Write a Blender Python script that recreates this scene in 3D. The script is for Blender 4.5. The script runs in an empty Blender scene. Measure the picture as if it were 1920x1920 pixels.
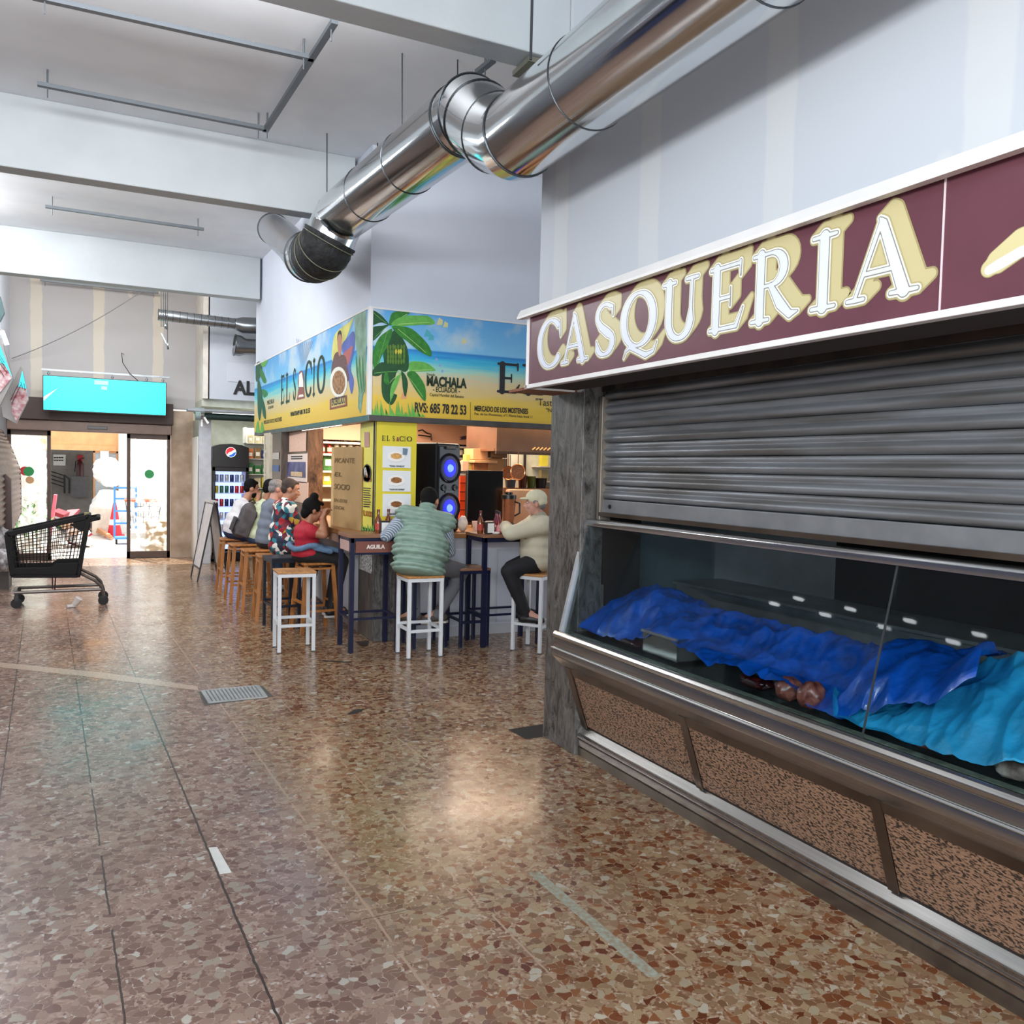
import bpy, bmesh, math, random
from mathutils import Vector as V, Matrix as MX
random.seed(7)
PI = math.pi
scene = bpy.context.scene
COL = scene.collection

# ---------------------------------------------------------------- camera, exposure, world, lights
F = 1590.0; CH = 1.65
_up = None
def _basis():
    r = 0.024
    p1 = V((189-960, 865-960, F)); p2 = V((189+1000-960, 865+1000*r-960, F))
    up = p1.cross(p2).normalized()
    if up.y > 0: up = -up
    Y = p1.normalized(); X = Y.cross(up).normalized()
    if X.x < 0: X = -X
    return X, Y, up                     # rows: world axes written in camera coords (x right, y down, z forward)
BX, BY, BU = _basis()
cam = bpy.data.cameras.new('camera'); co = bpy.data.objects.new('camera', cam); COL.objects.link(co)
cam.sensor_fit = 'HORIZONTAL'; cam.sensor_width = 36; cam.lens = F/1920*36; cam.clip_start = .05; cam.clip_end = 200
R = MX(((BX.x, BY.x, BU.x), (BX.y, BY.y, BU.y), (BX.z, BY.z, BU.z)))   # cam<-world; columns are world axes
Rt = R.transposed()                                                    # world<-cam(x right,y down,z fwd)
rot = Rt @ MX(((1,0,0),(0,-1,0),(0,0,-1)))
co.matrix_world = MX.Translation((0,0,CH)) @ rot.to_4x4()
scene.camera = co
def ray(px, py): return Rt @ V((px-960, py-960, F))
C0 = V((0,0,CH))
def onz(px, py, z=0.): v = ray(px,py); return C0 + v*((z-CH)/v.z)
def onx(px, py, x): v = ray(px,py); return C0 + v*(x/v.x)
def ony(px, py, y): v = ray(px,py); return C0 + v*(y/v.y)
def onp(px, py, p0, n): v = ray(px,py); return C0 + v*((V(p0)-C0).dot(V(n))/v.dot(V(n)))

scene.view_settings.view_transform = 'Standard'; scene.view_settings.look = 'None'
scene.view_settings.gamma = 1; scene.view_settings.use_curve_mapping = False
scene.view_settings.exposure = 0.16
scene.cycles.caustics_reflective = False

w = bpy.data.worlds.new('daylight'); scene.world = w; w.use_nodes = True
w.node_tree.nodes['Background'].inputs[0].default_value = (.86,.93,1,1)
w.node_tree.nodes['Background'].inputs[1].default_value = 2.2

def area(name, loc, target, sx, sy, power, col=(1,1,1), spread=None):
    l = bpy.data.lights.new(name, 'AREA'); l.shape = 'RECTANGLE'; l.size = sx; l.size_y = sy; l.energy = power; l.color = col
    if spread: l.spread = spread
    o = bpy.data.objects.new(name, l); COL.objects.link(o); o.location = loc
    o.rotation_euler = (V(target)-V(loc)).to_track_quat('-Z','Y').to_euler(); return o
area('clerestory_daylight', (-3.3, -.4, 3.05), (2.4, 1.6, 3.3), 5.6, .7, 300, (.93,.97,1))
area('camera_side_fill', (-.5, -4.6, 2.3), (.4, 5, 1.9), 5, 3.4, 330, (.96,.98,1))  # added soft fill from behind the camera, no known source there
area('doorway_daylight', (-.2, 17.5, 3.4), (.3, 12, .2), 2.2, 1.4, 130, (1,.97,.93))
area('side_bay_fill', (-1.9, 10.8, 4.5), (2.2, 10.4, 1.6), 2.6, .5, 150, (.97,.98,1))  # added out of frame to brighten the kiosk side, no known fixture
area('far_bay_fill', (-.2, 13.0, 4.3), (-.2, 16.5, 3.4), 2.6, .3, 60, (1,.97,.92))  # invented light hidden behind the far beam, brightens the end wall
area('middle_bay_fill', (-.3, 8.45, 4.3), (-.3, 11.0, 3.4), 3.0, .3, 62, (.97,.98,1))  # fill tucked behind the middle beam to lift the bay beyond, not a known lamp
area('near_bay_fill', (-.3, 4.75, 4.3), (-.3, 8.0, 3.4), 3.4, .3, 85, (.97,.98,1))  # made-up strip out of sight behind the first beam, lights ceiling and bay
s = bpy.data.lights.new('sun','SUN'); s.energy = 9; s.angle = .02; s.color = (1,.96,.9)
so = bpy.data.objects.new('sun', s); COL.objects.link(so); so.rotation_euler = (math.radians(-28), math.radians(-14), 0)

# ---------------------------------------------------------------- materials
def lin(h):
    h = h.lstrip('#'); c = [int(h[i:i+2],16)/255 for i in (0,2,4)]
    return tuple((x/12.92 if x <= .04045 else ((x+.055)/1.055)**2.4) for x in c)+(1,)
MATS = {}
def mat(name, hx, rough=.5, metal=0., noise=(8,.12), bump=None, emit=0., alpha=None, trans=0., coat=0., aniso=None, hx2=None, stretch=None, spec=None):
    if name in MATS: return MATS[name]
    m = bpy.data.materials.new(name); m.use_nodes = True; nt = m.node_tree; b = nt.nodes['Principled BSDF']
    c = lin(hx); b.inputs['Base Color'].default_value = c
    b.inputs['Roughness'].default_value = rough; b.inputs['Metallic'].default_value = metal
    if coat: b.inputs['Coat Weight'].default_value = coat
    if spec is not None: b.inputs['Specular IOR Level'].default_value = spec
    tc = nt.nodes.new('ShaderNodeTexCoord'); mp = nt.nodes.new('ShaderNodeMapping'); nt.links.new(tc.outputs['Object'], mp.inputs[0])
    if stretch: mp.inputs['Scale'].default_value = stretch
    if noise:
        n = nt.nodes.new('ShaderNodeTexNoise'); n.inputs['Scale'].default_value = noise[0]; n.inputs['Detail'].default_value = 5
        nt.links.new(mp.outputs[0], n.inputs[0])
        cr = nt.nodes.new('ShaderNodeValToRGB'); cr.color_ramp.elements[0].position = .35; cr.color_ramp.elements[1].position = .65
        k = noise[1]; d = lin(hx2) if hx2 else tuple(x*(1-k) for x in c[:3])+(1,)
        e = tuple(min(1,x*(1+k*.5)) for x in c[:3])+(1,) if not hx2 else c
        cr.color_ramp.elements[0].color = d; cr.color_ramp.elements[1].color = e
        nt.links.new(n.outputs['Fac'], cr.inputs[0]); nt.links.new(cr.outputs[0], b.inputs['Base Color'])
    if bump:
        n2 = nt.nodes.new('ShaderNodeTexNoise'); n2.inputs['Scale'].default_value = bump[0]; n2.inputs['Detail'].default_value = 3
        nt.links.new(mp.outputs[0], n2.inputs[0]); bp = nt.nodes.new('ShaderNodeBump'); bp.inputs['Strength'].default_value = bump[1]; bp.inputs['Distance'].default_value = .01
        nt.links.new(n2.outputs['Fac'], bp.inputs['Height']); nt.links.new(bp.outputs[0], b.inputs['Normal'])
    if emit: b.inputs['Emission Color'].default_value = c; b.inputs['Emission Strength'].default_value = emit
    if trans: b.inputs['Transmission Weight'].default_value = trans
    if alpha is not None: b.inputs['Alpha'].default_value = alpha
    MATS[name] = m; return m
def glass(name, tint='ffffff', refl=.5, dirt=0.0, dirtcol='d8dcd8', alpha_min=.0, dirtscale=30):
    """thin pane: transparent mixed with mirror by fresnel, plus optional smears"""
    m = bpy.data.materials.new(name); m.use_nodes = True; nt = m.node_tree; nt.nodes.clear()
    o = nt.nodes.new('ShaderNodeOutputMaterial'); t = nt.nodes.new('ShaderNodeBsdfTransparent'); t.inputs[0].default_value = lin(tint)
    g = nt.nodes.new('ShaderNodeBsdfGlossy'); g.inputs['Roughness'].default_value = .02; lw = nt.nodes.new('ShaderNodeLayerWeight'); f = nt.nodes.new('ShaderNodeMath'); f.operation = 'POWER'; f.inputs[1].default_value = 4; nt.links.new(lw.outputs['Facing'], f.inputs[0])
    mm = nt.nodes.new('ShaderNodeMath'); mm.operation = 'MULTIPLY_ADD'; mm.inputs[1].default_value = refl; mm.inputs[2].default_value = alpha_min+.045*refl; nt.links.new(f.outputs[0], mm.inputs[0]); mm.use_clamp = True
    mx = nt.nodes.new('ShaderNodeMixShader'); nt.links.new(mm.outputs[0], mx.inputs[0]); nt.links.new(t.outputs[0], mx.inputs[1]); nt.links.new(g.outputs[0], mx.inputs[2])
    last = mx
    if dirt:
        d = nt.nodes.new('ShaderNodeBsdfTranslucent'); d.inputs[0].default_value = lin(dirtcol)
        n = nt.nodes.new('ShaderNodeTexNoise'); n.inputs['Scale'].default_value = dirtscale; n.inputs['Detail'].default_value = 6
        tc = nt.nodes.new('ShaderNodeTexCoord'); nt.links.new(tc.outputs['Object'], n.inputs[0])
        cr = nt.nodes.new('ShaderNodeValToRGB'); cr.color_ramp.elements[0].position = .45; cr.color_ramp.elements[1].position = .7
        cr.color_ramp.elements[1].color = (dirt,dirt,dirt,1); nt.links.new(n.outputs['Fac'], cr.inputs[0])
        m2 = nt.nodes.new('ShaderNodeMixShader'); nt.links.new(cr.outputs[0], m2.inputs[0]); nt.links.new(mx.outputs[0], m2.inputs[1]); nt.links.new(d.outputs[0], m2.inputs[2]); last = m2
    nt.links.new(last.outputs[0], o.inputs[0]); MATS[name] = m; return m

# ---------------------------------------------------------------- mesh builder
def frame_of(d, up=V((0,0,1))):
    d = V(d).normalized()
    if abs(d.dot(up)) > .99: up = V((1,0,0))
    x = up.cross(d).normalized(); y = d.cross(x).normalized(); return x, y, d
def rootloc(o):
    r = V((0,0,0))
    while o: r += o.location; o = o.parent
    return r
class MB:
    def __init__(s): s.v = []; s.f = []
    def add(s, vs, fs):
        n = len(s.v); s.v += [V(a) for a in vs]; s.f += [tuple(i+n for i in f) for f in fs]; return s
    def box(s, a, b):
        x0,y0,z0 = (min(a[i],b[i]) for i in range(3)); x1,y1,z1 = (max(a[i],b[i]) for i in range(3))
        return s.add([(x0,y0,z0),(x1,y0,z0),(x1,y1,z0),(x0,y1,z0),(x0,y0,z1),(x1,y0,z1),(x1,y1,z1),(x0,y1,z1)],
                     [(0,3,2,1),(4,5,6,7),(0,1,5,4),(1,2,6,5),(2,3,7,6),(3,0,4,7)])
    def cbox(s, c, d, rz=0, ry=0, rx=0):
        m = MX.Translation(c) @ MX.Rotation(rz,4,'Z') @ MX.Rotation(ry,4,'Y') @ MX.Rotation(rx,4,'X')
        n = len(s.v); s.box([-q/2 for q in d],[q/2 for q in d])
        for i in range(n,len(s.v)): s.v[i] = m @ s.v[i]
        return s
    def bar(s, p, q, wx, wy=None, up=(0,0,1)):
        wy = wy or wx; p = V(p); q = V(q); x,y,d = frame_of(q-p, V(up)); vs = []
        for c in (p,q):
            for a,b in ((-1,-1),(1,-1),(1,1),(-1,1)): vs.append(c + x*a*wx/2 + y*b*wy/2)
        return s.add(vs, [(0,3,2,1),(4,5,6,7),(0,1,5,4),(1,2,6,5),(2,3,7,6),(3,0,4,7)])
    def prism(s, pts, off):
        """closed polygon (3D points) pushed along off"""
        n = len(pts); off = V(off); pts = [V(p) for p in pts]
        return s.add(pts+[p+off for p in pts], [tuple(range(n))[::-1], tuple(range(n,2*n))]+[(i,(i+1)%n,(i+1)%n+n,i+n) for i in range(n)])
    def poly(s, pts): return s.add(pts, [tuple(range(len(pts)))])
    def tube(s, path, r, seg=10, caps=True, closed=False):
        path = [V(p) for p in path]; n = len(path); rs = r if isinstance(r,(list,tuple)) else [r]*n
        prev = None; base = len(s.v); vs = []
        for i,p in enumerate(path):
            if closed: d = path[(i+1)%n]-path[i-1]
            else: d = path[min(i+1,n-1)]-path[max(i-1,0)]
            d.normalize()
            if prev is None: x,y,_ = frame_of(d)
            else:
                x = prev - d*prev.dot(d)
                if x.length < 1e-5: x,_,_ = frame_of(d)
                x.normalize(); y = d.cross(x)
            prev = x
            for k in range(seg):
                a = 2*PI*k/seg; vs.append(p + (x*math.cos(a)+y*math.sin(a))*rs[i])
        fs = []
        for i in range(n if closed else n-1):
            for k in range(seg):
                a = i*seg+k; b = i*seg+(k+1)%seg; c = ((i+1)%n)*seg+(k+1)%seg; d_ = ((i+1)%n)*seg+k; fs.append((a,b,c,d_))
        if caps and not closed: fs += [tuple(range(seg))[::-1], tuple(range((n-1)*seg,n*seg))]
        return s.add(vs, fs)
    def cyl(s, p, q, r, seg=16, r2=None): return s.tube([p,q],[r, r if r2 is None else r2],seg)
    def lathe(s, prof, c=(0,0,0), seg=20, axis=(0,0,1)):
        x,y,d = frame_of(axis); c = V(c); n = len(prof); vs = []
        for (r,h) in prof:
            for k in range(seg):
                a = 2*PI*k/seg; vs.append(c + d*h + (x*math.cos(a)+y*math.sin(a))*r)
        fs = [(i*seg+k, i*seg+(k+1)%seg, (i+1)*seg+(k+1)%seg, (i+1)*seg+k) for i in range(n-1) for k in range(seg)]
        if prof[0][0] > 1e-4: fs.append(tuple(range(seg))[::-1])
        if prof[-1][0] > 1e-4: fs.append(tuple(range((n-1)*seg,n*seg)))
        return s.add(vs, fs)
    def ell(s, c, r, seg=16, rings=10, m=None):
        c = V(c); prof = []; vs = []; m = m or MX.Identity(3)
        for i in range(rings+1):
            t = PI*i/rings
            for k in range(seg):
                a = 2*PI*k/seg; vs.append(c + m @ V((r[0]*math.sin(t)*math.cos(a), r[1]*math.sin(t)*math.sin(a), -r[2]*math.cos(t))))
        fs = [(i*seg+k, i*seg+(k+1)%seg, (i+1)*seg+(k+1)%seg, (i+1)*seg+k) for i in range(rings) for k in range(seg)]
        return s.add(vs, fs)
    def cap(s, p, rp, q, rq, seg=12):
        p = V(p); q = V(q); d = (q-p); L = d.length
        if L < 1e-5: return s.ell(p,(rp,rp,rp))
        pts = []; rs = []; u = d/L
        for i in range(5):
            t = PI/2*(1-i/4.); pts.append(p-u*rp*math.sin(t)); rs.append(max(rp*math.cos(t),1e-4))
        for i in range(5):
            t = PI/2*i/4.; pts.append(q+u*rq*math.sin(t)); rs.append(max(rq*math.cos(t),1e-4))
        return s.tube(pts, rs, seg)
    def grid(s, fn, nu, nv, closed_u=False):
        vs = [fn(i/(nu-(0 if closed_u else 1)), j/(nv-1)) for j in range(nv) for i in range(nu)]
        fs = [(j*nu+i, j*nu+(i+1)%nu, (j+1)*nu+(i+1)%nu, (j+1)*nu+i) for j in range(nv-1) for i in range(nu if closed_u else nu-1)]
        return s.add(vs, fs)
    def xf(s, m): s.v = [m @ p for p in s.v]; return s
    def build(s, name, material, parent=None, smooth=False, bevel=0, solid=0, sub=0, flat_angle=None, w=0):
        if w and parent:
            r = rootloc(parent); s.v = [p-r for p in s.v]
        me = bpy.data.meshes.new(name); me.from_pydata([tuple(p) for p in s.v], [], s.f)
        bm = bmesh.new(); bm.from_mesh(me); bmesh.ops.recalc_face_normals(bm, faces=bm.faces)
        if smooth:
            for f in bm.faces: f.smooth = True
            for e in bm.edges:
                if len(e.link_faces) == 2 and e.calc_face_angle(0) > (flat_angle or .7): e.smooth = False
        bm.to_mesh(me); bm.free()
        mats = material if isinstance(material,(list,tuple)) else [material]
        for q in mats: me.materials.append(q)
        o = bpy.data.objects.new(name, me); COL.objects.link(o)
        if parent: o.parent = parent
        if solid: md = o.modifiers.new('solidify','SOLIDIFY'); md.thickness = solid; md.offset = 0
        if bevel: md = o.modifiers.new('bevel','BEVEL'); md.width = bevel; md.segments = 2; md.limit_method = 'ANGLE'
        if sub: md = o.modifiers.new('subsurf','SUBSURF'); md.levels = md.render_levels = sub
        return o
def tag(o, label, cat, group=None, kind=None):
    o['label'] = label; o['category'] = cat
    if group: o['group'] = group
    if kind: o['kind'] = kind
    return o
def thing(name, label, cat, loc=(0,0,0), rz=0, group=None):
    o = bpy.data.objects.new(name, None); COL.objects.link(o); o.empty_display_size = .1
    o.location = loc; o.rotation_euler = (0,0,rz); return tag(o, label, cat, group)
def copy_tree(o, loc=None, rz=None, label=None, parent=None):
    c = o.copy(); COL.objects.link(c)
    if parent: c.parent = parent
    if loc is not None: c.location = loc
    if rz is not None: c.rotation_euler = (0,0,rz)
    if label: c['label'] = label
    for ch in list(o.children): copy_tree(ch, parent=c)
    return c
def struct(name, mb, m, **k):
    o = mb.build(name, m, **k); o['kind'] = 'structure'; return o
def textmesh(name, txt, m, origin, U, W, size, parent=None, align='LEFT', width=None, off=.0, ext=.0006, bold=0, shear=0, spacing=1, w=1):
    """lettering lying in the plane spanned by U (reading direction) and W (up)"""
    c = bpy.data.curves.new(name,'FONT'); c.body = txt; c.size = size; c.align_x = align; c.extrude = ext; c.offset = bold; c.resolution_u = 4; c.shear = shear; c.space_character = spacing
    t = bpy.data.objects.new('tmp', c); COL.objects.link(t); bpy.context.view_layer.update()
    me = bpy.data.meshes.new_from_object(t.evaluated_get(bpy.context.evaluated_depsgraph_get()))
    COL.objects.unlink(t); bpy.data.objects.remove(t)
    U = V(U).normalized(); W = V(W).normalized(); N = U.cross(W)
    xs = [v.co.x for v in me.vertices] or [0,1]
    sc = 1
    if width and max(xs)-min(xs) > 0: sc = width/(max(xs)-min(xs))
    x0 = 0 if align == 'CENTER' else min(xs)
    for v in me.vertices:
        v.co = V(origin) + U*(v.co.x-x0)*sc + W*v.co.y + N*(v.co.z+off)
    if parent and w:
        r = rootloc(parent)
        for v in me.vertices: v.co -= r
    me.materials.clear(); me.materials.append(m); me.name = name
    o = bpy.data.objects.new(name, me); COL.objects.link(o)
    if parent: o.parent = parent
    return o

# ================================================================ the room
CZ = 4.62
def floor_mat():
    m = bpy.data.materials.new('terrazzo'); m.use_nodes = True; nt = m.node_tree; b = nt.nodes['Principled BSDF']; L = nt.links.new
    def N(t, **k):
        n = nt.nodes.new(t)
        for a,v in k.items(): setattr(n,a,v)
        return n
    tc = N('ShaderNodeTexCoord'); nz = N('ShaderNodeTexNoise'); nz.inputs['Scale'].default_value = 19; nz.inputs['Detail'].default_value = 2
    L(tc.outputs['Object'], nz.inputs[0])
    mixv = N('ShaderNodeMix', data_type='VECTOR'); mixv.inputs[0].default_value = .045
    L(tc.outputs['Object'], mixv.inputs[4]); L(nz.outputs['Color'], mixv.inputs[5])
    def vor(scale, feat='F1', rnd=1):
        v = N('ShaderNodeTexVoronoi', voronoi_dimensions='2D', feature=feat); v.inputs['Scale'].default_value = scale; v.inputs['Randomness'].default_value = rnd
        L(mixv.outputs[1], v.inputs['Vector']); return v
    v1 = vor(33); e1 = vor(33,'DISTANCE_TO_EDGE'); v2 = vor(92); e2 = vor(92,'DISTANCE_TO_EDGE')
    def ramp(cols):
        r = N('ShaderNodeValToRGB'); r.color_ramp.interpolation = 'CONSTANT'; el = r.color_ramp.elements
        el[0].position = 0; el[0].color = lin(cols[0][1]); el[1].position = cols[1][0]; el[1].color = lin(cols[1][1])
        for p,c in cols[2:]: q = el.new(p); q.color = lin(c)
        return r
    brown = [(0,'6f5038'),(.12,'85694e'),(.3,'978062'),(.46,'6b3c22'),(.58,'7d4f30'),(.7,'9c8f77'),(.78,'5a2c18'),(.86,'8a7056'),(.965,'aea594')]
    pink  = [(0,'75594e'),(.18,'82685a'),(.38,'927b6c'),(.52,'694a40'),(.68,'8b7062'),(.82,'988c7d'),(.9,'775b4e'),(.975,'b4ada2')]
    def pick(v, cols):
        sp = N('ShaderNodeSeparateColor'); L(v.outputs['Color'], sp.inputs[0]); r = ramp(cols); L(sp.outputs[0], r.inputs[0]); return r
    def lay(cols, grout, small):
        a = pick(v1, cols); s2 = pick(v2, small)
        th = N('ShaderNodeMath', operation='LESS_THAN'); th.inputs[1].default_value = .05; L(e1.outputs['Distance'], th.inputs[0])
        th2 = N('ShaderNodeMath', operation='LESS_THAN'); th2.inputs[1].default_value = .06; L(e2.outputs['Distance'], th2.inputs[0])
        g = N('ShaderNodeMix', data_type='RGBA'); L(th2.outputs[0], g.inputs[0]); L(s2.outputs[0], g.inputs[6]); g.inputs[7].default_value = lin(grout)
        # some big cells are broken into small chips
        sp = N('ShaderNodeSeparateColor'); L(v1.outputs['Color'], sp.inputs[0]); lt = N('ShaderNodeMath', operation='LESS_THAN'); lt.inputs[1].default_value = .30; L(sp.outputs[1], lt.inputs[0])
        mxm = N('ShaderNodeMath', operation='MAXIMUM'); L(lt.outputs[0], mxm.inputs[0]); L(th.outputs[0], mxm.inputs[1])
        o = N('ShaderNodeMix', data_type='RGBA'); L(mxm.outputs[0], o.inputs[0]); L(a.outputs[0], o.inputs[6]); L(g.outputs[2], o.inputs[7]); return o
    A = lay(brown, '94765e', [(0,'957a60'),(.3,'7f6048'),(.55,'a18a70'),(.75,'74503a'),(.9,'aea08c')])
    B = lay(pink, '9c8274', [(0,'94796a'),(.3,'84685a'),(.6,'a08a7c'),(.8,'6e5248'),(.92,'b4aaa0')])
    sx = N('ShaderNodeSeparateXYZ'); L(tc.outputs['Object'], sx.inputs[0])
    # joint coordinate u = x + .052*y runs with the slab seams
    u = N('ShaderNodeMath', operation='MULTIPLY_ADD'); u.inputs[1].default_value = .052; L(sx.outputs[1], u.inputs[0]); L(sx.outputs[0], u.inputs[2])
    zone = N('ShaderNodeMath', operation='GREATER_THAN'); zone.inputs[1].default_value = 1.06; L(u.outputs[0], zone.inputs[0])
    soft = N('ShaderNodeTexNoise'); soft.inputs['Scale'].default_value = .9; L(tc.outputs['Object'], soft.inputs[0])
    mr = N('ShaderNodeMapRange'); mr.inputs[1].default_value = .95; mr.inputs[2].default_value = 1.25; L(u.outputs[0], mr.inputs[0])
    mixz = N('ShaderNodeMix', data_type='RGBA'); L(mr.outputs[0], mixz.inputs[0]); L(B.outputs[2], mixz.inputs[6]); L(A.outputs[2], mixz.inputs[7])
    def line(coord, at, wd, col, prev, brk=.45):
        s_ = N('ShaderNodeMath', operation='SUBTRACT'); s_.inputs[1].default_value = at; L(coord, s_.inputs[0])
        wob = N('ShaderNodeMath', operation='MULTIPLY_ADD'); wob.inputs[1].default_value = .012; L(nz.outputs['Fac'], wob.inputs[0]); L(s_.outputs[0], wob.inputs[2])
        ab = N('ShaderNodeMath', operation='ABSOLUTE'); L(wob.outputs[0], ab.inputs[0]); l = N('ShaderNodeMath', operation='LESS_THAN'); l.inputs[1].default_value = wd; L(ab.outputs[0], l.inputs[0])
        bn = N('ShaderNodeTexNoise'); bn.inputs['Scale'].default_value = 5; L(tc.outputs['Object'], bn.inputs[0]); gt = N('ShaderNodeMath', operation='GREATER_THAN'); gt.inputs[1].default_value = brk; L(bn.outputs['Fac'], gt.inputs[0])
        mu = N('ShaderNodeMath', operation='MULTIPLY'); L(l.outputs[0], mu.inputs[0]); L(gt.outputs[0], mu.inputs[1])
        o = N('ShaderNodeMix', data_type='RGBA'); L(mu.outputs[0], o.inputs[0]); L(prev, o.inputs[6]); o.inputs[7].default_value = lin(col); return o.outputs[2]
    c = mixz.outputs[2]
    for at,wd,col,br in ((-.19,.0035,'3a2a22',.2),(.21,.0035,'3a2a22',.42),(.615,.0045,'33241c',.3),(1.065,.005,'a58a76',.42),(1.46,.004,'a88c76',.5),(1.9,.004,'a88c76',.5)):
        c = line(u.outputs[0], at, wd, col, c, br)
    for at,wd in ((2.95,.0025),(4.1,.0025),(5.3,.003),(6.25,.003),(9.2,.004),(12.4,.004)): c = line(sx.outputs[1], at, wd, '5a4438', c, .52)
    # worn, dirty drift over metres (stains)
    st = N('ShaderNodeTexNoise'); st.inputs['Scale'].default_value = 2.3; st.inputs['Detail'].default_value = 6; L(tc.outputs['Object'], st.inputs[0])
    mul = N('ShaderNodeMapRange'); mul.inputs[1].default_value = .3; mul.inputs[2].default_value = .7; mul.inputs[3].default_value = .84; mul.inputs[4].default_value = 1.1; L(st.outputs['Fac'], mul.inputs[0])
    fin = N('ShaderNodeVectorMath', operation='SCALE'); L(c, fin.inputs[0]); L(mul.outputs[0], fin.inputs['Scale']); L(fin.outputs[0], b.inputs['Base Color'])
    rr = N('ShaderNodeMapRange'); rr.inputs[1].default_value = .3; rr.inputs[2].default_value = .7; rr.inputs[3].default_value = .16; rr.inputs[4].default_value = .3; L(st.outputs['Fac'], rr.inputs[0]); L(rr.outputs[0], b.inputs['Roughness'])
    bn2 = N('ShaderNodeTexNoise'); bn2.inputs['Scale'].default_value = 9; bn2.inputs['Detail'].default_value = 4; L(tc.outputs['Object'], bn2.inputs[0])
    ad = N('ShaderNodeMath', operation='MULTIPLY_ADD'); ad.inputs[1].default_value = .12; L(e1.outputs['Distance'], ad.inputs[0]); L(bn2.outputs['Fac'], ad.inputs[2])
    bp = N('ShaderNodeBump'); bp.inputs['Strength'].default_value = .16; bp.inputs['Distance'].default_value = .012; L(ad.outputs[0], bp.inputs['Height']); L(bp.outputs[0], b.inputs['Normal'])
    b.inputs['Specular IOR Level'].default_value = .6
    return m
FLOOR = floor_mat()
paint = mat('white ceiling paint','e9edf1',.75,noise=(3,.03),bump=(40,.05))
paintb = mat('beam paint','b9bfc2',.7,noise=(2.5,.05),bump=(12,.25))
def plaster_mat(name='jointed plasterboard', base='b9bec6', tape='cfd0d0', sheet=.9, vert=True):
    """grey plasterboard with paler taped joints and filler dabs"""
    m = bpy.data.materials.new(name); m.use_nodes = True; nt = m.node_tree; b = nt.nodes['Principled BSDF']; L = nt.links.new
    tc = nt.nodes.new('ShaderNodeTexCoord'); sp = nt.nodes.new('ShaderNodeSeparateXYZ'); L(tc.outputs['Object'], sp.inputs[0])
    nz = nt.nodes.new('ShaderNodeTexNoise'); nz.inputs['Scale'].default_value = 4; nz.inputs['Detail'].default_value = 4; L(tc.outputs['Object'], nz.inputs[0])
    ax = sp.outputs[0] if not vert else sp.outputs[1]
    a = nt.nodes.new('ShaderNodeMath'); a.operation = 'MULTIPLY_ADD'; a.inputs[1].default_value = .06; L(nz.outputs['Fac'], a.inputs[0]); L(ax, a.inputs[2])
    md = nt.nodes.new('ShaderNodeMath'); md.operation = 'PINGPONG'; md.inputs[1].default_value = sheet/2; L(a.outputs[0], md.inputs[0])
    lt = nt.nodes.new('ShaderNodeMapRange'); lt.inputs[1].default_value = .075; lt.inputs[2].default_value = .09; lt.inputs[3].default_value = 1; lt.inputs[4].default_value = 0; L(md.outputs[0], lt.inputs[0])
    vo = nt.nodes.new('ShaderNodeTexVoronoi'); vo.inputs['Scale'].default_value = 2.1; mp = nt.nodes.new('ShaderNodeMapping'); mp.inputs['Scale'].default_value = (1,1,.55); L(tc.outputs['Object'], mp.inputs[0]); L(mp.outputs[0], vo.inputs[0])
    ds = nt.nodes.new('ShaderNodeMath'); ds.operation = 'MULTIPLY_ADD'; ds.inputs[1].default_value = .12; L(nz.outputs['Fac'], ds.inputs[0]); L(vo.outputs['Distance'], ds.inputs[2])
    dl = nt.nodes.new('ShaderNodeMapRange'); dl.inputs[1].default_value = .17; dl.inputs[2].default_value = .19; dl.inputs[3].default_value = .8; dl.inputs[4].default_value = 0; L(ds.outputs[0], dl.inputs[0])
    mxx = nt.nodes.new('ShaderNodeMath'); mxx.operation = 'MAXIMUM'; L(lt.outputs[0], mxx.inputs[0]); L(dl.outputs[0], mxx.inputs[1])
    mc = nt.nodes.new('ShaderNodeMix'); mc.data_type = 'RGBA'; L(mxx.outputs[0], mc.inputs[0]); mc.inputs[6].default_value = lin(base); mc.inputs[7].default_value = lin(tape)
    L(mc.outputs[2], b.inputs['Base Color']); b.inputs['Roughness'].default_value = .8
    bp = nt.nodes.new('ShaderNodeBump'); bp.inputs['Strength'].default_value = .15; L(nz.outputs['Fac'], bp.inputs['Height']); L(bp.outputs[0], b.inputs['Normal'])
    MATS[name] = m; return m
plr = plaster_mat(base='c0c5cc', tape='c9cccf')
ple = plaster_mat('bare plasterboard','b2b0b2','cbc4b9',.92,False)
white = mat('white wall paint','d2d8e4',.7,noise=(2,.03))
dark = mat('dark interior','15110f',.7)
brownm = mat('bronze brown metal','4a3830',.45,.3,noise=(6,.15))

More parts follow.
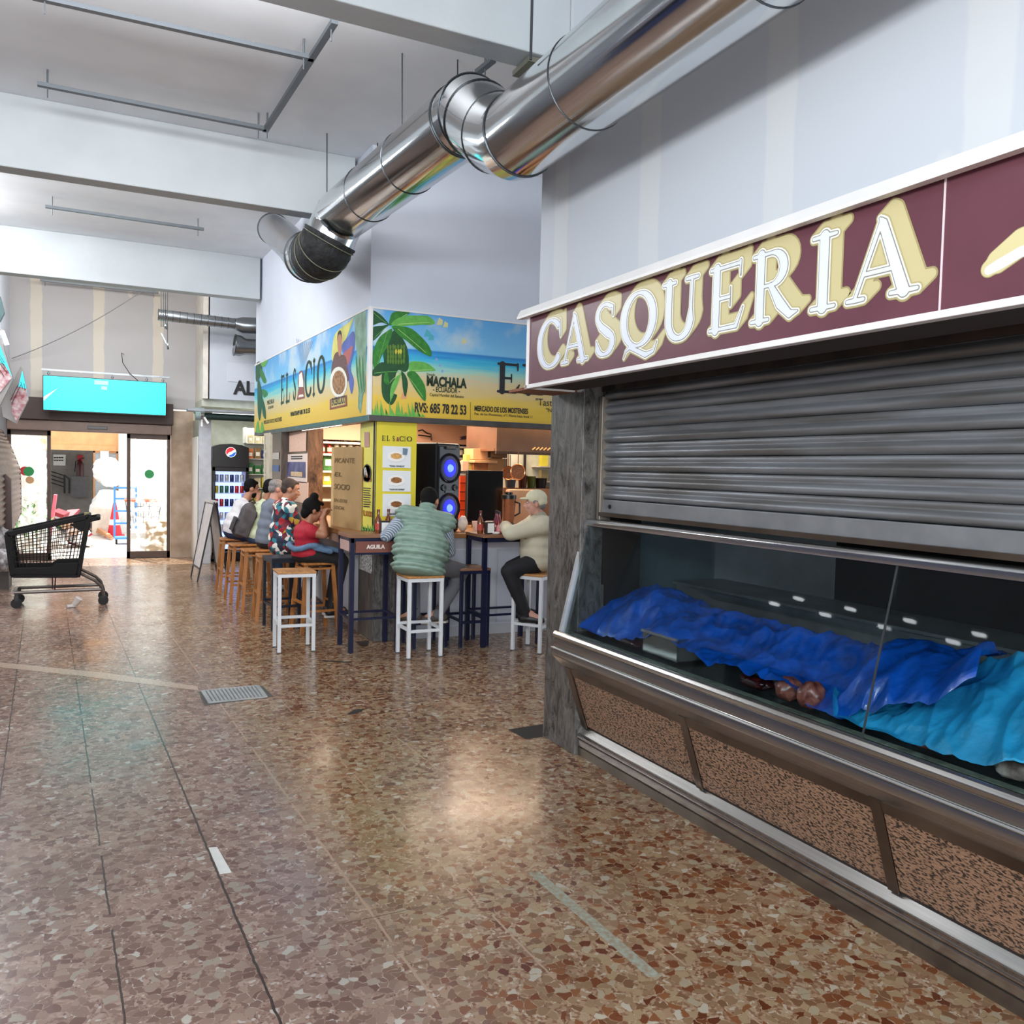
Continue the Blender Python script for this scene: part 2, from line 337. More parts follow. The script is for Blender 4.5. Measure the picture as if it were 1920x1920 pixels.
struct('floor', MB().add([(-6,-6,0),(9,-6,0),(9,16.1,0),(-6,16.1,0)],[(0,1,2,3)]), FLOOR)
struct('ceiling', MB().box((-3.4,-5.2,CZ),(9,16.3,CZ+.2)), paint)
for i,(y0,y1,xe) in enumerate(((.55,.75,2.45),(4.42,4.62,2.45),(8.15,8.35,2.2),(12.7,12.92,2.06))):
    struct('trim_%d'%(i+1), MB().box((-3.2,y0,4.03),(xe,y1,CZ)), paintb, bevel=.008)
struct('wall_left', MB().box((-3.6,-5.2,0),(-3.4,16.2,2.75)).box((-3.6,2.6,2.75),(-3.4,9.5,CZ)).box((-3.6,9.5,2.75),(-3.4,16.2,CZ)).box((-3.6,-5.2,4.4),(-3.4,12.3,CZ)), mat('left wall grey','8b8f96',.8))
w1 = MB()
for y in (-5.1,-3.2,-1.3,.6,2.5): w1.box((-3.5,y-.05,2.75),(-3.42,y+.05,4.4))
w1.box((-3.5,-5.1,3.5),(-3.42,2.6,3.56)); struct('window_1', w1, mat('window frame','8d9298',.5))
struct('wall_back', MB().box((-6,-5.4,3.9),(9,-5.2,CZ)).box((-6,-5.4,0),(-3.2,-5.2,3.9)).box((2.4,-5.4,0),(9,-5.2,3.9)), white)
# right: block over the offal shop
struct('wall_right', MB().box((2.45,-5.2,2.56),(9,4.73,CZ)), plr)
struct('wall_stall_end', MB().box((2.9,4.3,0),(9,4.6,2.56)), mat('stall grey wall','8c8f92',.7))
struct('wall_stall_back', MB().box((4.6,-5,0),(4.7,4.3,2.56)), dark)
# far wall over the entrance
struct('wall_far', MB().box((-3.4,16.0,2.6),(1.5,16.2,CZ)).box((-3.4,16.0,0),(-1.36,16.2,2.6)), ple)
struct('wall_far_side', MB().box((1.5,14.75,2.72),(1.6,16.2,CZ)), mat('cream plaster','d9d4cc',.8))
struct('wall_grocer', MB().box((1.58,14.75,2.72),(9,14.9,CZ)), mat('grocer fascia','bcc4d0',.7,noise=(2,.03)))
fp = MB().box((1.88,14.738,3.02),(2.9,14.75,3.33)); struct('trim_5', fp, mat('fascia panel','c3cad6',.6,noise=None))
al = thing('shop_lettering','black letters AL on the pale fascia left of the beach banner','sign',(2.1,14.735,3.1))
p0 = ony(437,738,14.735); p1 = ony(437,713,14.735); p2 = ony(480,741,14.735)
textmesh('letters','AL',mat('black paint','17181b',.6,noise=None), p0,(1,0,0),(0,0,1),.31,parent=al,width=(p2.x-p0.x)*.95,bold=.012)
# kiosk upper walls
kw = white
struct('wall_kiosk', MB().prism([(2.25,7.75,3.10),(9,7.75,3.10),(9,13.15,3.10),(2.08,13.15,3.10)],(0,0,CZ-3.10)), kw)
struct('ceiling_kiosk', MB().prism([(2.3,7.8,2.42),(9,7.8,2.42),(9,13,2.42),(2.15,13,2.42)],(0,0,.06)), mat('kiosk ceiling','6b5a50',.8))
struct('wall_kiosk_back', MB().box((2.3,12.75,0),(9,12.9,2.42)), mat('kiosk back wall','c2a183',.8))
struct('wall_kiosk_side', MB().box((8,7.8,0),(8.1,12.75,2.42)), mat('kiosk side wall','b9b4aa',.8))
# far column beside the doors
cp = MB().box((1.1,15.9,0),(1.46,16.2,2.56)); struct('trim_6', cp, mat('stained beige column','b5a290',.75,noise=(3,.3),hx2='8f7a66',bump=(20,.2)))

# ---------------------------------------------------------------- entrance doors
dg = glass('whitewashed glass', refl=.5, dirt=.55, dirtcol='eef2ee', dirtscale=9)
dm = brownm
hd = thing('door_header','brown metal door header with shutter box under the turquoise screen','door header',(-.13,15.95,2.13))
MB().box((-1.36,15.7,2.30),(1.12,16.0,2.66)).build('shutter_box', mat('shutter box brown','3b2a24',.5,.2), hd, w=1, bevel=.01)
MB().box((-1.36,15.78,2.13),(1.1,15.98,2.30)).build('track_cover', mat('door operator cover','6a564c',.4,.3), hd, w=1, bevel=.01)
MB().box((-.2,15.75,2.18),(.1,15.79,2.23)).build('motion_sensor', mat('sensor black','1b1716',.3), hd, w=1, bevel=.004)
def door(name, x0, x1, label, y=15.9):
    d = MB().box((x0,y,0.0),(x1,y+.05,.12)).box((x0,y,2.05),(x1,y+.05,2.13)).box((x0,y,0),(x0+.055,y+.05,2.13)).box((x1-.055,y,0),(x1,y+.05,2.13)).build(name, dm, bevel=.004)
    d['kind'] = 'structure'; d['label'] = label
    g = MB().box((x0+.05,y+.02,.11),(x1-.05,y+.028,2.06)).build('glass_pane', dg, d); return d
d1 = door('door_1', -1.36,-.74,'left glass sliding door in brown frame', 15.9)
d2 = door('door_2', .40,1.09,'right whitewashed glass sliding door in brown frame', 15.88)
def disc(c, r, n=(0,-1,0), t=.003, seg=24): return MB().lathe([(r,0),(r,t)], c, seg, n)
a = ony(47,883,15.88); disc(a,.075).build('sticker',mat('red sticker','c8222a',.5,noise=None),d1)
a = ony(54,884,15.876); disc(a,.078).build('sticker',mat('green sticker','1c8a48',.5,noise=None),d1)
a = ony(56,900,15.876); disc(a,.06).build('sticker',mat('tan sticker','c79a6c',.5,noise=None),d1)
a = ony(280,889,15.86); disc(a,.075).build('sticker',MATS['green sticker'],d2)
# glazing beads
# turquoise screen
sc_ = thing('led_screen','wide glowing turquoise LED sign hanging over the entrance','screen',(.07,15.3,2.45))
q = [ony(80,703,15.3),ony(312,717,15.3),ony(310,781,15.3),ony(80,768,15.3)]
x0,x1,z0,z1 = q[0].x,q[1].x,(q[2].z+q[3].z)/2,(q[0].z+q[1].z)/2
MB().box((x0,15.3,z0),(x1,15.42,z1)).build('housing', mat('screen housing','101314',.4), sc_, w=1, bevel=.006)
MB().box((x0+.012,15.292,z0+.012),(x1-.012,15.301,z1-.012)).build('lit_face', mat('turquoise light','1fe6ee',.4,noise=(1.2,.04),emit=.92), sc_, w=1)
MB().bar((x0-.02,15.36,z1+.09),(x1+.05,15.36,z1+.09),.03).build('hanging_rail', mat('galvanised steel','8b9094',.4,.8), sc_, w=1)
for xx in (x0+.08,x0+.55*(x1-x0),x1-.3,x1-.05): MB().cyl((xx,15.36,z1),(xx,15.36,z1+.1),.008).cyl((xx,15.36,z1+.02),(xx,15.36,z1+.045),.022).build('hanger', MATS['galvanised steel'], sc_, w=1)
pc = [ony(262,717,15.36),ony(243,700,15.3),ony(230,680,15.4),ony(228,662,15.7),ony(232,664,15.98)]
MB().tube(pc,.006,6).build('cable', mat('black cable','1a1a1c',.5), sc_, w=1, smooth=True)
MB().box((x0+.02,15.288,z0+.22),(x0+.3,15.290,z0+.3)).xf(MX.Identity(4))
sw = [ony(82,744,15.288),ony(110,727,15.288),ony(104,731,15.288),ony(82,751,15.288)]
MB().poly(sw).build('screen_graphic', mat('white light mark','dffcff',.4,noise=None,emit=1.2), sc_, w=1)
for a_,b_ in (((177,713),(203,722)),((190,724),(201,731))):
    p=ony(*a_,15.288); r=ony(*b_,15.288); MB().box((p.x,15.288,r.z),(r.x,15.29,p.z)).build('screen_graphic', mat('pale turquoise mark','7ff4f4',.4,noise=None,emit=1.1), sc_, w=1)

# ---------------------------------------------------------------- street side beyond the doors
struct('floor_outside', MB().box((-5,16.1,-.05),(5,27,-.002)), mat('pale paving','d8cfc6',.6))
struct('wall_outside_left', MB().box((-3.4,16.2,0),(-2.4,22.0,4)), mat('outside pale render','e6e4de',.8))
Yf = 22.0
def fx(px): return ony(px,870,Yf).x
fa = MB()
fa.box((-4,Yf,0),(fx(86),Yf+.2,4)).box((fx(222),Yf,0),(5,Yf+.2,4)).box((fx(86),Yf,ony(100,843,Yf).z),(fx(222),Yf+.2,4))
struct('wall_outside', fa, mat('outside cream render','ebe6dc',.8))
zf_=ony(100,843,Yf).z
struct('trim_12', MB().box((fx(86)-.1,Yf-.06,zf_),(fx(222),Yf-.01,zf_+1.6)).box((fx(86)-.1,Yf-.1,zf_),(fx(222),Yf-.02,zf_+.12)), mat('orange cream fascia','eab07a',.8))
struct('wall_outside_pier', MB().box((fx(222),Yf-.3,0),(fx(242),Yf,4)), mat('white pier','f2f2ee',.7))
inn = MB().box((-4,Yf+3,0),(1.5,Yf+3.1,3)); struct('wall_stairwell', inn, mat('stairwell wall','8d8782',.8))
struct('floor_stairwell', MB().box((-4,Yf,-.03),(1.5,Yf+3,0)), mat('stairwell floor','5a5658',.6))
struct('ceiling_stairwell', MB().box((-4,Yf+.2,2.4),(2.5,Yf+3.1,2.5)), mat('stairwell ceiling','9a938c',.8))
Ys = Yf+2.7
st = thing('stair_railing','dark metal stair railing in the shaded hall across the street','railing',tuple(ony(115,930,Ys)))
def LP(*pts, y): return [ony(a,b,y) for a,b in pts]
mr_ = mat('black railing','141417',.4,.4)
for k in range(4):
    a,b = LP((90,882+k*7),(121,892+k*7),y=Ys); MB().bar(a,b,.03).build('handrail' if k==0 else 'rail', mr_, st, w=1)
for px,y0 in ((121,890),(130,897)): a,b = LP((px,y0),(px,925),y=Ys); MB().bar(a,b,.045).build('post', mr_, st, w=1)
a,b = LP((121,891),(131,899),y=Ys); MB().bar(a,b,.035).build('handrail', mr_, st, w=1)
a,b = LP((132,893),(165,932),y=Ys); b.z = max(b.z,0); MB().box((a.x,Ys,b.z),(b.x,Ys+.3,a.z)).build('parapet', mat('grey parapet','6e6c70',.7), st, w=1)
a,b = LP((100,852),(123,873),y=Yf+2.95)
t = thing('notice','white notice sheet on the shaded hall wall, left of the extinguisher','notice',tuple((a+b)/2)); MB().box((a.x,Yf+2.95,b.z),(b.x,Yf+2.99,a.z)).build('sheet',mat('white paper','e8e8e4',.7,noise=None),t,w=1)
for k in range(2):
    for j in range(4):
        c_ = ony(103+j*4.6,858+k*5,Yf+2.94); MB().cbox(c_,(.045,.004,.03)).build('print',mat('print black','222226',.7,noise=None),t,w=1)
a,b = LP((145,853),(155,864),y=Yf+2.95)
t = thing('fire_sign','small red fire sign above the extinguisher across the street','sign',tuple((a+b)/2)); MB().box((a.x,Yf+2.95,b.z),(b.x,Yf+2.99,a.z)).build('panel',mat('fire red','b5202a',.5,noise=None),t,w=1)
a = ony(150,880,Yf+2.85); t = thing('fire_extinguisher','dark fire extinguisher hanging on the hall wall across the street','extinguisher',(a.x,a.y,a.z-.22))
MB().lathe([(.0,0),(.08,.01),(.08,.36),(.05,.43),(.02,.46)],(0,0,0)).build('cylinder',mat('extinguisher dark red','4a1014',.3),t,smooth=True)
MB().bar((-.02,0,.48),(.09,0,.52),.03).tube([(.03,0,.5),(-.1,-.03,.42),(-.12,-.03,.15)],.012,6).build('valve_and_hose',mr_,t)
# orange framed glass door with bags in front
t = thing('street_door','orange framed glass door standing open across the street','door',(fx(199),Yf-.05,0))
z1_ = ony(200,843,Yf).z
MB().box((fx(175),Yf-.08,0),(fx(178),Yf-.02,z1_)).box((fx(218),Yf-.08,0),(fx(221),Yf-.02,z1_)).box((fx(175),Yf-.08,z1_-.08),(fx(221),Yf-.02,z1_)).build('frame',mat('orange wood frame','c98a52',.5),t,w=1)
MB().box((fx(178),Yf-.05,0),(fx(218),Yf-.04,z1_-.08)).build('glass_pane',mat('grey door glass','9aa0a2',.2,noise=(1,.15)),t,w=1)
a,b = LP((188,845),(204,866),y=Yf-.1); MB().box((a.x,Yf-.1,b.z),(b.x,Yf-.09,a.z)).build('paper',MATS['white paper'],t,w=1)
a = ony(185,872,Yf-.1); disc(a,.075).build('sticker',mat('aqua sticker','49cbbf',.5,noise=None),t,w=1)
a = ony(199,882,Yf-.1); disc(a,.075).build('sticker',MATS['red sticker'],t,w=1)
def lump(c, r, seed, nu=18, nv=12, amp=.18):
    rnd = random.Random(seed); ph = [rnd.uniform(0,6) for _ in range(6)]
    def fn(u,v):
        a = 2*PI*u; t_ = PI*v; k = 1+amp*(math.sin(3*a+ph[0])*math.sin(2*t_+ph[1])+.6*math.sin(5*a+ph[2])*math.sin(4*t_+ph[3])+.3*math.sin(9*a+ph[4]+5*t_))*math.sin(t_)
        return V(c)+V((r[0]*math.sin(t_)*math.cos(a)*k, r[1]*math.sin(t_)*math.sin(a)*k, -r[2]*math.cos(t_)*(1 if t_<.1 else k)))
    return MB().grid(fn,nu,nv,True)
bagw = mat('white plastic bag','f0f0ee',.35,bump=(9,.8))
for i,(px,py,rx,rz_,lab) in enumerate(((202,918,.36,.42,'big white rubbish bag, lowest of the stack across the street'),(204,885,.3,.34,'white rubbish bag on top of the big one across the street'),(190,893,.15,.12,'small white bag leaning left on the stacked rubbish bags'))):
    a = ony(px,py,21.3); o = lump((0,0,0),(rx,rx*.8,rz_),i+3).build('rubbish_bag',bagw,smooth=True); o.location = a; tag(o,lab,'bag')
    if i==0: o.location.z = .6
t_ = ony(205,965,21.2); o = MB().cbox((0,0,.3),(.5,.45,.6)).build('cardboard_box',mat('pale carton','d9cdbd',.7),bevel=.01); o.location=(t_.x-.1,21.2,0); tag(o,'pale carton on the street under the white rubbish bags','box')
a = ony(215,978,20.6); t = thing('traffic_cone','red traffic cone beside the blue trolley outside','cone',(a.x,20.6,0))
MB().box((-.2,-.2,0),(.2,.2,.04)).build('base',mat('cone red','d6283a',.5),t); MB().lathe([(.15,.04),(.03,.75)]).build('body',MATS['cone red'],t,smooth=True); MB().lathe([(.118,.26),(.098,.38)]).build('band',mat('white band','f3f3f0',.5,noise=None),t)
# blue trolley
blu = mat('blue trolley frame','3f86c6',.4)
a = ony(235,985,19.0); t = thing('hand_trolley','blue wheeled cage trolley standing outside by the right door','trolley',(a.x,19.0,0))
MB().bar((-.2,0,.1),(-.2,0,1.15),.04).build('post',blu,t); MB().bar((.2,0,.1),(.2,0,1.15),.04).build('post',blu,t)
for z in (.12,.4,.65,.9,1.12): MB().bar((-.2,0,z),(.2,0,z),.035).build('rail',blu,t)
MB().box((-.2,-.4,.1),(.2,0,.14)).build('platform',blu,t)
for x in (-.17,.17): MB().cyl((x-.02,-.3,.06),(x+.02,-.3,.06),.06).build('wheel',mat('rubber black','1a1a1a',.7),t)
# junk heap outside seen past the cart
jm = [mat('scrap white','e6e3de',.6),mat('scrap grey','a3a4a6',.6),mat('scrap red','8e2330',.6),mat('scrap tan','c9a987',.6)]
rnd = random.Random(5)
for i in range(26):
    u = rnd.random(); px = 98+u*60; hgt = (1-abs(u-.35)*1.1)*.75
    a = ony(px,985,18.3); z = rnd.uniform(.05,max(.12,hgt)); k = rnd.choice([0,0,0,1,1,2,3])
    o = MB().cbox((0,0,0),(rnd.uniform(.2,.5),rnd.uniform(.1,.4),rnd.uniform(.03,.12)),rnd.uniform(0,3),rnd.uniform(-.5,.5),rnd.uniform(-.5,.5)).build('scrap_board',jm[k],bevel=.006)
    o.location = (a.x,18.3+rnd.uniform(-.3,.5),z); tag(o,'loose '+['white','grey','dark red','tan'][k]+' board in the scrap heap outside the open door','scrap','scrap boards heaped outside, '+['white','grey','dark red','tan'][k])
o = MB().cbox((0,0,.5),(.05,.3,1.05),0,.12).build('pink_panel',mat('pink board','d9687c',.5)); a = ony(97,980,17.6); o.location=(a.x,17.6,0); tag(o,'tall pink board leaning beside the left door frame outside','board')
for i in range(3):
    a,b = ony(172+i*3,1003-i*2,17.0),ony(214,1012+i*1,16.6); a.z=.03+.03*i; b.z=.02+.03*i; a=onz(172+i*3,992,.1); b=onz(210-i*3,1009,.04)
    o = MB().bar(V(a)-V(a),V(b)-V(a),.07,.03).build('wooden_plank',mat('raw plank','c98f62',.6)); o.location=(a.x,a.y,a.z+i*.035); tag(o,'raw wooden plank lying on the paving just outside the door','plank','planks outside the door')
# things behind the right glass: trolley with orange rim, boxes
a = ony(268,1010,17.0); t = thing('wire_trolley','wire shopping trolley with an orange rim behind the right glass door','trolley',(a.x,17.0,0))
wm = mat('trolley wire','5c6168',.3,.7)
MB().tube([(-.3,-.2,.95),(.3,-.2,.95),(.3,.3,.95),(-.3,.3,.95)],.02,8,closed=True).build('rim',mat('orange plastic','e0662a',.4),t)
g = MB()
for k in range(13): g.bar((-.3+.05*k,-.2,.95),(-.24+.04*k,-.15,.5),.008)
for k in range(5): g.bar((-.3+k*.012,-.2+k*.01,.95-k*.1),(.3-k*.012,-.2+k*.01,.95-k*.1),.008)
g.build('basket',wm,t)
for x in (-.22,.22): MB().bar((x,-.1,.5),(x,-.15,.12),.03).build('leg',wm,t); MB().cyl((x-.015,-.15,.06),(x+.015,-.15,.06),.06).build('wheel',MATS['rubber black'],t)
o = MB().cbox((0,0,.3),(.42,.3,.6)).build('storage_box',mat('kraft carton','b49a72',.7),bevel=.01); a = ony(296,1030,16.6); o.location=(a.x,16.6,0); tag(o,'brown carton on the ground behind the right glass door','box')
o = MB().cbox((0,0,.22),(.34,.3,.44)).build('storage_box',mat('light carton','d7d9d6',.6),bevel=.01); a = ony(262,1035,16.7); o.location=(a.x,16.7,0); tag(o,'white appliance box behind the right glass door','box')
# plants behind left glass
lf = mat('leaf green','4f8a3c',.5)
for i,(px,py) in enumerate(((50,965),(60,900))):
    g = MB(); rnd = random.Random(i)
    for k in range(70):
        c_ = V((rnd.gauss(0,.16),rnd.gauss(0,.12),.5+rnd.gauss(0,.22))); d = V((rnd.uniform(-1,1),rnd.uniform(-1,1),rnd.uniform(0,1))).normalized(); x_,y_,_d = frame_of(d)
        g.add([c_,c_+d*.06+x_*.025,c_+d*.13,c_+d*.06-x_*.025],[(0,1,2,3)])
    a = ony(px,985,17.2+i); t = thing('potted_plant','leafy green plant '+('low in front' if i==0 else 'further back')+' seen through the left glass door','plant',(a.x,17.2+i,0))
    g.build('leaves',lf,t); MB().lathe([(.12,0),(.16,.28)]).build('pot',mat('plant pot','b9b4a8',.6),t); MB().cyl((0,0,.2),(0,0,.5),.015).build('stem',lf,t)

# ================================================================ offal stall (right): sign, pillar, shutter, display case
chrome = mat('duct foil','d3d6d8',.13,1,noise=(3,.05),bump=(5,.06))
steel = mat('brushed steel','b3b0ac',.2,.95,noise=(3,.15),bump=(30,.02),stretch=(30,.6,30))
steelb = mat('tarnished steel','75665a',.34,.8,noise=(2,.3),hx2='57493f')
SX = 2.15
sg = thing('casqueria_sign','long maroon CASQUERIA sign with cream and white letters over the shutter','sign',(SX,1.9,2.13))
mar = mat('maroon board','643944',.35,noise=(3,.12),bump=(20,.04),coat=.2)
MB().box((SX,-.5,2.135),(SX+.3,4.255,2.525)).build('board',mar,sg,w=1)
wf = mat('white sign frame','e4e2e0',.45,noise=(4,.06))
MB().prism([(SX-.05,0,2.50),(SX-.05,0,2.512),(SX-.03,0,2.55),(SX+.02,0,2.56),(SX+.34,0,2.58),(SX+.34,0,2.525),(SX-.012,0,2.520),(SX-.012,0,2.502)],(0,4.32+.5,0)).xf(MX.Translation((0,-.5,0))).build('cornice',wf,sg,w=1)
MB().box((SX-.012,-.5,2.112),(SX+.03,4.28,2.135)).build('bottom_trim',wf,sg,w=1,bevel=.003)
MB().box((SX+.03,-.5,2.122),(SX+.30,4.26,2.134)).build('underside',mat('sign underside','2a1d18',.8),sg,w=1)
MB().box((SX-.012,4.255,2.112),(SX+.3,4.272,2.51)).build('end_trim',wf,sg,w=1,bevel=.002)
MB().box((SX-.003,1.668,2.135),(SX,1.673,2.515)).build('panel_joint',mat('joint white','d9c9cc',.5,noise=None),sg,w=1)
MB().box((SX+.02,4.27,2.113),(SX+.32,4.55,2.128)).build('support_board',mat('ply underside','8b5a36',.6,hx2='6a2d24'),sg,w=1)
def arc(cx,cy,rx,ry,a0,a1,h0,h1,n=20):
    """arc with half width h0 at ends and h1 where it runs vertical"""
    out = []
    for i in range(n+1):
        a = math.radians(a0+(a1-a0)*i/n); k = abs(math.cos(a))
        out.append((cx+rx*math.cos(a),cy+ry*math.sin(a),h0+(h1-h0)*k**1.3))
    return out
T,t_ = .085,.03
def serif(x,y,w_=.2,up=1): return [(x-w_,y,.03),(x,y,.035),(x+w_,y,.03)]
LET = {
 'C':[arc(.56,.5,.47,.49,48,318,t_,.1,30),[(.97,.96,.012),(.96,.8,.035),(.99,.6,.01)]],
 'A':[[(.12,.03,t_),(.5,.95,t_*1.2)],[(.47,.98,.02),(.52,.9,T*.8),(.86,.03,T)],[(.26,.33,t_*1.1),(.7,.33,t_*1.1)],serif(.13,.025,.13),serif(.86,.025,.19)],
 'S':[[(.58,.72,.012),(.57,.9,.03)]+arc(.32,.76,.24,.21,50,200,.035,.06,12)+[(.2,.56,.075),(.42,.42,.085)]+arc(.33,.24,.25,.22,30,-150,.035,.075,12)+[(.06,.3,.012)]],
 'Q':[arc(.5,.52,.45,.47,0,360,.03,.1,36),[(.08,-.13,.01),(.14,-.02,.02),(.26,.05,.04),(.5,-.04,.045),(.75,-.14,.05),(.98,-.1,.03),(1.08,.06,.01)]],
 'U':[[(.17,.97,T),(.17,.4,T)]+[(x,y,h) for x,y,h in arc(.47,.34,.3,.31,180,350,.045,T,14)][0:]+[(.78,.5,.035),(.79,.97,.035)],serif(.17,.97,.17),serif(.79,.97,.15)],
 'E':[[(.2,.03,T),(.2,.97,T)],[(.05,.97,.03),(.74,.97,.032)],[(.05,.03,.03),(.7,.03,.035)],[(.2,.5,.03),(.52,.5,.03)],[(.76,1.0,.03),(.77,.78,.012)],[(.54,.64,.012),(.54,.36,.012)],[(.7,.05,.04),(.84,.3,.012)]],
 'R':[[(.2,.03,T),(.2,.97,T)],[(.04,.97,.03),(.45,.97,.03)]+arc(.42,.74,.26,.23,90,-90,.03,.085,14)+[(.2,.51,.028)],[(.42,.5,.05),(.62,.22,T),(.82,.04,.06),(.98,.06,.015)],serif(.2,.025,.18)],
 'I':[[(.24,.03,T),(.24,.97,T)],serif(.24,.97,.2),serif(.24,.025,.2)],
}
def stroke_mb(mb, pts, extra, place, z):
    P = [V((a,b,0)) for a,b,_ in pts]; hs = [max(h+extra,.002) for *_,h in pts]; n = len(P)
    L_ = []; R_ = []
    for i in range(n):
        d = (P[min(i+1,n-1)]-P[max(i-1,0)]); d.normalize(); nn = V((-d.y,d.x,0)); L_.append(P[i]+nn*hs[i]); R_.append(P[i]-nn*hs[i])
    for i in range(n-1): mb.poly([place(q,z) for q in (L_[i],L_[i+1],R_[i+1],R_[i])])
    for i in (0,n-1):
        mb.poly([place(P[i]+V((math.cos(a*PI/5),math.sin(a*PI/5),0))*hs[i],z) for a in range(10)])
    for i in range(1,n-1):
        mb.poly([place(P[i]+V((math.cos(a*PI/4),math.sin(a*PI/4),0))*hs[i],z) for a in range(8)])
import numpy as np
def sdf_fill(strokes, extra, sweep, place, z, res=.0125):
    x0,x1,y0,y1 = -.22,1.42,-.32,1.32; nx=int((x1-x0)/res); ny=int((y1-y0)/res)
    gx,gy=np.meshgrid(np.linspace(x0,x1,nx),np.linspace(y0,y1,ny)); D=np.full(gx.shape,9.)
    for pts in strokes:
        for (ax,ay,ah),(bx,by,bh) in zip(pts[:-1],pts[1:]):
            for k in (range(9) if sweep else (0,)):
                sx=sweep[0]*k/8 if sweep else 0; sy=sweep[1]*k/8 if sweep else 0
                dx,dy=bx-ax,by-ay; L2=dx*dx+dy*dy+1e-9; t=np.clip(((gx-sx-ax)*dx+(gy-sy-ay)*dy)/L2,0,1)
                D=np.minimum(D,np.hypot(gx-sx-ax-t*dx,gy-sy-ay-t*dy)-(ah+(bh-ah)*t)-extra)
    mb=MB(); X=gx[0]; Y=gy[:,0]; ins=D<0
    def P(x,y): return place(V((float(x),float(y),0)),z)
    for j in range(ny-1):
        i=0
        while i<nx-1:
            s4=(ins[j,i],ins[j,i+1],ins[j+1,i+1],ins[j+1,i])
            if all(s4):
                k=i
                while k<nx-1 and ins[j,k+1] and ins[j+1,k+1]: k+=1
                mb.poly([P(X[i],Y[j]),P(X[k],Y[j]),P(X[k],Y[j+1]),P(X[i],Y[j+1])]); i=k; continue
            if any(s4):
                cs=[(i,j),(i+1,j),(i+1,j+1),(i,j+1)]; out=[]
                for q in range(4):
                    (ia,ja),(ib,jb)=cs[q],cs[(q+1)%4]; da,db=D[ja,ia],D[jb,ib]
                    if da<0: out.append((X[ia],Y[ja]))
                    if (da<0)!=(db<0): t=da/(da-db); out.append((X[ia]+(X[ib]-X[ia])*t,Y[ja]+(Y[jb]-Y[ja])*t))
                if len(out)>2: mb.poly([P(*o) for o in out])
            i+=1
    return mb
HH = .247; Z0 = 2.208
word = [('C',4.145),('A',3.875),('S',3.55),('Q',3.312),('U',3.0),('E',2.70),('R',2.455),('I',2.168),('A',2.005)]
WX = {'C':1.03,'A':1.0,'S':1.1,'Q':1.03,'U':1.0,'E':.97,'R':.97,'I':1.0}
layers = [('letter_shade_outline','a3976a',.055,1),('letter_shade','c6bb8c',.032,1),('letter_outline','b3a878',.046,0),('letter_edge','f1f1ea',.026,0),('letter_line','8f8f82',.006,0),('letter_face','dbe0ee',-.008,0)]
for ch,y0 in word:
    par = None
    for li,(nm,hx,ex,sh) in enumerate(layers):
        mb = MB(); wx = WX[ch]
        def place(q,z): return V((SX-.001-z*.0008, y0-q.x*HH*wx, Z0+q.y*HH))
        mb = sdf_fill(LET[ch], ex, (.18,.13) if sh else None, place, li)
        hx_m = mat('sign '+nm, hx, .35, noise=None, coat=.2)
        if li == 0: par = mb.build('letter',hx_m,sg,w=1)
        else: mb.build(nm,hx_m,par,w=1)
# start of the next ornament at the sign's right panel
mbs = [(.04,'a3976a',0),(.03,'cfc493',1),(.0,'dbe0ee',2)]
par=None
for ex,hx,li in mbs:
    mb = MB(); pts=[(0,0,.06),(.1,.06,.1),(.35,.2,.12),(.6,.24,.12),(.9,.35,.1)] if li<2 else [(0,-.02,.05),(.12,.02,.06),(.35,.1,.06),(.6,.13,.06),(.9,.25,.05)]
    mb=sdf_fill([pts],ex,None,lambda q,z: V((SX-.001-z*.0008,1.525-q.x*HH,2.225+q.y*HH)),li)
    if li==0: par=mb.build('ornament',mat('sign orn %s'%hx,hx,.4,noise=None),sg,w=1)
    else: mb.build('ornament_layer',mat('sign orn %s'%hx,hx,.4,noise=None),par,w=1)
# pillar of dark veined marble
def marble(name, a, b_, sc=6, st=(1,1,.35)):
    m = bpy.data.materials.new(name); m.use_nodes = True; nt = m.node_tree; b = nt.nodes['Principled BSDF']; L = nt.links.new
    tc = nt.nodes.new('ShaderNodeTexCoord'); mp = nt.nodes.new('ShaderNodeMapping'); mp.inputs['Scale'].default_value = st; mp.inputs['Rotation'].default_value=(.35,.2,0); L(tc.outputs['Object'],mp.inputs[0])
    n = nt.nodes.new('ShaderNodeTexNoise'); n.inputs['Scale'].default_value = sc; n.inputs['Detail'].default_value = 12; n.inputs['Roughness'].default_value=.78; n.inputs['Distortion'].default_value = 1.6; L(mp.outputs[0],n.inputs[0])
    cr = nt.nodes.new('ShaderNodeValToRGB'); e = cr.color_ramp.elements; e[0].position=.36; e[0].color=lin(a); e[1].position=.62; e[1].color=lin(b_); L(n.outputs['Fac'],cr.inputs[0]); L(cr.outputs[0],b.inputs['Base Color'])
    b.inputs['Roughness'].default_value=.3; bp=nt.nodes.new('ShaderNodeBump'); bp.inputs['Strength'].default_value=.25; bp.inputs['Distance'].default_value=.01; L(n.outputs['Fac'],bp.inputs['Height']); L(bp.outputs[0],b.inputs['Normal'])
    MATS[name]=m; return m
mrb = marble('grey veined marble','1c1b1a','6e6a66',15)
struct('trim_7', MB().box((2.49,4.22,0),(2.9,4.607,2.56)), mrb, bevel=.004)
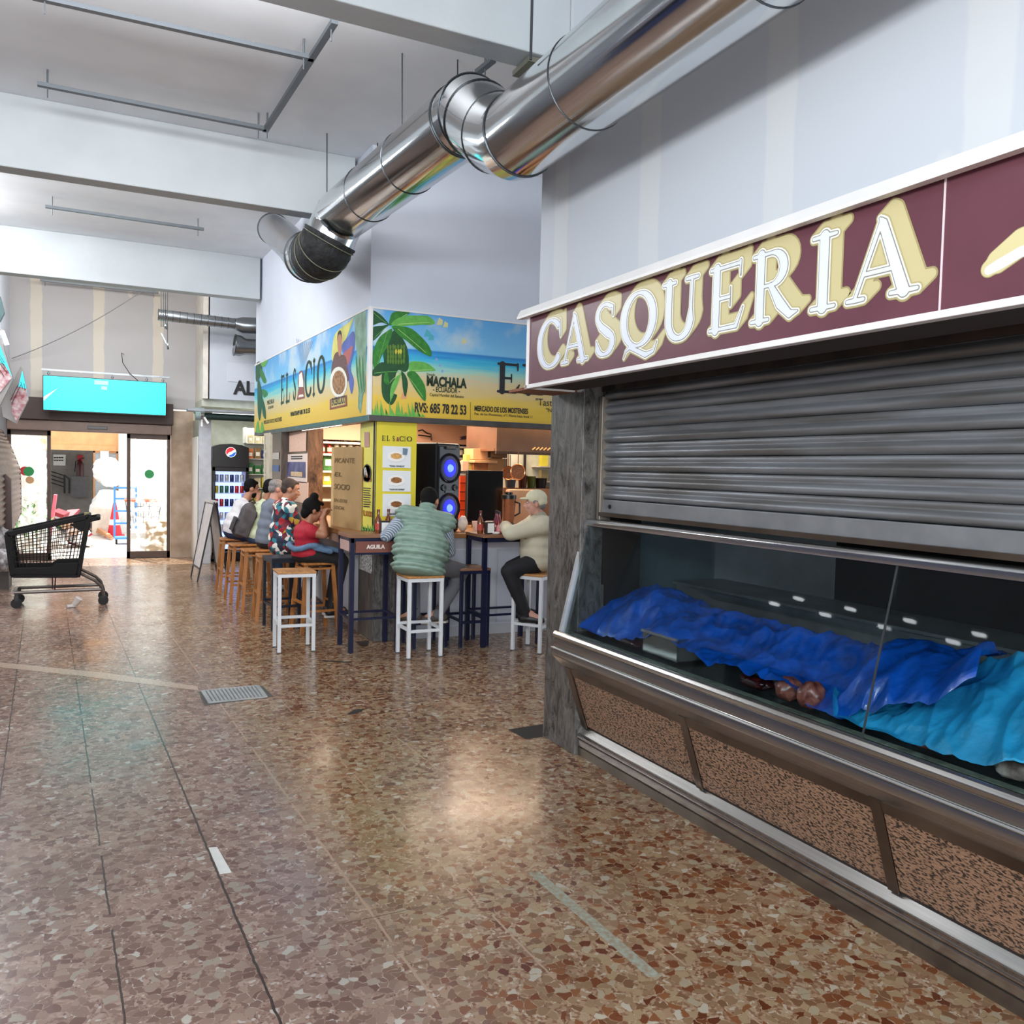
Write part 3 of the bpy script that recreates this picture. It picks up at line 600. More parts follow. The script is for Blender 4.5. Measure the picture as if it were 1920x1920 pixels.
# shutter in its guides
sh = thing('roller_shutter','wide galvanised roller shutter above the glass meat case','shutter',(2.62,1.8,1.42))
gal = mat('galvanised slats','8e9298',.42,.55,noise=(3,.2),bump=(60,.04),stretch=(6,.5,6),hx2='6b6a68')
S0 = 1.50
def slat(u,v):
    y = 4.17-(4.17+.5)*u; k = v*9.; i = int(min(k,8.999)); f = k-i
    x = 2.62-.022*math.sin(PI*min(1,f/.62)) if f < .62 else 2.622-.006*math.sin(PI*(f-.62)/.38)
    if f < .02 or f > .985: x = 2.65
    return V((x,y,S0+v*.73))
zs = []
for i in range(9):
    for f in (0,.015,.06,.14,.24,.34,.44,.54,.6,.64,.7,.8,.9,.98): zs.append((i+f)/9)
zs.append(.9999)
mb = MB(); vs = []
for zz in zs:
    vs += [slat(0,zz),slat(1,zz)]
mb.add(vs,[(2*i,2*i+1,2*i+3,2*i+2) for i in range(len(zs)-1)])
o = mb.build('slats',gal,sh,w=1)
for p in o.data.polygons: p.use_smooth = True
MB().box((2.60,-.5,1.425),(2.63,4.17,1.50)).build('bottom_bar',mat('dull zinc bar','85878a',.5,.5,bump=(30,.1)),sh,w=1,bevel=.004)
MB().box((2.585,-.5,1.405),(2.635,4.18,1.427)).build('bottom_angle',steelb,sh,w=1)
MB().lathe([(.012,0),(.012,.006)],(2.599,4.08,1.462),14,(-1,0,0)).build('lock_hole',mat('black hole','0c0c0c',.6,noise=None),sh,w=1)
MB().box((2.585,4.17,1.38),(2.66,4.205,2.09)).build('guide_rail',mat('guide channel','8a8176',.45,.6),sh,w=1,bevel=.003)
MB().box((2.6,-.5,2.12),(2.7,4.2,2.30)).build('lintel_lip',mat('rusty lintel','33261f',.7,hx2='1b1513'),sh,w=1)
MB().box((2.54,-.5,2.24),(2.6,4.2,2.36)).build('lintel_lip',MATS['rusty lintel'],sh,w=1)
struct('wall_stall_reveal', MB().box((2.66,4.205,0),(2.9,4.3,2.56)).box((2.7,-.5,2.2),(2.9,4.3,2.56)), dark)
struct('wall_stall_lining', MB().box((2.64,4.205,1.0),(2.66,4.225,2.2)), dark)
# display case. local frame: x out of the stall front, y along the wall
CR = math.radians(1.0)
case = thing('display_case','long steel and glass meat display case with speckled front panels','display case',(2.52,4.25,0),CR)
def cx(x,y,z): return V((x-2.52,y-4.25,z))
def ext(prof, y0, y1): return MB().prism([cx(x,y0,z) for x,z in prof],(0,y1-y0,0))
YA,YB = 4.25,-.3
ext([(2.515,.0),(2.512,.05),(2.53,.055),(2.6,.055),(2.6,0)],YA,YB).build('kick_plate',mat('kick steel','7d756c',.3,.85,noise=(3,.25)),case)
ext([(2.53,.05),(2.508,.06),(2.506,.1),(2.53,.104),(2.6,.104),(2.6,.05)],YA,YB).build('base_rail',steel,case,bevel=.004)
ext([(2.53,.10),(2.500,.108),(2.498,.122),(2.52,.128),(2.556,.166),(2.62,.168),(2.62,.1)],YA,YB).build('base_rail',steel,case,bevel=.004)
def speck():
    m = bpy.data.materials.new('speckled granite laminate'); m.use_nodes=True; nt=m.node_tree; b=nt.nodes['Principled BSDF']; L=nt.links.new
    tc=nt.nodes.new('ShaderNodeTexCoord'); mp=nt.nodes.new('ShaderNodeMapping'); mp.inputs['Scale'].default_value=(1,1,2.4); mp.inputs['Rotation'].default_value=(.5,0,0); L(tc.outputs['Object'],mp.inputs[0])
    n=nt.nodes.new('ShaderNodeTexNoise'); n.inputs['Scale'].default_value=64; n.inputs['Detail'].default_value=3; n.inputs['Roughness'].default_value=.55; L(mp.outputs[0],n.inputs[0])
    cr=nt.nodes.new('ShaderNodeValToRGB'); cr.color_ramp.interpolation='LINEAR'; e=cr.color_ramp.elements; e[0].position=.42; e[0].color=lin('2b2622'); e[1].position=.5; e[1].color=lin('8a6b55'); q=e.new(.7); q.color=lin('9a7b66'); L(n.outputs['Fac'],cr.inputs[0])
    L(cr.outputs[0],b.inputs['Base Color']); b.inputs['Roughness'].default_value=.45; return m
spm = speck()
ext([(2.432,.53),(2.556,.166),(2.60,.166),(2.60,.53)],YA-.02,YB).build('panel_backing',MATS['rusty lintel'],case)
ys_ = [4.22,3.43,2.72,1.83,.93,.03]
strut_y = [(4.24,4.18)]+[]
def pl(y,z): # point on the slanted panel plane
    k = (z-.166)/(.53-.166); return (2.556+(2.432-2.556)*k, y, z)
seams = [3.18,2.10,1.02,-.06]
edges = [4.17]+seams
for i in range(len(edges)-1):
    a,b_ = edges[i]-(.0 if i==0 else .045), edges[i+1]+.0
    q = [pl(a,.18),pl(b_,.18),pl(b_,.485),pl(a,.485)]
    MB().prism([cx(p[0]-.003,p[1],p[2]) for p in q],(-.004,0,-.0014)).build('front_panel',spm,case)
    MB().prism([cx(p[0]-.008,p[1],p[2]) for p in (pl(a,.485),pl(b_,.485),pl(b_,.53),pl(a,.53))],(-.006,0,-.002)).build('panel_trim',steelb,case)
    MB().prism([cx(p[0]-.012,p[1],p[2]) for p in (pl(b_,.168),pl(b_-.045,.168),pl(b_-.045,.53),pl(b_,.53))],(-.006,0,-.002)).build('panel_strut',steelb,case)
MB().prism([cx(p[0]-.012,p[1],p[2]) for p in (pl(4.225,.168),pl(4.17,.168),pl(4.17,.53),pl(4.225,.53))],(-.006,0,-.002)).build('panel_strut',steelb,case)
ext([(2.43,.515),(2.352,.592),(2.342,.6),(2.340,.636),(2.345,.646),(2.352,.65),(2.352,.664),(2.358,.70),(2.348,.704),(2.345,.722),(2.356,.738),(2.372,.742),(2.40,.732),(2.44,.725),(2.6,.70),(2.6,.515)],YA+.01,YB).build('bumper_rail',steel,case,smooth=True,bevel=.003)
ext([(2.339,.640),(2.336,.644),(2.339,.650)],YA+.01,YB).build('bumper_bead',mat('bright bead','e5e7e6',.2,.9,noise=None),case)
deck = mat('wet steel deck','5d6060',.25,.7,noise=(5,.4),bump=(14,.2),hx2='2c3030')
ext([(2.40,.724),(2.405,.730),(2.46,.728),(3.25,.735),(3.25,.70),(2.40,.70)],YA-.02,YB).build('deck',deck,case)
ext([(3.2,.735),(3.2,.98),(3.17,.985),(3.17,1.0),(3.55,1.0),(3.55,.96),(3.22,.96),(3.22,.735)],YA-.02,YB).build('rear_ledge',mat('ledge steel','7c7d7c',.35,.6,noise=(4,.3)),case)
MB().prism([cx(x,YA-.005,z) for x,z in ((2.398,.728),(2.54,1.36),(3.5,1.36),(3.5,.728))],(0,-.012,0)).build('end_pane',glass('case end glass','dfe9ec',.4),case)
MB().bar(cx(2.394,YA-.012,.73),cx(2.545,YA-.012,1.36),.03,.022,up=(0,1,0)).build('end_frame',mat('aluminium','c2c4c6',.35,.6),case)
gl = glass('case glass','e6eef0',.55)
for a,b_ in ((YA-.02,2.125),(2.118,YB)):
    MB().prism([cx(2.396,a,.728),cx(2.396,b_,.728),cx(2.541,b_,1.352),cx(2.541,a,1.352)],(.008,0,-.002)).build('front_glass',gl,case)
MB().prism([cx(2.3935,2.127,.73),cx(2.3935,2.119,.73),cx(2.5385,2.119,1.35),cx(2.5385,2.127,1.35)],(.003,0,-.001)).build('glass_joint',mat('joint dark','2a2e30',.4,noise=None),case)
ext([(2.41,.7315),(2.41,.7335),(2.45,.7325),(2.45,.7305)],YA-.03,YB).build('gasket',mat('grimy gasket','737868',.6,noise=(20,.5)),case)
ext([(2.528,1.345),(2.525,1.372),(2.533,1.384),(2.556,1.388),(2.60,1.386),(2.60,1.352),(2.545,1.345)],YA,YB).build('top_rail',mat('polished rail','c7c8c8',.16,.95,noise=(3,.05)),case,smooth=True,bevel=.003)
ext([(2.60,1.36),(2.60,1.366),(3.5,1.366),(3.5,1.36)],YA,YB).build('top_shelf_glass',glass('shelf glass','dfe8ea',.4),case)
MB().box(cx(3.5,YA,0),cx(3.56,YB,.99)).build('rear_panel',dark,case)
MB().box(cx(2.62,YA-.03,0),cx(3.5,YB,.70)).build('cabinet',dark,case)
rotc = MX.Translation((2.52,4.25,0)) @ MX.Rotation(CR,4,'Z')
def incase(px,py,x): return onx(px,py,x)
# plastic sheets
def sheet(name, front, back, xf, xb, m, label, seed, hump=.06, n=300, mrows=70, zmin=.752):
    rnd = random.Random(seed); ph = [rnd.uniform(0,6.3) for _ in range(12)]
    def pt(poly,u,x):
        L_ = len(poly)-1; k = min(u*L_,L_-1e-6); i = int(k); f = k-i; px = poly[i][0]*(1-f)+poly[i+1][0]*f; py = poly[i][1]*(1-f)+poly[i+1][1]*f
        return onx(px,py,x)
    from mathutils import noise as NZ
    def fn(u,v):
        a = pt(front,u,xf); b_ = pt(back,u,xb); p = a*(1-v)+b_*v
        w_ = math.sin(PI*v)**.7 if 0<v<1 else 0
        q = V((p.x*3.2+ph[0],p.y*3.2,ph[1])); q2 = V((p.x*5+p.y*3,p.y*9-p.x*5,ph[2])); q3=V((p.x*18,p.y*26,ph[3]))
        z = hump*w_*(.6+.5*math.sin(7*u+ph[0]))
        z += .05*(1-abs(NZ.noise(q))*2.4)*(.3+.7*w_) + .016*(1-abs(NZ.noise(q2))*3) + .003*(1-abs(NZ.noise(q3))*3)
        p.x += .02*NZ.noise(q2+V((5,5,5))); p.z = max(p.z+z-.045, zmin+.004*math.sin(40*u)); return p
    mb = MB().grid(fn,n,mrows); mb.v = [p for p in mb.v]
    c = sum(mb.v,V())/len(mb.v); o = MB().add([p-c for p in mb.v],mb.f).build(name,m,smooth=True,flat_angle=3); o.location = c
    tag(o,label,'plastic sheet'); return o
bl = mat('dark blue plastic','0d52b4',.28,noise=(9,.25),coat=.3,bump=(22,.5))
lb = mat('light blue plastic','2b9ccb',.3,noise=(9,.15),coat=.3,bump=(22,.45))
sheet('plastic_sheet',[(1083,1160),(1110,1186),(1180,1182),(1240,1178),(1290,1208),(1350,1235),(1420,1252),(1480,1262),(1530,1318),(1580,1325),(1650,1312),(1740,1300),(1830,1250)],
      [(1150,1128),(1180,1110),(1235,1092),(1270,1100),(1340,1128),(1420,1150),(1500,1158),(1570,1180),(1650,1205),(1740,1190),(1890,1205)],2.50,2.95,bl,'crumpled dark blue plastic sheet draped over the meat behind the glass',3)
sheet('plastic_sheet',[(1558,1300),(1562,1345),(1620,1362),(1700,1380),(1800,1408),(1925,1418),(2060,1460),(2300,1520)],
      [(1572,1296),(1640,1290),(1730,1275),(1800,1250),(1850,1222),(1925,1208),(2160,1245),(2500,1300)],2.47,2.80,lb,'light blue plastic sheet over the right end of the meat case',8,hump=.02,zmin=.762)
# steel tray, meat
meat = mat('dark red offal','4b1418',.25,noise=(30,.5),coat=.6,hx2='1d0809'); meat2 = mat('pink brown offal','b06a58',.3,noise=(28,.5),coat=.5,hx2='6a2f28')
p = onx(1240,1235,2.62); t = thing('steel_tray','deep steel tray under the dark blue plastic at the left of the case','tray',(2.60,p.y,.745),CR)
MB().box((-.1,-.28,0),(-.095,.0,.11)).box((-.1,-.005,0),(.2,0,.11)).box((-.1,-.28,0),(.2,-.275,.11)).box((.195,-.28,0),(.2,0,.11)).box((-.1,-.28,0),(.2,0,.005)).build('pan',steel,t)
MB().bar((-.105,-.285,.11),(-.105,.005,.11),.012).bar((-.105,.005,.11),(.2,.005,.11),.012).build('rim',MATS['bright bead'],t)
def meats(name,px,py,r,m,seed,label,x=2.50):
    a = onx(px,py,x); o = lump((0,0,0),r,seed,22,14,.16).build(name,m,smooth=True); o.location = (a.x+.05,a.y,.738+r[2]*.9); tag(o,label,'meat')
meats('offal',1170,1215,(.05,.1,.022),meat,4,'dark red offal slice at the far left of the meat case')
meats('offal',1150,1207,(.03,.05,.02),meat,14,'small dark liver piece beside the left end pane of the case')
meats('offal',1400,1268,(.05,.09,.03),meat,5,'dark liver lying left of the two pink heads in the case')
meats('offal',1462,1290,(.055,.06,.05),meat2,6,'pinkish brown offal piece, left of the pair beside the glass joint')
meats('offal',1505,1305,(.06,.05,.055),meat2,9,'pinkish brown offal piece, right of the pair beside the glass joint')
meats('offal',1730,1398,(.04,.1,.018),meat2,10,'flat pink meat under the front edge of the light blue sheet')
meats('offal',1890,1435,(.05,.08,.03),mat('pale meat','b9a79a',.3,noise=(20,.4),coat=.5,hx2='6a5048'),11,'pale meat on a tray at the far right of the case')
p = onx(1438,1262,2.54); t = thing('price_card','small white price card standing behind the pink offal','price card',(2.62,p.y,.745)); MB().cbox((0,0,.04),(.003,.09,.06),0,.2).build('card',MATS['white paper'],t); MB().cbox((-.004,.01,.045),(.002,.012,.03),0,.2).cbox((-.004,-.015,.045),(.002,.012,.03),0,.2).build('digits',MATS['print black'],t)

# ================================================================ duct run
du = thing('ventilation_duct','shiny foil ventilation duct running under the ceiling above the shutter','duct',(2.0,3.0,3.43))
R1 = .215; zc = 3.43; X1 = 2.0
MB().cyl((X1,-1.2,zc),(X1,4.12,zc),R1,48).build('duct_section',chrome,du,w=1,smooth=True)
def ring(c,d,r,k=.006): 
    x,y,_ = frame_of(d); return MB().tube([V(c)+(x*math.cos(2*PI*i/40)+y*math.sin(2*PI*i/40))*r for i in range(40)],k,6,closed=True)
seamm = mat('duct seam','4c5054',.3,.8,noise=None)
for yy in (2.25,3.42): ring((X1,yy,zc),(0,1,0),R1+.001,.0035).build('seam',seamm,du,w=1,smooth=True)
ring((X1,4.12,zc),(0,1,0),R1+.002,.006).build('seam',seamm,du,w=1,smooth=True)
S2 = onz(868,226,3.75); E2 = onz(640,405,3.74); R2=.21
dd = (E2-S2).normalized()
def bez(p,n=7):
    out=[]
    for i in range(len(p)-1):
        a0,b0,c0,d0=p[max(i-1,0)],p[i],p[i+1],p[min(i+2,len(p)-1)]
        for k in range(n):
            t=k/n; out.append(.5*((2*b0)+(c0-a0)*t+(2*a0-5*b0+4*c0-d0)*t*t+(3*b0-a0-3*c0+d0)*t**3))
    return out+[p[-1]]
el=[V((X1,4.10,zc)),V((X1,4.2,zc+.01)),V((X1-.01,4.4,zc+.10)),V((S2.x+.01,4.62,3.68)),S2-dd*.12,S2,S2+dd*.06]
MB().tube(el,[R1,R1,R1,.213,.212,.212,.211],48,caps=False).build('elbow',chrome,du,w=1,smooth=True,flat_angle=.15)
for i in (2,3,4): ring(el[i],(el[i+1]-el[i-1]),.216,.004).build('seam',seamm,du,w=1,smooth=True)
MB().tube([S2,E2],R2,48,caps=False).build('duct_section',chrome,du,w=1,smooth=True)
for k in (.02,.0): ring(S2+dd*k,dd,R2+.004,.004).build('seam',seamm,du,w=1,smooth=True)
for k in (.36,.70): ring(S2.lerp(E2,k),dd,R2+.002,.0035).build('seam',seamm,du,w=1,smooth=True)
yy0=E2.y
J=[E2-dd*.1,E2]+[ony(px,py,yy0+dy) for px,py,dy in ((629,424,.08),(620,445,.10),(611,462,.14),(600,476,.24),(586,482,.45),(570,478,.8),(552,463,1.4))]
W_=bez(J,5)
MB().tube(W_[5:17],R2,44,caps=False).build('elbow',chrome,du,w=1,smooth=True,flat_angle=3)
wrap = mat('black insulation wrap','1e1f20',.75,noise=(26,.6),bump=(30,1.0),hx2='040506')
rw=random.Random(2); ws=W_[15:29]
MB().tube(ws,[R2+.012+rw.uniform(-.007,.007) for _ in ws],44,caps=False).build('insulation_sleeve',wrap,du,w=1,smooth=True,flat_angle=3)
for k in (17,22,25): ring(W_[k],W_[k+1]-W_[k-1],R2+.016,.004).build('wrap_tape',mat('olive tape','6b6b58',.5),du,w=1,smooth=True)
MB().tube(W_[28:34],R2+.004,44,caps=False).build('collar',chrome,du,w=1,smooth=True,flat_angle=3)
for k in (29,32): ring(W_[k],W_[k+1]-W_[k-1],R2+.008,.006).build('seam',seamm,du,w=1,smooth=True)
MB().tube(W_[32:],[.205-.035*min(1,i/8) for i in range(len(W_[32:]))],40,caps=False).build('elbow',chrome,du,w=1,smooth=True,flat_angle=3)
far = ony(513,430,10.4); mid = J[-1]
MB().tube([mid,far],[.17,.18],40,caps=False).build('duct_section',chrome,du,w=1,smooth=True)
ring(far,(far-mid),.182,.006).build('seam',seamm,du,w=1,smooth=True)
rodm = mat('hanger rod','3a3d42',.5,.5,noise=None)
def rod(px,yt,yb,label,nm='hanger_rod'):
    a = onz(px,yt,CZ); b0 = ony(px,yb,a.y); o = MB().cyl((0,0,0),(a.x-b0.x,0,CZ-b0.z),.005,6).build(nm,rodm); o.location = b0; tag(o,label,'rod','threaded rods holding the foil duct')
rod(754,100,268,'thin rod holding the middle of the far duct section'); rod(858,112,158,'short thin rod above the duct elbow')
rod(613,250,368,'thin rod at the far end of the foil duct'); rod(708,268,300,'short rod behind the far duct section')
o = MB().cyl((0,0,0),(0,0,1.05),.007,8).build('hanger_rod',rodm); b0=ony(995,112,3.62); o.location=b0; o.data.transform(MX.Scale((CZ-b0.z)/1.05,4,(0,0,1))); tag(o,'thick threaded rod rising from the near duct section','rod','threaded rods holding the foil duct')
# brackets and tracks on the ceiling
trk = mat('grey track','6c7278',.5,.5,noise=None)
def track(p,q,label,nm='ceiling_track',drops=2):
    a = onz(*p,4.5); b_ = onz(*q,4.5); t = thing(nm,label,'track',tuple((a+b_)/2)); d = b_-a
    MB().bar(a,b_,.045,.03).build('rail',trk,t,w=1)
    for k in ((.04,.96) if drops==2 else (.5,)): c = a+d*k; MB().cyl(c,(c.x,c.y,CZ),.008,6).cyl(c,(c.x,c.y,c.z-.09),.005,6).build('drop_rod',trk,t,w=1)
track((60,-7),(588,110),'long grey cable track nearest the camera, running left to right')
track((70,157),(500,242),'grey cable track in front of the middle ceiling beam')
track((628,40),(497,245),'grey cable track running away from the camera and joining the two others')
track((85,387),(382,430),'grey cable track between the middle and far ceiling beams')
track((75,525),(297,549),'short grey cable track beyond the far beam, close to the far wall')
track((925,112),(895,136),'stub of grey track just behind the first beam beside the duct',drops=1)
b_ = onz(1000,108,4.0); o = MB().prism([(-.12,0,0),(.16,0,0),(.16,0,.03),(-.12,0,.03)],(0,.22,0)).build('beam_bracket',mat('olive bracket','6f6f62',.6)); o.location=(2.32,4.45,3.995); tag(o,'olive metal plate under the first beam where the duct passes','bracket')
# far ducts near the grocer
sp_m = mat('spiral duct steel','8f9499',.28,.9,noise=(2,.15))
t = thing('spiral_duct','thin grey spiral duct crossing in front of the pale grocer wall','duct',tuple(ony(390,595,14.2)))
a = ony(297,590,14.2); b_ = ony(440,607,14.2); c_ = ony(455,610,14.2); e_ = ony(500,612,14.2)
MB().tube([a,b_],.085,24).build('pipe',sp_m,t,w=1,smooth=True); MB().tube([b_,c_,e_],[.085,.13,.13],24).build('widening',sp_m,t,w=1,smooth=True)
for k in range(12): ring(a.lerp(b_,k/11),b_-a,.087,.004).build('spiral_seam',seamm,t,w=1)
t = thing('duct_stub','short wide grey duct stub below the spiral duct','duct',tuple(ony(460,647,14.2)))
a = ony(440,647,14.2); b_ = ony(460,650,14.2); e_ = ony(500,652,14.2)
MB().tube([a,a.lerp(b_,.5),b_,e_],[.165,.165,.13,.13],24).build('pipe',sp_m,t,w=1,smooth=True); ring(a,b_-a,.168,.008).build('rim',seamm,t,w=1)
MB().lathe([(.15,0),(.15,.01)],a+V((-.0,0,0)),24,(1,0,.0)).build('opening',dark,t,w=1)
t = thing('pulley_hanger','bundle of wires with clamps hanging from the far beam','hanger',tuple(ony(310,600,14)))
for px in (302,306,310,314): a=ony(px,545,14); b_=ony(px,613 if px<312 else 655,14); MB().cyl(b_,a,.006,6).build('wire',rodm,t,w=1)
c_ = ony(311,612,14); MB().lathe([(.04,-.02),(.05,0),(.04,.02)],c_,14,(1,0,0)).build('pulley',sp_m,t,w=1)
a,b_ = ony(302,625,14),ony(312,645,14); MB().bar(a,b_,.05,.02).build('clamp',sp_m,t,w=1); c_=ony(314,648,14); MB().lathe([(.06,-.01),(.06,.01)],c_,16,(1,0,.2)).build('washer',sp_m,t,w=1)
a,b_ = ony(22,672,15.9),ony(268,545,15.0)
o = MB().tube([V((0,0,0))+(b_-a)*k+V((0,0,-.35*k*(1-k))) for k in [i/12 for i in range(13)]],.006,6).build('slack_cable',mat('grey cable','77787a',.6,noise=None)); o.location=a; tag(o,'thin grey cable sagging across the far plasterboard wall','cable')

# ================================================================ floor marks and pits
def flat(name,pts,m,label,cat,h=.002):
    P_ = [onz(*q) for q in pts]; c = sum(P_,V())/len(P_); o = MB().prism([p-c+V((0,0,.0004)) for p in P_],(0,0,h)).build(name,m); o.location=c; return tag(o,label,cat)
flat('tape_patch',[(391,1590),(407,1589),(434,1636),(412,1639)],mat('white tape','dcdcd8',.5,noise=(20,.08)),'white tape patch stuck on the floor on the dark joint','tape')
flat('tape_strip',[(990,1637),(1012,1635),(1240,1830),(1215,1832)],mat('worn grey tape','98a094',.6,noise=(45,.35),hx2='8a7a64'),'long worn grey green tape strip on the brown floor','tape',.001)
flat('rubber_scrap',[(650,1340),(664,1331),(684,1330),(670,1338)],mat('black rubber','1d1b18',.6),'small black rubber scrap on the floor right of the drain grate','scrap')
flat('floor_crack_filler',[(602,1238),(660,1241),(657,1243),(604,1240)],MATS['black rubber'],'thin dark crack in the floor below the white stool','crack',.0006)
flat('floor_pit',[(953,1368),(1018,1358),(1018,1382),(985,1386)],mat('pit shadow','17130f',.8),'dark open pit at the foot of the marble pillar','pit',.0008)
flat('floor_pit',[(666,1203),(692,1201),(690,1211),(677,1212)],mat('kiosk pit','2a1a14',.8),'small dark pit at the kiosk corner under the bar table','pit',.0008)
flat('pale_floor_band',[(-10,1241),(150,1257),(200,1262),(370,1287),(372,1294),(250,1280),(150,1267),(-10,1250)],mat('pale terrazzo band','b5a08f',.25,noise=(60,.25)),'pale diagonal band of terrazzo leading to the drain grate','floor band',.0005)
dr = thing('drain_grate','rectangular grey steel drain grate set in the floor','grate',(.87,6.27,0))
q = [onz(a,b) for a,b in ((372,1297),(492,1286),(513,1306),(383,1323))]; c = V((.87,6.27,0))
MB().prism([p-c+V((0,0,.0003)) for p in q],(0,0,.001)).build('surround',mat('dark grout surround','4c4a46',.6),dr)
q = [p-c for p in (onz(378,1297),onz(484,1287),onz(500,1308),onz(392,1319))]
MB().prism([p+V((0,0,.001)) for p in q],(0,0,.002)).build('slot_shadow',mat('slot grey','6d6f70',.5),dr)
bb = MB()
for i in range(15):
    k=(i+.5)/15; a = q[0].lerp(q[1],k); b_ = q[3].lerp(q[2],k); bb.bar(a+V((0,0,.006)),b_+V((0,0,.006)),.016,.006)
for a,b_ in ((q[0],q[1]),(q[1],q[2]),(q[2],q[3]),(q[3],q[0])): bb.bar(a+V((0,0,.006)),b_+V((0,0,.006)),.014,.008)
bb.build('grate_bars',mat('grate steel','b3b6b6',.4,.4),dr)
p = onz(134,1139); t = thing('paper_cup','crumpled white paper cup on the floor under the cart','cup',(p.x,p.y,.0)); MB().xf(MX.Identity(4)).cbox((0,0,.018),(.1,.06,.03),.3).build('lid',mat('crushed cup','cfc8c4',.6),t,bevel=.008); MB().lathe([(.03,0),(.04,.09)],(.03,0,.03),14,(.5,-.2,.8)).build('cup',MATS['crushed cup'],t,smooth=True)

# ================================================================ kiosk
def banner_mat():
    m = bpy.data.materials.new('beach print'); m.use_nodes=True; nt=m.node_tree; b=nt.nodes['Principled BSDF']; L=nt.links.new
    g=nt.nodes.new('ShaderNodeNewGeometry'); sp=nt.nodes.new('ShaderNodeSeparateXYZ'); L(g.outputs['Position'],sp.inputs[0])
    n=nt.nodes.new('ShaderNodeTexNoise'); n.inputs['Scale'].default_value=2.2; n.inputs['Detail'].default_value=6; L(g.outputs['Position'],n.inputs[0])
    mp=nt.nodes.new('ShaderNodeMapping'); mp.inputs['Scale'].default_value=(1.2,.8,14); L(g.outputs['Position'],mp.inputs[0])
    n2=nt.nodes.new('ShaderNodeTexNoise'); n2.inputs['Scale'].default_value=1.6; n2.inputs['Detail'].default_value=5; L(mp.outputs[0],n2.inputs[0])
    mr=nt.nodes.new('ShaderNodeMapRange'); mr.inputs[1].default_value=2.14; mr.inputs[2].default_value=3.13; L(sp.outputs[2],mr.inputs[0])
    ma=nt.nodes.new('ShaderNodeMath'); ma.operation='MULTIPLY_ADD'; ma.inputs[1].default_value=.16; ma.inputs[2].default_value=-.08; L(n2.outputs['Fac'],ma.inputs[0])
    lt=nt.nodes.new('ShaderNodeMath'); lt.operation='LESS_THAN'; lt.inputs[1].default_value=.6; L(mr.outputs[0],lt.inputs[0])
    mm=nt.nodes.new('ShaderNodeMath'); mm.operation='MULTIPLY'; L(ma.outputs[0],mm.inputs[0]); L(lt.outputs[0],mm.inputs[1])
    ad=nt.nodes.new('ShaderNodeMath'); ad.operation='ADD'; L(mr.outputs[0],ad.inputs[0]); L(mm.outputs[0],ad.inputs[1])
    cr=nt.nodes.new('ShaderNodeValToRGB'); e=cr.color_ramp.elements; e[0].position=0; e[0].color=lin('d9b23c'); e[1].position=1; e[1].color=lin('5ba4dd')
    for p,c in ((.17,'e0bf4c'),(.24,'d8bd78'),(.38,'d2c29a'),(.46,'9fd0c0'),(.55,'3fb6d6'),(.62,'2f8fd0'),(.64,'2a7cc4'),(.655,'7cbfe6'),(.8,'6fb2e2')): q=e.new(p); q.color=lin(c)
    L(ad.outputs[0],cr.inputs[0])
    gt=nt.nodes.new('ShaderNodeMapRange'); gt.inputs[1].default_value=.47; gt.inputs[2].default_value=.62; gt.inputs[4].default_value=.7; L(n.outputs['Fac'],gt.inputs[0])
    ab=nt.nodes.new('ShaderNodeMapRange'); ab.inputs[1].default_value=.64; ab.inputs[2].default_value=.68; L(mr.outputs[0],ab.inputs[0])
    mu=nt.nodes.new('ShaderNodeMath'); mu.operation='MULTIPLY'; L(gt.outputs[0],mu.inputs[0]); L(ab.outputs[0],mu.inputs[1])
    mx=nt.nodes.new('ShaderNodeMix'); mx.data_type='RGBA'; L(mu.outputs[0],mx.inputs[0]); L(cr.outputs[0],mx.inputs[6]); mx.inputs[7].default_value=lin('cdd8d8')
    L(mx.outputs[2],b.inputs['Base Color']); b.inputs['Roughness'].default_value=.5; return m
ban = banner_mat()
gdk,gmd,glt = mat('print dark green','1f4f2a',.5,noise=(20,.2)), mat('print mid green','35802f',.5,noise=(18,.3)), mat('print light green','66b050',.5,noise=(18,.2))
KX0,KY = 2.25,7.75
def R_(cx,cy,off=.012): return ony(690+cx/5.486, 570+cy/5.486, 7.70-off*.15)      # crop of the right banner
LP0 = V((2.235,7.72,0)); LD = V((2.065,13.15,0))-LP0; LN = V((-LD.y,LD.x,0)).normalized()
if LN.x > 0: LN = -LN
def L_(cx,cy,off=.012): return onp(480+cx/8.168, 580+cy/8.168, LP0+LN*off*.15, LN)  # crop of the left banner
br = thing('beach_banner','long beach and banana palm banner facing the camera, over the right counter','banner',(3.6,7.7,2.6))
MB().box((2.262,7.70,2.14),(5.6,7.75,3.125)).build('printed_board',ban,br,w=1)
MB().box((2.235,7.69,3.12),(5.6,7.75,3.135)).build('top_trim',wf,br,w=1)
MB().box((2.228,7.685,2.14),(2.262,7.75,3.14)).build('corner_trim',wf,br,w=1,bevel=.004)
bl_ = thing('beach_banner','beach banner with a chef figure on the side of the kiosk above the seated customers','banner',(2.2,10.3,2.6))
MB().prism([LP0+V((0,0,2.14)),LD+LP0+V((0,0,2.14)),LD+LP0+V((0,0,3.125)),LP0+V((0,0,3.125))],-LN*.04).build('printed_board',ban,bl_,w=1)
MB().prism([LP0+V((0,0,3.12)),LD+LP0+V((0,0,3.12)),LD+LP0+V((0,0,3.14)),LP0+V((0,0,3.14))],LN*.006).build('top_trim',wf,bl_,w=1)
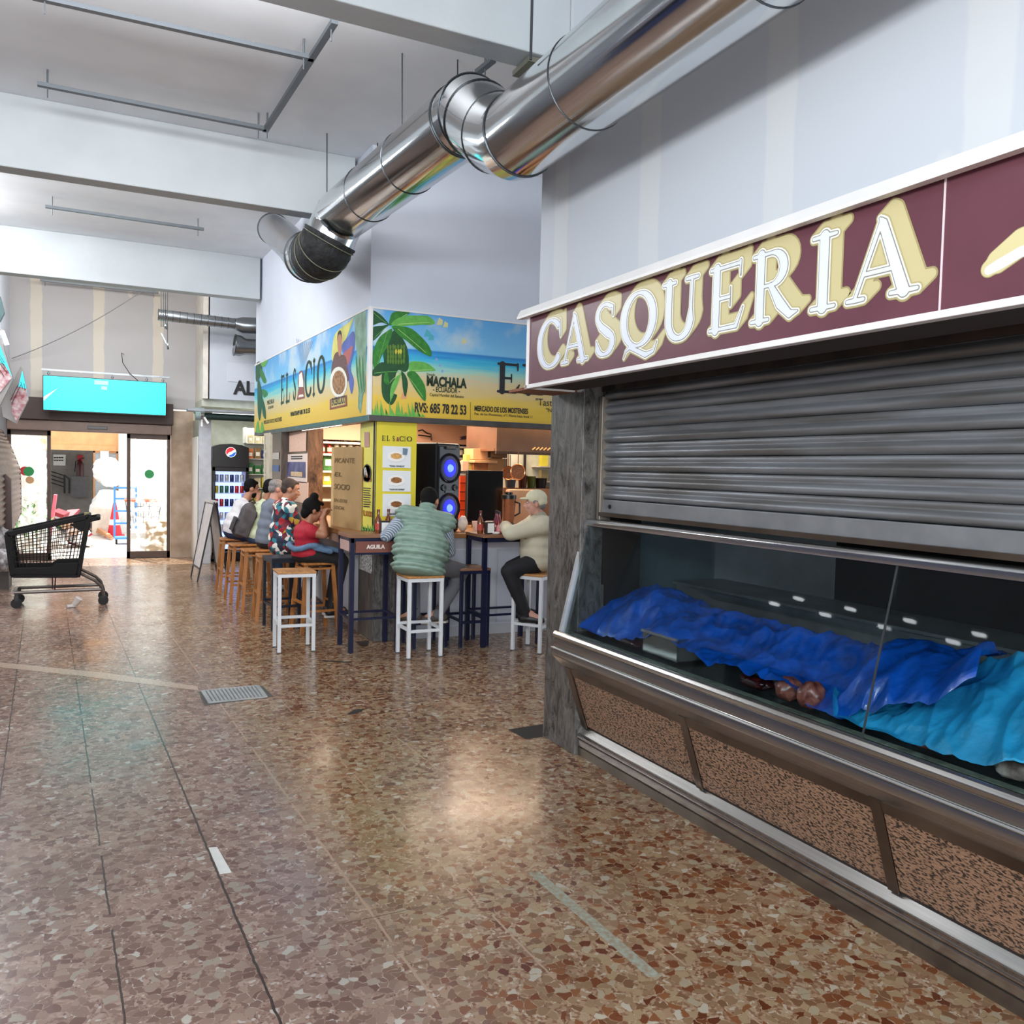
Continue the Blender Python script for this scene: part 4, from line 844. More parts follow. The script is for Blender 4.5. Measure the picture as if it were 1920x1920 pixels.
def rounded(pts,n=4):
    out=[];L_n=len(pts)
    for i in range(L_n):
        a0,b0,c0,d0=[V((*pts[(i+k)%L_n],0)) for k in (-1,0,1,2)]
        for k in range(n):
            t=k/n; q=.5*((2*b0)+(c0-a0)*t+(2*a0-5*b0+4*c0-d0)*t*t+(3*b0-a0-3*c0+d0)*t**3); out.append((q.x,q.y))
    return out
def leafpoly(fn, pts, m, par, off=.012, name='palm_leaf', rnd_=True):
    if rnd_ and name in ('palm_leaf','palm_trunk'): pts=rounded(pts)
    return MB().poly([fn(x,y,off) for x,y in pts]).build(name,m,par,w=1)
# banana palm (right banner)
leaves = [
 ([(40,70),(110,95),(170,150),(215,215),(140,190),(60,215),(40,212)],gdk),([(215,215),(150,222),(60,235),(40,280),(40,380),(110,330),(160,265)],gdk),
 ([(245,255),(180,290),(120,340),(75,420),(45,520),(45,600),(80,700),(110,640),(130,560),(195,440),(240,330)],gmd),
 ([(215,215),(230,130),(260,85),(330,75),(430,90),(380,125),(320,160),(250,215)],gmd),([(240,205),(300,150),(400,120),(520,120),(620,125),(690,190),(640,215),(560,215),(400,225),(300,228)],glt),
 ([(240,232),(330,228),(440,250),(540,330),(620,420),(655,500),(640,540),(560,505),(480,450),(410,390),(330,330)],gmd),
 ([(430,600),(520,590),(610,610),(695,680),(640,690),(520,695),(430,690)],glt),([(400,715),(470,690),(540,760),(590,860),(590,1000),(520,930),(450,820)],gmd),
 ([(340,690),(390,740),(410,830),(385,955),(360,880),(350,780)],gdk),([(345,700),(300,830),(250,950),(230,1010),(230,880),(270,780)],glt),
 ([(170,600),(100,620),(30,720),(110,740),(190,660)],gdk),([(200,700),(215,830),(165,800),(170,720)],gmd)]
trunk = [(160,480),(240,300),(300,280),(400,440),(420,640),(380,700),(300,690),(260,900),(300,940),(240,1040),(150,950),(140,740),(165,620)]
leafpoly(R_,trunk,gdk,br,.011,'palm_trunk')
ribm=mat('print leaf rib','a9cf7a',.5,noise=None)
for i,(p_,m_) in enumerate(leaves):
    lo=leafpoly(R_,p_,m_,br,.013+.0012*i); cxm_=sum(p[0] for p in p_)/len(p_); cym_=sum(p[1] for p in p_)/len(p_)
    far_=max(p_,key=lambda p:(p[0]-230)**2+(p[1]-(215 if cym_<560 else 690))**2); st0=(230+(cxm_-230)*.1,215) if cym_<560 else (370,700)
    g_=MB(); mid_=((st0[0]+far_[0])/2*.5+cxm_*.5,(st0[1]+far_[1])/2*.5+cym_*.5); o_=.0136+.0012*i
    q_=[((1-t)**2*st0[0]+2*t*(1-t)*mid_[0]+t*t*far_[0],(1-t)**2*st0[1]+2*t*(1-t)*mid_[1]+t*t*far_[1]) for t in [k/8 for k in range(9)]]
    for k in range(1,7): g_.poly([R_(q_[k][0],q_[k][1]-3,o_),R_(q_[k+1][0],q_[k+1][1]-3,o_),R_(q_[k+1][0],q_[k+1][1]+3,o_),R_(q_[k][0],q_[k][1]+3,o_)])
    g_.build('leaf_rib',ribm if m_ is not gdk else glt,lo,w=1)
bg = [mat('print banana green','587d2e',.5,noise=None),mat('print banana yellow','c9c245',.5,noise=None)]
rb = random.Random(3); mg = MB(); my = MB()
for r_ in range(4):
    for k in range(7):
        x_=205+k*27+rb.uniform(-5,5); y_=440+r_*48+rb.uniform(-5,5)
        (my if (r_ in (1,) and 3<=k<=5) else mg).poly([R_(x_-11,y_,.03),R_(x_-7,y_-22,.03),R_(x_+7,y_-22,.03),R_(x_+12,y_+5,.03),R_(x_+4,y_+34,.03),R_(x_-7,y_+28,.03)])
mg.build('green_bananas',bg[0],br,w=1); my.build('ripe_bananas',bg[1],br,w=1)
gr = MB()
for k in range(20):
    x_=25+k*28; gr.poly([R_(x_,1160,.031),R_(x_+rb.uniform(-25,30),960+rb.uniform(0,110)+k*3,.031),R_(x_+34,1160,.031)])
gr.build('grass_tufts',glt,br,w=1)
patch = [mat('print peach','dc9c74',.5,noise=None,),mat('print lilac','8a9fd0',.5,noise=None),mat('print pale yellow','d3cf9a',.5,noise=None),mat('print teal','4fa9b8',.5,noise=None)]
for x_,y_,k,s_ in ((600,300,3,60),(640,340,3,55),(700,570,1,28),(735,630,1,24),(760,690,1,24),(730,180,2,60),(790,210,2,50),(360,940,0,60),(560,960,0,50),(980,380,2,45)):
    leafpoly(R_,[(x_,y_-s_*.7),(x_+s_*.7,y_-s_*.2),(x_+s_*.6,y_+s_*.6),(x_-s_*.4,y_+s_*.6)],patch[k],br,.0118,'printed_patch')
ink = mat('print green black','1e3325',.5,noise=None); ink2 = mat('print ink','25262a',.5,noise=None)
def tR(txt,x0,y0,x1,h,m=ink2,nm='lettering',bold=0.0,x_sp=1):
    a=R_(x0,y0,.036); b_=R_(x1,y0+(x1-x0)*.075,.036); a.z-=0; textmesh(nm,txt,m,a,(1,0,0),(0,0,1),h,parent=br,width=b_.x-a.x,bold=bold)
tR('Desde',605,735,690,.035,ink); tR('MACHALA',603,835,1015,.125,ink,bold=.006); tR('- ECUADOR -',668,900,945,.07,ink,bold=.001); tR('Capital Mundial del Banano',635,945,985,.042,ink)
tR('RVS: 685 78 22 53',480,1108,1010,.125,ink2,bold=.004); tR('MERCADO DE LOS MOSTENSES',1095,1098,1645,.072,ink2,bold=.002); tR('Pza. de los Mostenses, nº1. Planta baja, local 11',1095,1140,1690,.035,ink2)
tR('"Tasty food"',1725,1040,2120,.10,ink2); tR('"No te arrepentirás"',1830,1110,2300,.055,ink2)
leafpoly(R_,[(1052,1010),(1056,1010),(1056,1205),(1052,1205)],ink2,br,.02,'divider_line')
def Rr(x,y,w_,h_): return [(x,y),(x+w_,y+w_*.07),(x+w_,y+w_*.07+h_),(x,y+h_)]
# left banner art
def tL(pts,m,off=.014,nm='palm_leaf'):
    if nm in ('palm_leaf','figure_shirt','figure_face','figure_hair','flag_shape'): pts=rounded(pts)
    return MB().poly([L_(x,y,off) for x,y in pts]).build(nm,m,bl_,w=1)
for i,(p_,m_) in enumerate([([(0,850),(60,800),(95,900),(60,1050),(0,1100)],gdk),([(60,900),(110,960),(160,1100),(120,1130),(70,1020)],gmd),([(30,1050),(80,1200),(100,1400),(60,1700),(30,1600),(20,1300)],gdk),([(90,1230),(160,1250),(180,1310),(120,1350)],gmd),([(90,1350),(140,1500),(150,1680),(100,1600)],gdk),([(75,850),(120,770),(180,780),(130,880)],glt),([(0,1880),(30,1700),(60,1880),(90,1720),(120,1870)],glt)]): tL(p_,m_,.014+.0015*i)
palm = mat('print faded palm','7fa38a',.5,noise=(9,.35))
tL([(1510,100),(1690,20),(1690,700),(1660,1200),(1600,1600),(1560,1500),(1580,900),(1520,500)],palm,.013,'palm_fronds')
for k in range(6): tL([(1530+25*k,700),(1560+22*k,900),(1590+18*k,1300),(1540+22*k,1000)],[gmd,palm][k%2],.016+.001*k)
tL([(1310,560),(1400,430),(1500,340),(1510,600),(1450,900),(1500,1100),(1460,1300),(1400,1000),(1340,720)],mat('print flag blue','5668b4',.5,noise=(6,.2)),.0135,'flag_shape')
tL([(1330,700),(1420,600),(1480,560),(1440,760),(1390,860)],mat('print flag red','b0605e',.5,noise=None),.0145,'flag_shape')
tL([(1170,800),(1180,500),(1240,340),(1420,200),(1500,110),(1400,400),(1300,600)],mat('print flag yellow','d6d271',.5,noise=(5,.2)),.013,'flag_shape')
# cook figure holding a plate
tL([(1150,1000),(1160,860),(1200,700),(1250,650),(1300,690),(1370,720),(1400,900),(1410,1100),(1150,1150)],mat('print checked shirt','6f4f4c',.5,noise=(60,.5)),.018,'figure_shirt')
tL([(1255,640),(1245,470),(1262,370),(1290,340),(1312,390),(1315,520),(1305,660),(1280,720)],mat('print face','b98264',.5,noise=None),.019,'figure_face')
tL([(1245,480),(1250,370),(1285,320),(1310,360),(1314,470),(1300,395),(1285,385),(1262,395)],ink2,.020,'figure_hair')
def oval(cx,cy,rx,ry,n=24): return [(cx+rx*math.cos(2*PI*i/n),cy+ry*math.sin(2*PI*i/n)) for i in range(n)]
tL(oval(1265,1115,132,235),mat('print white','e6e4da',.5,noise=None),.021,'plate'); tL(oval(1268,1120,100,185),mat('print food','b98a5a',.5,noise=(30,.5),hx2='6e4428'),.022,'food')
tL([(1130,1380),(1390,1310),(1395,1480),(1130,1540)],mat('print red brown','8a4a3e',.5,noise=None),.022,'label_frame'); tL([(1155,1400),(1365,1345),(1368,1455),(1155,1505)],mat('print gold','cdb96a',.5,noise=(30,.2)),.023,'label_panel')
lu = LD*-1
def tT(txt,x0,y0,x1,h,m=ink2,nm='lettering',bold=0.0):
    a=L_(x0,y0,.024); b_=L_(x1,y0,.024); textmesh(nm,txt,m,a,lu,(0,0,1),h,parent=bl_,width=(V((b_.x,b_.y,0))-V((a.x,a.y,0))).length,bold=bold)
tT('ENCEBOLLADO',1160,1475,1362,.11,ink2,bold=.003)
# EL SOCIO built with strokes (serif capitals)
SL = {'E':LET['E'],'L':[[(.2,.03,T),(.2,.97,T)],serif(.2,.97,.2),[(.03,.03,.03),(.72,.03,.035)],[(.7,.05,.04),(.8,.33,.012)]],'S':LET['S'],'C':LET['C'],'I':LET['I'],'O':[arc(.5,.5,.45,.47,0,360,.03,.1,30)]}
def serifword(par, items, fnp, m, name='letter'):
    for ch,q0,q1,h in items:        # q0 bottom-left pixel point, q1 bottom-right: world points; h height
        U_ = q1-q0; mb = sdf_fill(SL[ch],.012,None,lambda q,z:q0+U_*(q.x)+V((0,0,h*q.y)),0,.03)
        mb.build(name,m,par,w=1)
its=[]
for ch,xa,ya,xb in (('E',1322,905,1600),('L',1592,922,1870)):
    q0=R_(xa,ya,.03); q1=R_(xb,ya,.03); q1.z=q0.z; its.append((ch,q0,q1,R_(xa,ya-303,.03).z-q0.z))
serifword(br,its,None,ink2,'letter')
its = []
for ch,xa,ya,xb,yb,hh in (('E',378,1450,440,1435,.36),('L',455,1430,530,1405,.36),('S',565,1390,628,1380,.38),('C',745,1345,845,1320,.40),('I',865,1320,935,1305,.40),('O',935,1300,1050,1290,.41)):
    q0=L_(xa,ya,.024); q1=L_(xb,yb,.024); q1.z=q0.z; its.append((ch,q0,q1,hh))
serifword(bl_,its,None,ink)
tL([(625,1390),(650,1210),(640,1110),(665,950),(700,930),(730,1000),(735,1200),(745,1360)],MATS['print red brown'],.024,'figure_emblem'); tL([(655,1190),(660,1000),(700,960),(722,1100),(725,1190)],MATS['print white'],.025,'emblem_head'); tL([(645,1350),(660,1310),(720,1300),(730,1335)],MATS['print white'],.026,'emblem_base')
rayb = MB()
for k in range(9):
    x_=620+k*32; rayb.poly([L_(690+k*4,900,.02),L_(x_-4,500+abs(k-5)*-10,.02),L_(x_+6,500+abs(k-5)*-10,.02)])
rayb.build('smoke_lines',mat('print grey blue','8b9bb4',.5,noise=None),bl_,w=1)
tT('WHATSAPP 685 78 22 53',525,1640,825,.075,ink2,bold=.002); tT('MACHALA',170,1465,275,.09,ink); tT('ECUADOR',185,1530,265,.055,ink)
tT('MERCADO DE LOS MOSTENSES',120,1760,395,.075,ink2)
# canopy trims under the banners
ct = mat('canopy aluminium','6c6a68',.35,.7,noise=(4,.2))
ks = thing('canopy_trim','grey metal canopy edge running under both beach banners','canopy trim',(2.4,7.8,2.1))
MB().box((2.23,7.68,2.085),(5.6,7.80,2.14)).build('front_profile',ct,ks,w=1,bevel=.004)
MB().prism([LP0+V((0,0,2.085)),LD+LP0+V((0,0,2.085)),LD+LP0+V((0,0,2.14)),LP0+V((0,0,2.14))],-LN*.12).build('side_profile',ct,ks,w=1,bevel=.004)
MB().box((2.35,7.8,2.10),(5.6,7.95,2.2)).build('soffit',mat('soffit dark','3a302b',.6),ks,w=1)
tb = onp(565,797,LP0,LN); 
tl = thing('tube_light','lit fluorescent tube under the side banner above the bald man','lamp',(2.24,9.6,2.10)); MB().cyl((0,-.9,0),(-.02,.9,0),.018,8).build('tube',mat('tube glow','fff4e2',.4,noise=None,emit=6),tl); MB().box((-.02,-.95,.018),(.03,.95,.035)).build('batten',wf,tl)
# corner pillar + posters
cpil = MB().box((2.315,7.735,0),(2.72,8.25,2.10)); struct('trim_8',cpil,mrb,bevel=.004)
yel = mat('yellow poster','d8c838',.45,noise=(3,.06))
ps = thing('menu_poster','tall yellow EL SOCIO menu poster with three dish photos at the kiosk corner','poster',(2.53,7.73,1.6))
a=ony(705,790,7.72); b_=ony(782,790,7.72); zt=2.085; zb=1.07
MB().box((a.x+.01,7.722,zb),(b_.x,7.735,zt)).build('sheet',yel,ps,w=1)
def PR(px,py,y=7.715): return ony(px,py,y)
q0=PR(716,826); its=[]
xx=[('E',716,724),('L',725,732),('S',736,742),('C',749,757),('I',758,762),('O',763,772)]
for ch,pa,pb in xx:
    q0=PR(pa,826+ (pa-716)*.03); q1=PR(pb,826+(pa-716)*.03); q1.z=q0.z; its.append((ch,q0,q1,.046))
serifword(ps,its,None,ink2,'letter')
a=PR(743,827);MB().poly([a,a+V((.028,0,0)),a+V((.02,0,.04)),a+V((.008,0,.04))]).build('emblem',MATS['print red brown'],ps,w=1)
food=[mat('food gold','d2a25e',.5,noise=(40,.3)),mat('food brown','9c6638',.5,noise=(40,.4)),mat('food mixed','a8693a',.5,noise=(50,.5),hx2='5a3a1c')]
for k,(y0,y1) in enumerate(((836,878),(882,922),(926,968))):
    a=PR(718,y0);b_=PR(770,y1); MB().box((a.x,7.717,b_.z),(b_.x,7.722,a.z)).build('dish_card',mat('card white','dfe2e4',.5,noise=None),ps,w=1)
    c=PR(743,(y0+y1)/2-1,7.712); MB().poly([c+V((.085*math.cos(t/12*PI),0,.05*math.sin(t/12*PI))) for t in range(24)]).build('plate',mat('plate white','eceae6',.4,noise=None),ps,w=1)
    c.y=7.709; MB().poly([c+V((.055*math.cos(t/8*PI)*(1.1 if t%2 else .9),0,.028*math.sin(t/8*PI)+.004)) for t in range(16)]).build('food',food[k],ps,w=1)
    if k==0: c2=PR(759,847,7.709); MB().poly([c2+V(v_) for v_ in ((-.02,0,-.03),(.02,0,-.03),(.03,0,.03),(-.02,0,.035))]).build('cup',mat('cup blue grey','6a7f92',.5,noise=None),ps,w=1)
    textmesh('caption',['"TONGA / ENVUELTO"','"CALDO DE CORVINA"','"BANDEJA MIXTA"'][k],ink2,PR(730,y1-3,7.712),(1,0,0),(0,0,1),.02,parent=ps,width=.15,bold=.0006)
pn = thing('price_poster','narrow yellow poster on the left face of the kiosk corner pillar','poster',(2.3,7.9,1.6))
XL=2.305
a=onx(677,800,XL); MB().box((XL,7.74,1.07),(2.315,a.y,2.085)).build('sheet',mat('yellow poster light','e2d860',.45,noise=(3,.06)),pn,w=1)
MB().box((2.303,7.735,1.07),(2.31,7.76,2.085)).build('dark_edge',dark,pn,w=1)
def LPx(px,py): return onx(px,py,XL-.006)
def lp(pts,m,nm): return MB().poly([LPx(*q) for q in pts]).build(nm,m,pn,w=1)
lp([(683,810),(692,810),(692,838),(683,838)],mat('print pink','b98c84',.5,noise=None),'emblem'); lp(oval(688,887,8,17,16),ink2,'badge'); lp(oval(688,885,6,13,16),MATS['print white'],'badge_ring'); lp(oval(688,887,4,9,12),MATS['food brown'],'badge_centre'); lp([(681,895),(696,896),(696,903),(681,902)],MATS['print red brown'],'badge_label')
for k in range(9): lp([(681,914+k*4.3),(695-(k%3),915+k*4.3),(695-(k%3),916.6+k*4.3),(681,915.6+k*4.3)],ink2,'text_line')
textmesh('lettering','EL SOCIO',mat('print orange brown','9a5a22',.5,noise=None),LPx(681,966),(0,-1,0),(0,0,1),.07,parent=pn,width=abs(LPx(681,966).y-LPx(697,966).y),bold=.002)
for k in range(5): lp([(678+k*5,995),(679+k*5,982+(k%2)*3),(682+k*5,995)],glt,'grass')
# newspaper-like notice at pillar foot
nt_ = thing('pasted_flyer','small black and white flyer pasted low on the kiosk corner pillar','flyer',(2.31,8.0,.8)); fm = mat('flyer print','cfcfcc',.6,noise=(45,.9),hx2='1c1c1e')
a=onx(675,1022,2.312); b_=onx(697,1076,2.312); MB().box((2.309,b_.y,b_.z),(2.314,a.y,a.z)).build('sheet',fm,nt_,w=1)
# counters
wc = mat('counter white panel','cdd0da',.4,noise=(2,.04)); wt = mat('counter wood top','9a6a3c',.4,noise=(3,.3),stretch=(1,12,12),bump=(20,.05))
c1 = thing('bar_counter','white front bar counter facing the camera, wooden top','counter',(3.5,7.75,0))
MB().box((2.72,7.76,.03),(7,7.82,.98)).build('front_panel',wc,c1,w=1); MB().box((2.72,7.75,.0),(7,7.77,.10)).build('plinth',mat('plinth white','bfc1c8',.4,noise=None),c1,w=1)
MB().box((2.73,7.66,.985),(7,8.85,1.03)).build('worktop',wt,c1,w=1,bevel=.004)
for xx in (3.0,3.62,4.24): MB().box((xx,7.752,.12),(xx+.52,7.76,.86)).build('panel_inset',mat('inset white','c2c6d2',.4,noise=None),c1,w=1)
MB().box((2.72,8.8,0),(7,8.85,.98)).build('back_panel',wc,c1,w=1)
c2 = thing('bar_counter','side bar counter where the row of customers sits','counter',(2.35,10.3,0))
MB().box((2.34,8.25,.03),(2.40,12.4,.98)).build('front_panel',wc,c2,w=1); MB().box((2.33,8.25,0),(2.35,12.4,.09)).build('plinth',mat('plinth dark','8b8480',.5,noise=None),c2,w=1)
MB().box((2.12,8.12,.985),(2.62,12.4,1.03)).build('worktop',wt,c2,w=1,bevel=.004); MB().box((2.13,8.15,.90),(2.34,12.38,.984)).build('top_apron',mat('apron brown','a88672',.5),c2,w=1)
# cardboard sheet with handwriting
kb = thing('cardboard_sign','brown cardboard sheet with faint handwriting standing on the side counter','sign',(2.2,8.2,1.03))
XC=2.22
ka,kb_,kc,kd = onx(624,1000,XC),onx(677,990,2.29),onx(677,838,2.29),onx(628,838,XC)
ka.z=kb_.z=1.032; 
MB().prism([V((ka.x,ka.y,.985)),V((kb_.x,kb_.y,1.032)),V((kb_.x,kb_.y,kc.z)),V((ka.x,ka.y,kd.z))],(.008,.004,0)).build('sheet',mat('cardboard','a98a5c',.75,noise=(3,.15),bump=(40,.05)),kb,w=1)
MB().prism([V((ka.x-.02,ka.y+.02,.985)),V((ka.x,ka.y,.985)),V((ka.x,ka.y,kd.z)),V((ka.x-.02,ka.y+.02,kd.z))],(.006,.004,0)).build('folded_edge',mat('cardboard edge','c0a274',.75),kb,w=1)
nn=(V((kb_.x,kb_.y,0))-V((ka.x,ka.y,0))).normalized(); pen=mat('faded marker','6b5532',.7,noise=None); nrm=V((nn.y,-nn.x,0)); 
if nrm.x>0: nrm=-nrm
for txt,f,hh,wd in (('PICANTE',.80,.09,.9),('EL',.63,.08,.35),('SOCIO',.47,.1,.7),('EN ESTE',.31,.06,.6),('LOCAL',.22,.06,.5)):
    o_=V((ka.x,ka.y,1.03+(kd.z-1.03)*f))+nn*.04+nrm*.006; textmesh('handwriting',txt,pen,o_,nn,(0,0,1),hh*.8,parent=kb,width=(kb_-ka).length*wd*.8,shear=.15)
# far end posts, marble and posters of the side opening
t = thing('lettered_post','white post with faint letters at the far end of the kiosk','post',(2.09,12.9,0)); a=onp(494,900,LP0,LN); b_=onp(507,900,LP0,LN)
MB().box((a.x,b_.y,0),(a.x+.1,a.y,2.10)).build('post',mat('cream post','cfc4ae',.6),t,w=1)
for k in range(7): 
    q=onp(500,822+k*15,LP0,LN); textmesh('lettering','FRUTERIA'[k],mat('faint grey print','a9a294',.6,noise=None),V((a.x-.004,q.y+.06,q.z-.05)),(0,-1,0),(0,0,1),.12,parent=t)
t = marble('brown marble','2a1a12','8a6548',5)
a=onp(508,900,LP0,LN); b_=onp(527,900,LP0,LN); struct('trim_9',MB().box((2.12,b_.y,0),(2.3,a.y,2.10)),marble('dark marble','14100e','5e4a3a',6))
a2=onp(578,900,(2.2,11,0),LN); struct('trim_10',MB().box((2.22,a2.y,1.03),(2.4,b_.y,2.10)),t)
def side_sheet(nm,lab,cat,pts,m,x=2.21):
    a=onx(pts[0],pts[1],x); b_=onx(pts[2],pts[3],x); t=thing(nm,lab,cat,(x,(a.y+b_.y)/2,(a.z+b_.z)/2)); MB().box((x-.004,b_.y,b_.z),(x,a.y,a.z)).build('sheet',m,t,w=1); return t,a,b_
side_sheet('paper_notice','pinkish blank paper notice at the top of the brown marble panel','notice',(543,812,574,846),mat('pink paper','e0b8a4',.7,noise=(30,.1)))
t,a,b_=side_sheet('event_poster','framed poster with blue picture on the brown marble panel','poster',(534,852,576,906),mat('cream paper','e6d2c6',.6,noise=None))
c=onx(538,866,2.2);d=onx(572,896,2.2); MB().box((2.203,d.y,d.z),(2.206,c.y,c.z)).build('picture',mat('poster picture','6a6a9a',.5,noise=(5,.8),hx2='2c2a50'),t,w=1)
c=onx(545,884,2.199);d=onx(566,894,2.199); MB().box((2.200,d.y,d.z),(2.203,c.y,c.z)).build('picture_food',mat('poster food','d6a040',.5,noise=(12,.6),hx2='c8c0b8'),t,w=1)
for k in range(2): c=onx(545,855+k*4,2.199);d=onx(566,857+k*4,2.199); MB().box((2.203,d.y,d.z),(2.206,c.y,c.z)).build('text_line',ink2,t,w=1)
side_sheet('paper_notice','plain pink sheet below the framed poster behind the heads','notice',(553,902,578,945),mat('pink paper low','e2bca6',.7,noise=None))
for py,hx_ in ((855,'b8b0a8'),(878,'3a5a8c')):
    side_sheet('sticker_plate','small '+('white' if py<860 else 'blue')+' sticker on the dark marble post','sticker',(511,py-6,523,py+6),mat('plate %s'%hx_,hx_,.5,noise=None),x=2.115)

# ---- interior: lintel, shelves, goods
YI=12.35
peach=mat('peach lintel','d8a486',.6,noise=(3,.05))
lz0=ony(800,831,YI).z
struct('trim_11',MB().box((2.3,YI,lz0),(7.9,YI+.05,2.42)),peach)
# painted fish
a=ony(896,821,YI-.01); fs=thing('fish_ornament','dark wooden fish ornament on the peach lintel inside the kiosk','ornament',(a.x,YI-.02,a.z))
MB().poly([(x*.0145-.15,0,-y*.011) for x,y in ((-12,0),(-2,-3),(10,-5),(22,-3),(30,0),(22,3),(8,4),(-2,2),(-12,4),(-9,1))]).build('fish',mat('fish purple','4a3648',.5),fs,solid=.012)
for (x0,y0,x1,y1) in ((785,812,808,822),(785,818,806,820),(806,822,809,831)):
    pass
t=thing('wall_rack','dark wire rack at the top left of the right opening','rack',tuple(ony(795,818,YI-.1)))
for q in ([(784,808),(792,806),(800,812),(808,814),(809,826)],[(784,816),(796,817),(808,819)]): MB().tube([ony(a,b,YI-.1) for a,b in q],.012,6).build('wire',mat('black wire','1b1512',.5,noise=None),t,w=1)
shm=mat('white shelf','d9d3c8',.5)
def shelf(nm,lab,x0,x1,y,zs_,dep=.3,m=shm):
    t=thing(nm,lab,'shelf',((x0+x1)/2,y,0)); 
    for z in zs_: MB().box((x0,y-dep,z-.015),(x1,y,z+.015)).build('shelf_board',m,t,w=1)
    for x in (x0,x1): MB().box((x-.015,y-dep,0),(x+.015,y,zs_[0]+.35)).build('side_panel',m,t,w=1)
    return t
zsh=[ony(700,y,12.5).z for y in (833,855,886,912,938)]
shelf('bottle_shelf','white wall shelving full of bottles and packets inside the kiosk',2.46,5.6,12.7,zsh,.32)
def bottle(h=.26,r=.036,m=None,capm=None,name='bottle'):
    t=thing(name,'','bottle')
    MB().lathe([(r*.9,0),(r,.01),(r,h*.55),(r*.85,h*.64),(r*.36,h*.76),(r*.32,h*.93)],seg=12).build('glass_body',m,t,smooth=True)
    MB().lathe([(r*.4,h*.92),(r*.4,h),(.001,h)],seg=10).build('cap',capm,t)
    MB().lathe([(r*1.02,h*.15),(r*1.02,h*.45)],seg=12).build('paper_label',mat('cream label','e0d8c0',.6,noise=None),t)
    return t
bcol=[('dark','1c1714'),('amber','6a3412'),('green','2c4a24'),('red','a8241c'),('yellow','c8a52a'),('clear','a9a9a0')]
capm=mat('bottle cap red','8c2a20',.4,noise=None)
protos=[bottle(.27 if i!=3 else .2,.036,mat('bottle '+n,h,.2,coat=.4),capm) for i,(n,h) in enumerate(bcol)]
first=[True]*6
def put(i,loc,label,group=None):
    global first
    if first[i]: o=protos[i]; first[i]=False; o.location=loc; o['label']=label
    else: o=copy_tree(protos[i],loc,None,label)
    if group: o['group']=group
    elif 'group' in o: del o['group']
    return o
rs=random.Random(11)
for r_,(z,nm) in enumerate(((zsh[0],'top'),(zsh[1],'second'))):
    x=2.52
    while x<5.4:
        i=rs.choice([0,1,2,4,5] if r_==0 else [0,1,3,3,5])
        put(i,(x,12.5,z+.016),bcol[i][0]+' bottle on the '+nm+' kiosk shelf',bcol[i][0]+' bottles on the '+nm+' kiosk shelf'); x+=.095 if r_==0 else .105
pk=[('green','3c7a34'),('yellow','d2b92e'),('orange','c8692c'),('brown','8a5a3a'),('white','ddd6cc')]
for r_,(z,nm) in enumerate(((zsh[2],'third'),(zsh[3],'fourth'))):
    x=2.55
    while x<5.4:
        k=rs.randrange(5); w_=rs.uniform(.13,.2); h=rs.uniform(.16,.24)
        o=MB().cbox((0,0,h/2),(w_,.09,h)).build('food_packet',mat('packet '+pk[k][0],pk[k][1],.45,noise=(12,.5)),bevel=.015); o.location=(x+w_/2,12.5,z+.016)
        MB().box((-w_*.3,-.048,h*.3),(w_*.3,-.046,h*.7)).build('printed_label',mat('packet label','eee6d4',.5,noise=None),o)
        tag(o,pk[k][0]+' food packet on the '+nm+' kiosk shelf','packet',pk[k][0]+' packets on the '+nm+' kiosk shelf'); x+=w_+.03
# espresso style machine, black with white rim, behind woman's head
a=onx(600,1000,2.55); t=thing('drinks_machine','black and white rounded drinks machine on the side counter behind the woman','machine',(2.52,9.3,1.03))
MB().grid(lambda u,v: V((.02+.2*math.cos(PI*u*.9),(v-.5)*.42,.02+.42*math.sin(PI*(.05+u*.9))**.8)),16,8).build('body',mat('machine black','17171a',.3),t,smooth=True,solid=.02)
MB().tube([(.02+.21*math.cos(PI*k/12*.9),-.22,.02+.43*math.sin(PI*(.05+k/12*.9))**.8) for k in range(13)],.014,8).build('white_rim',mat('machine white','e4ddd6',.3,noise=None),t,smooth=True)
MB().box((-.12,-.2,0),(.24,.2,.04)).build('base',MATS['machine black'],t)
MB().box((-.16,-.15,.30),(.0,.15,.36)).build('control_panel',mat('machine grey','9a9a9c',.4),t,bevel=.01)
for k,(hx_,lab) in enumerate((('2f8a90','teal'),('20303c','dark'),('3fb0b0','aqua'))):
    o=MB().box((-.12,-.1,0),(.12,.1,.022)).build('plastic_tray',mat('tray '+lab,hx_,.4),bevel=.006); o.location=(2.46,8.72,1.031+k*.024); tag(o,lab+' plastic tray in the small stack beside the cardboard sign','tray')
o=MB().box((-.07,-.05,0),(.07,.05,.16)).build('napkin_box',mat('napkin box','e6d8d2',.5),bevel=.006); o.location=(2.50,8.45,1.031); tag(o,'white napkin box behind the cardboard sign','box')

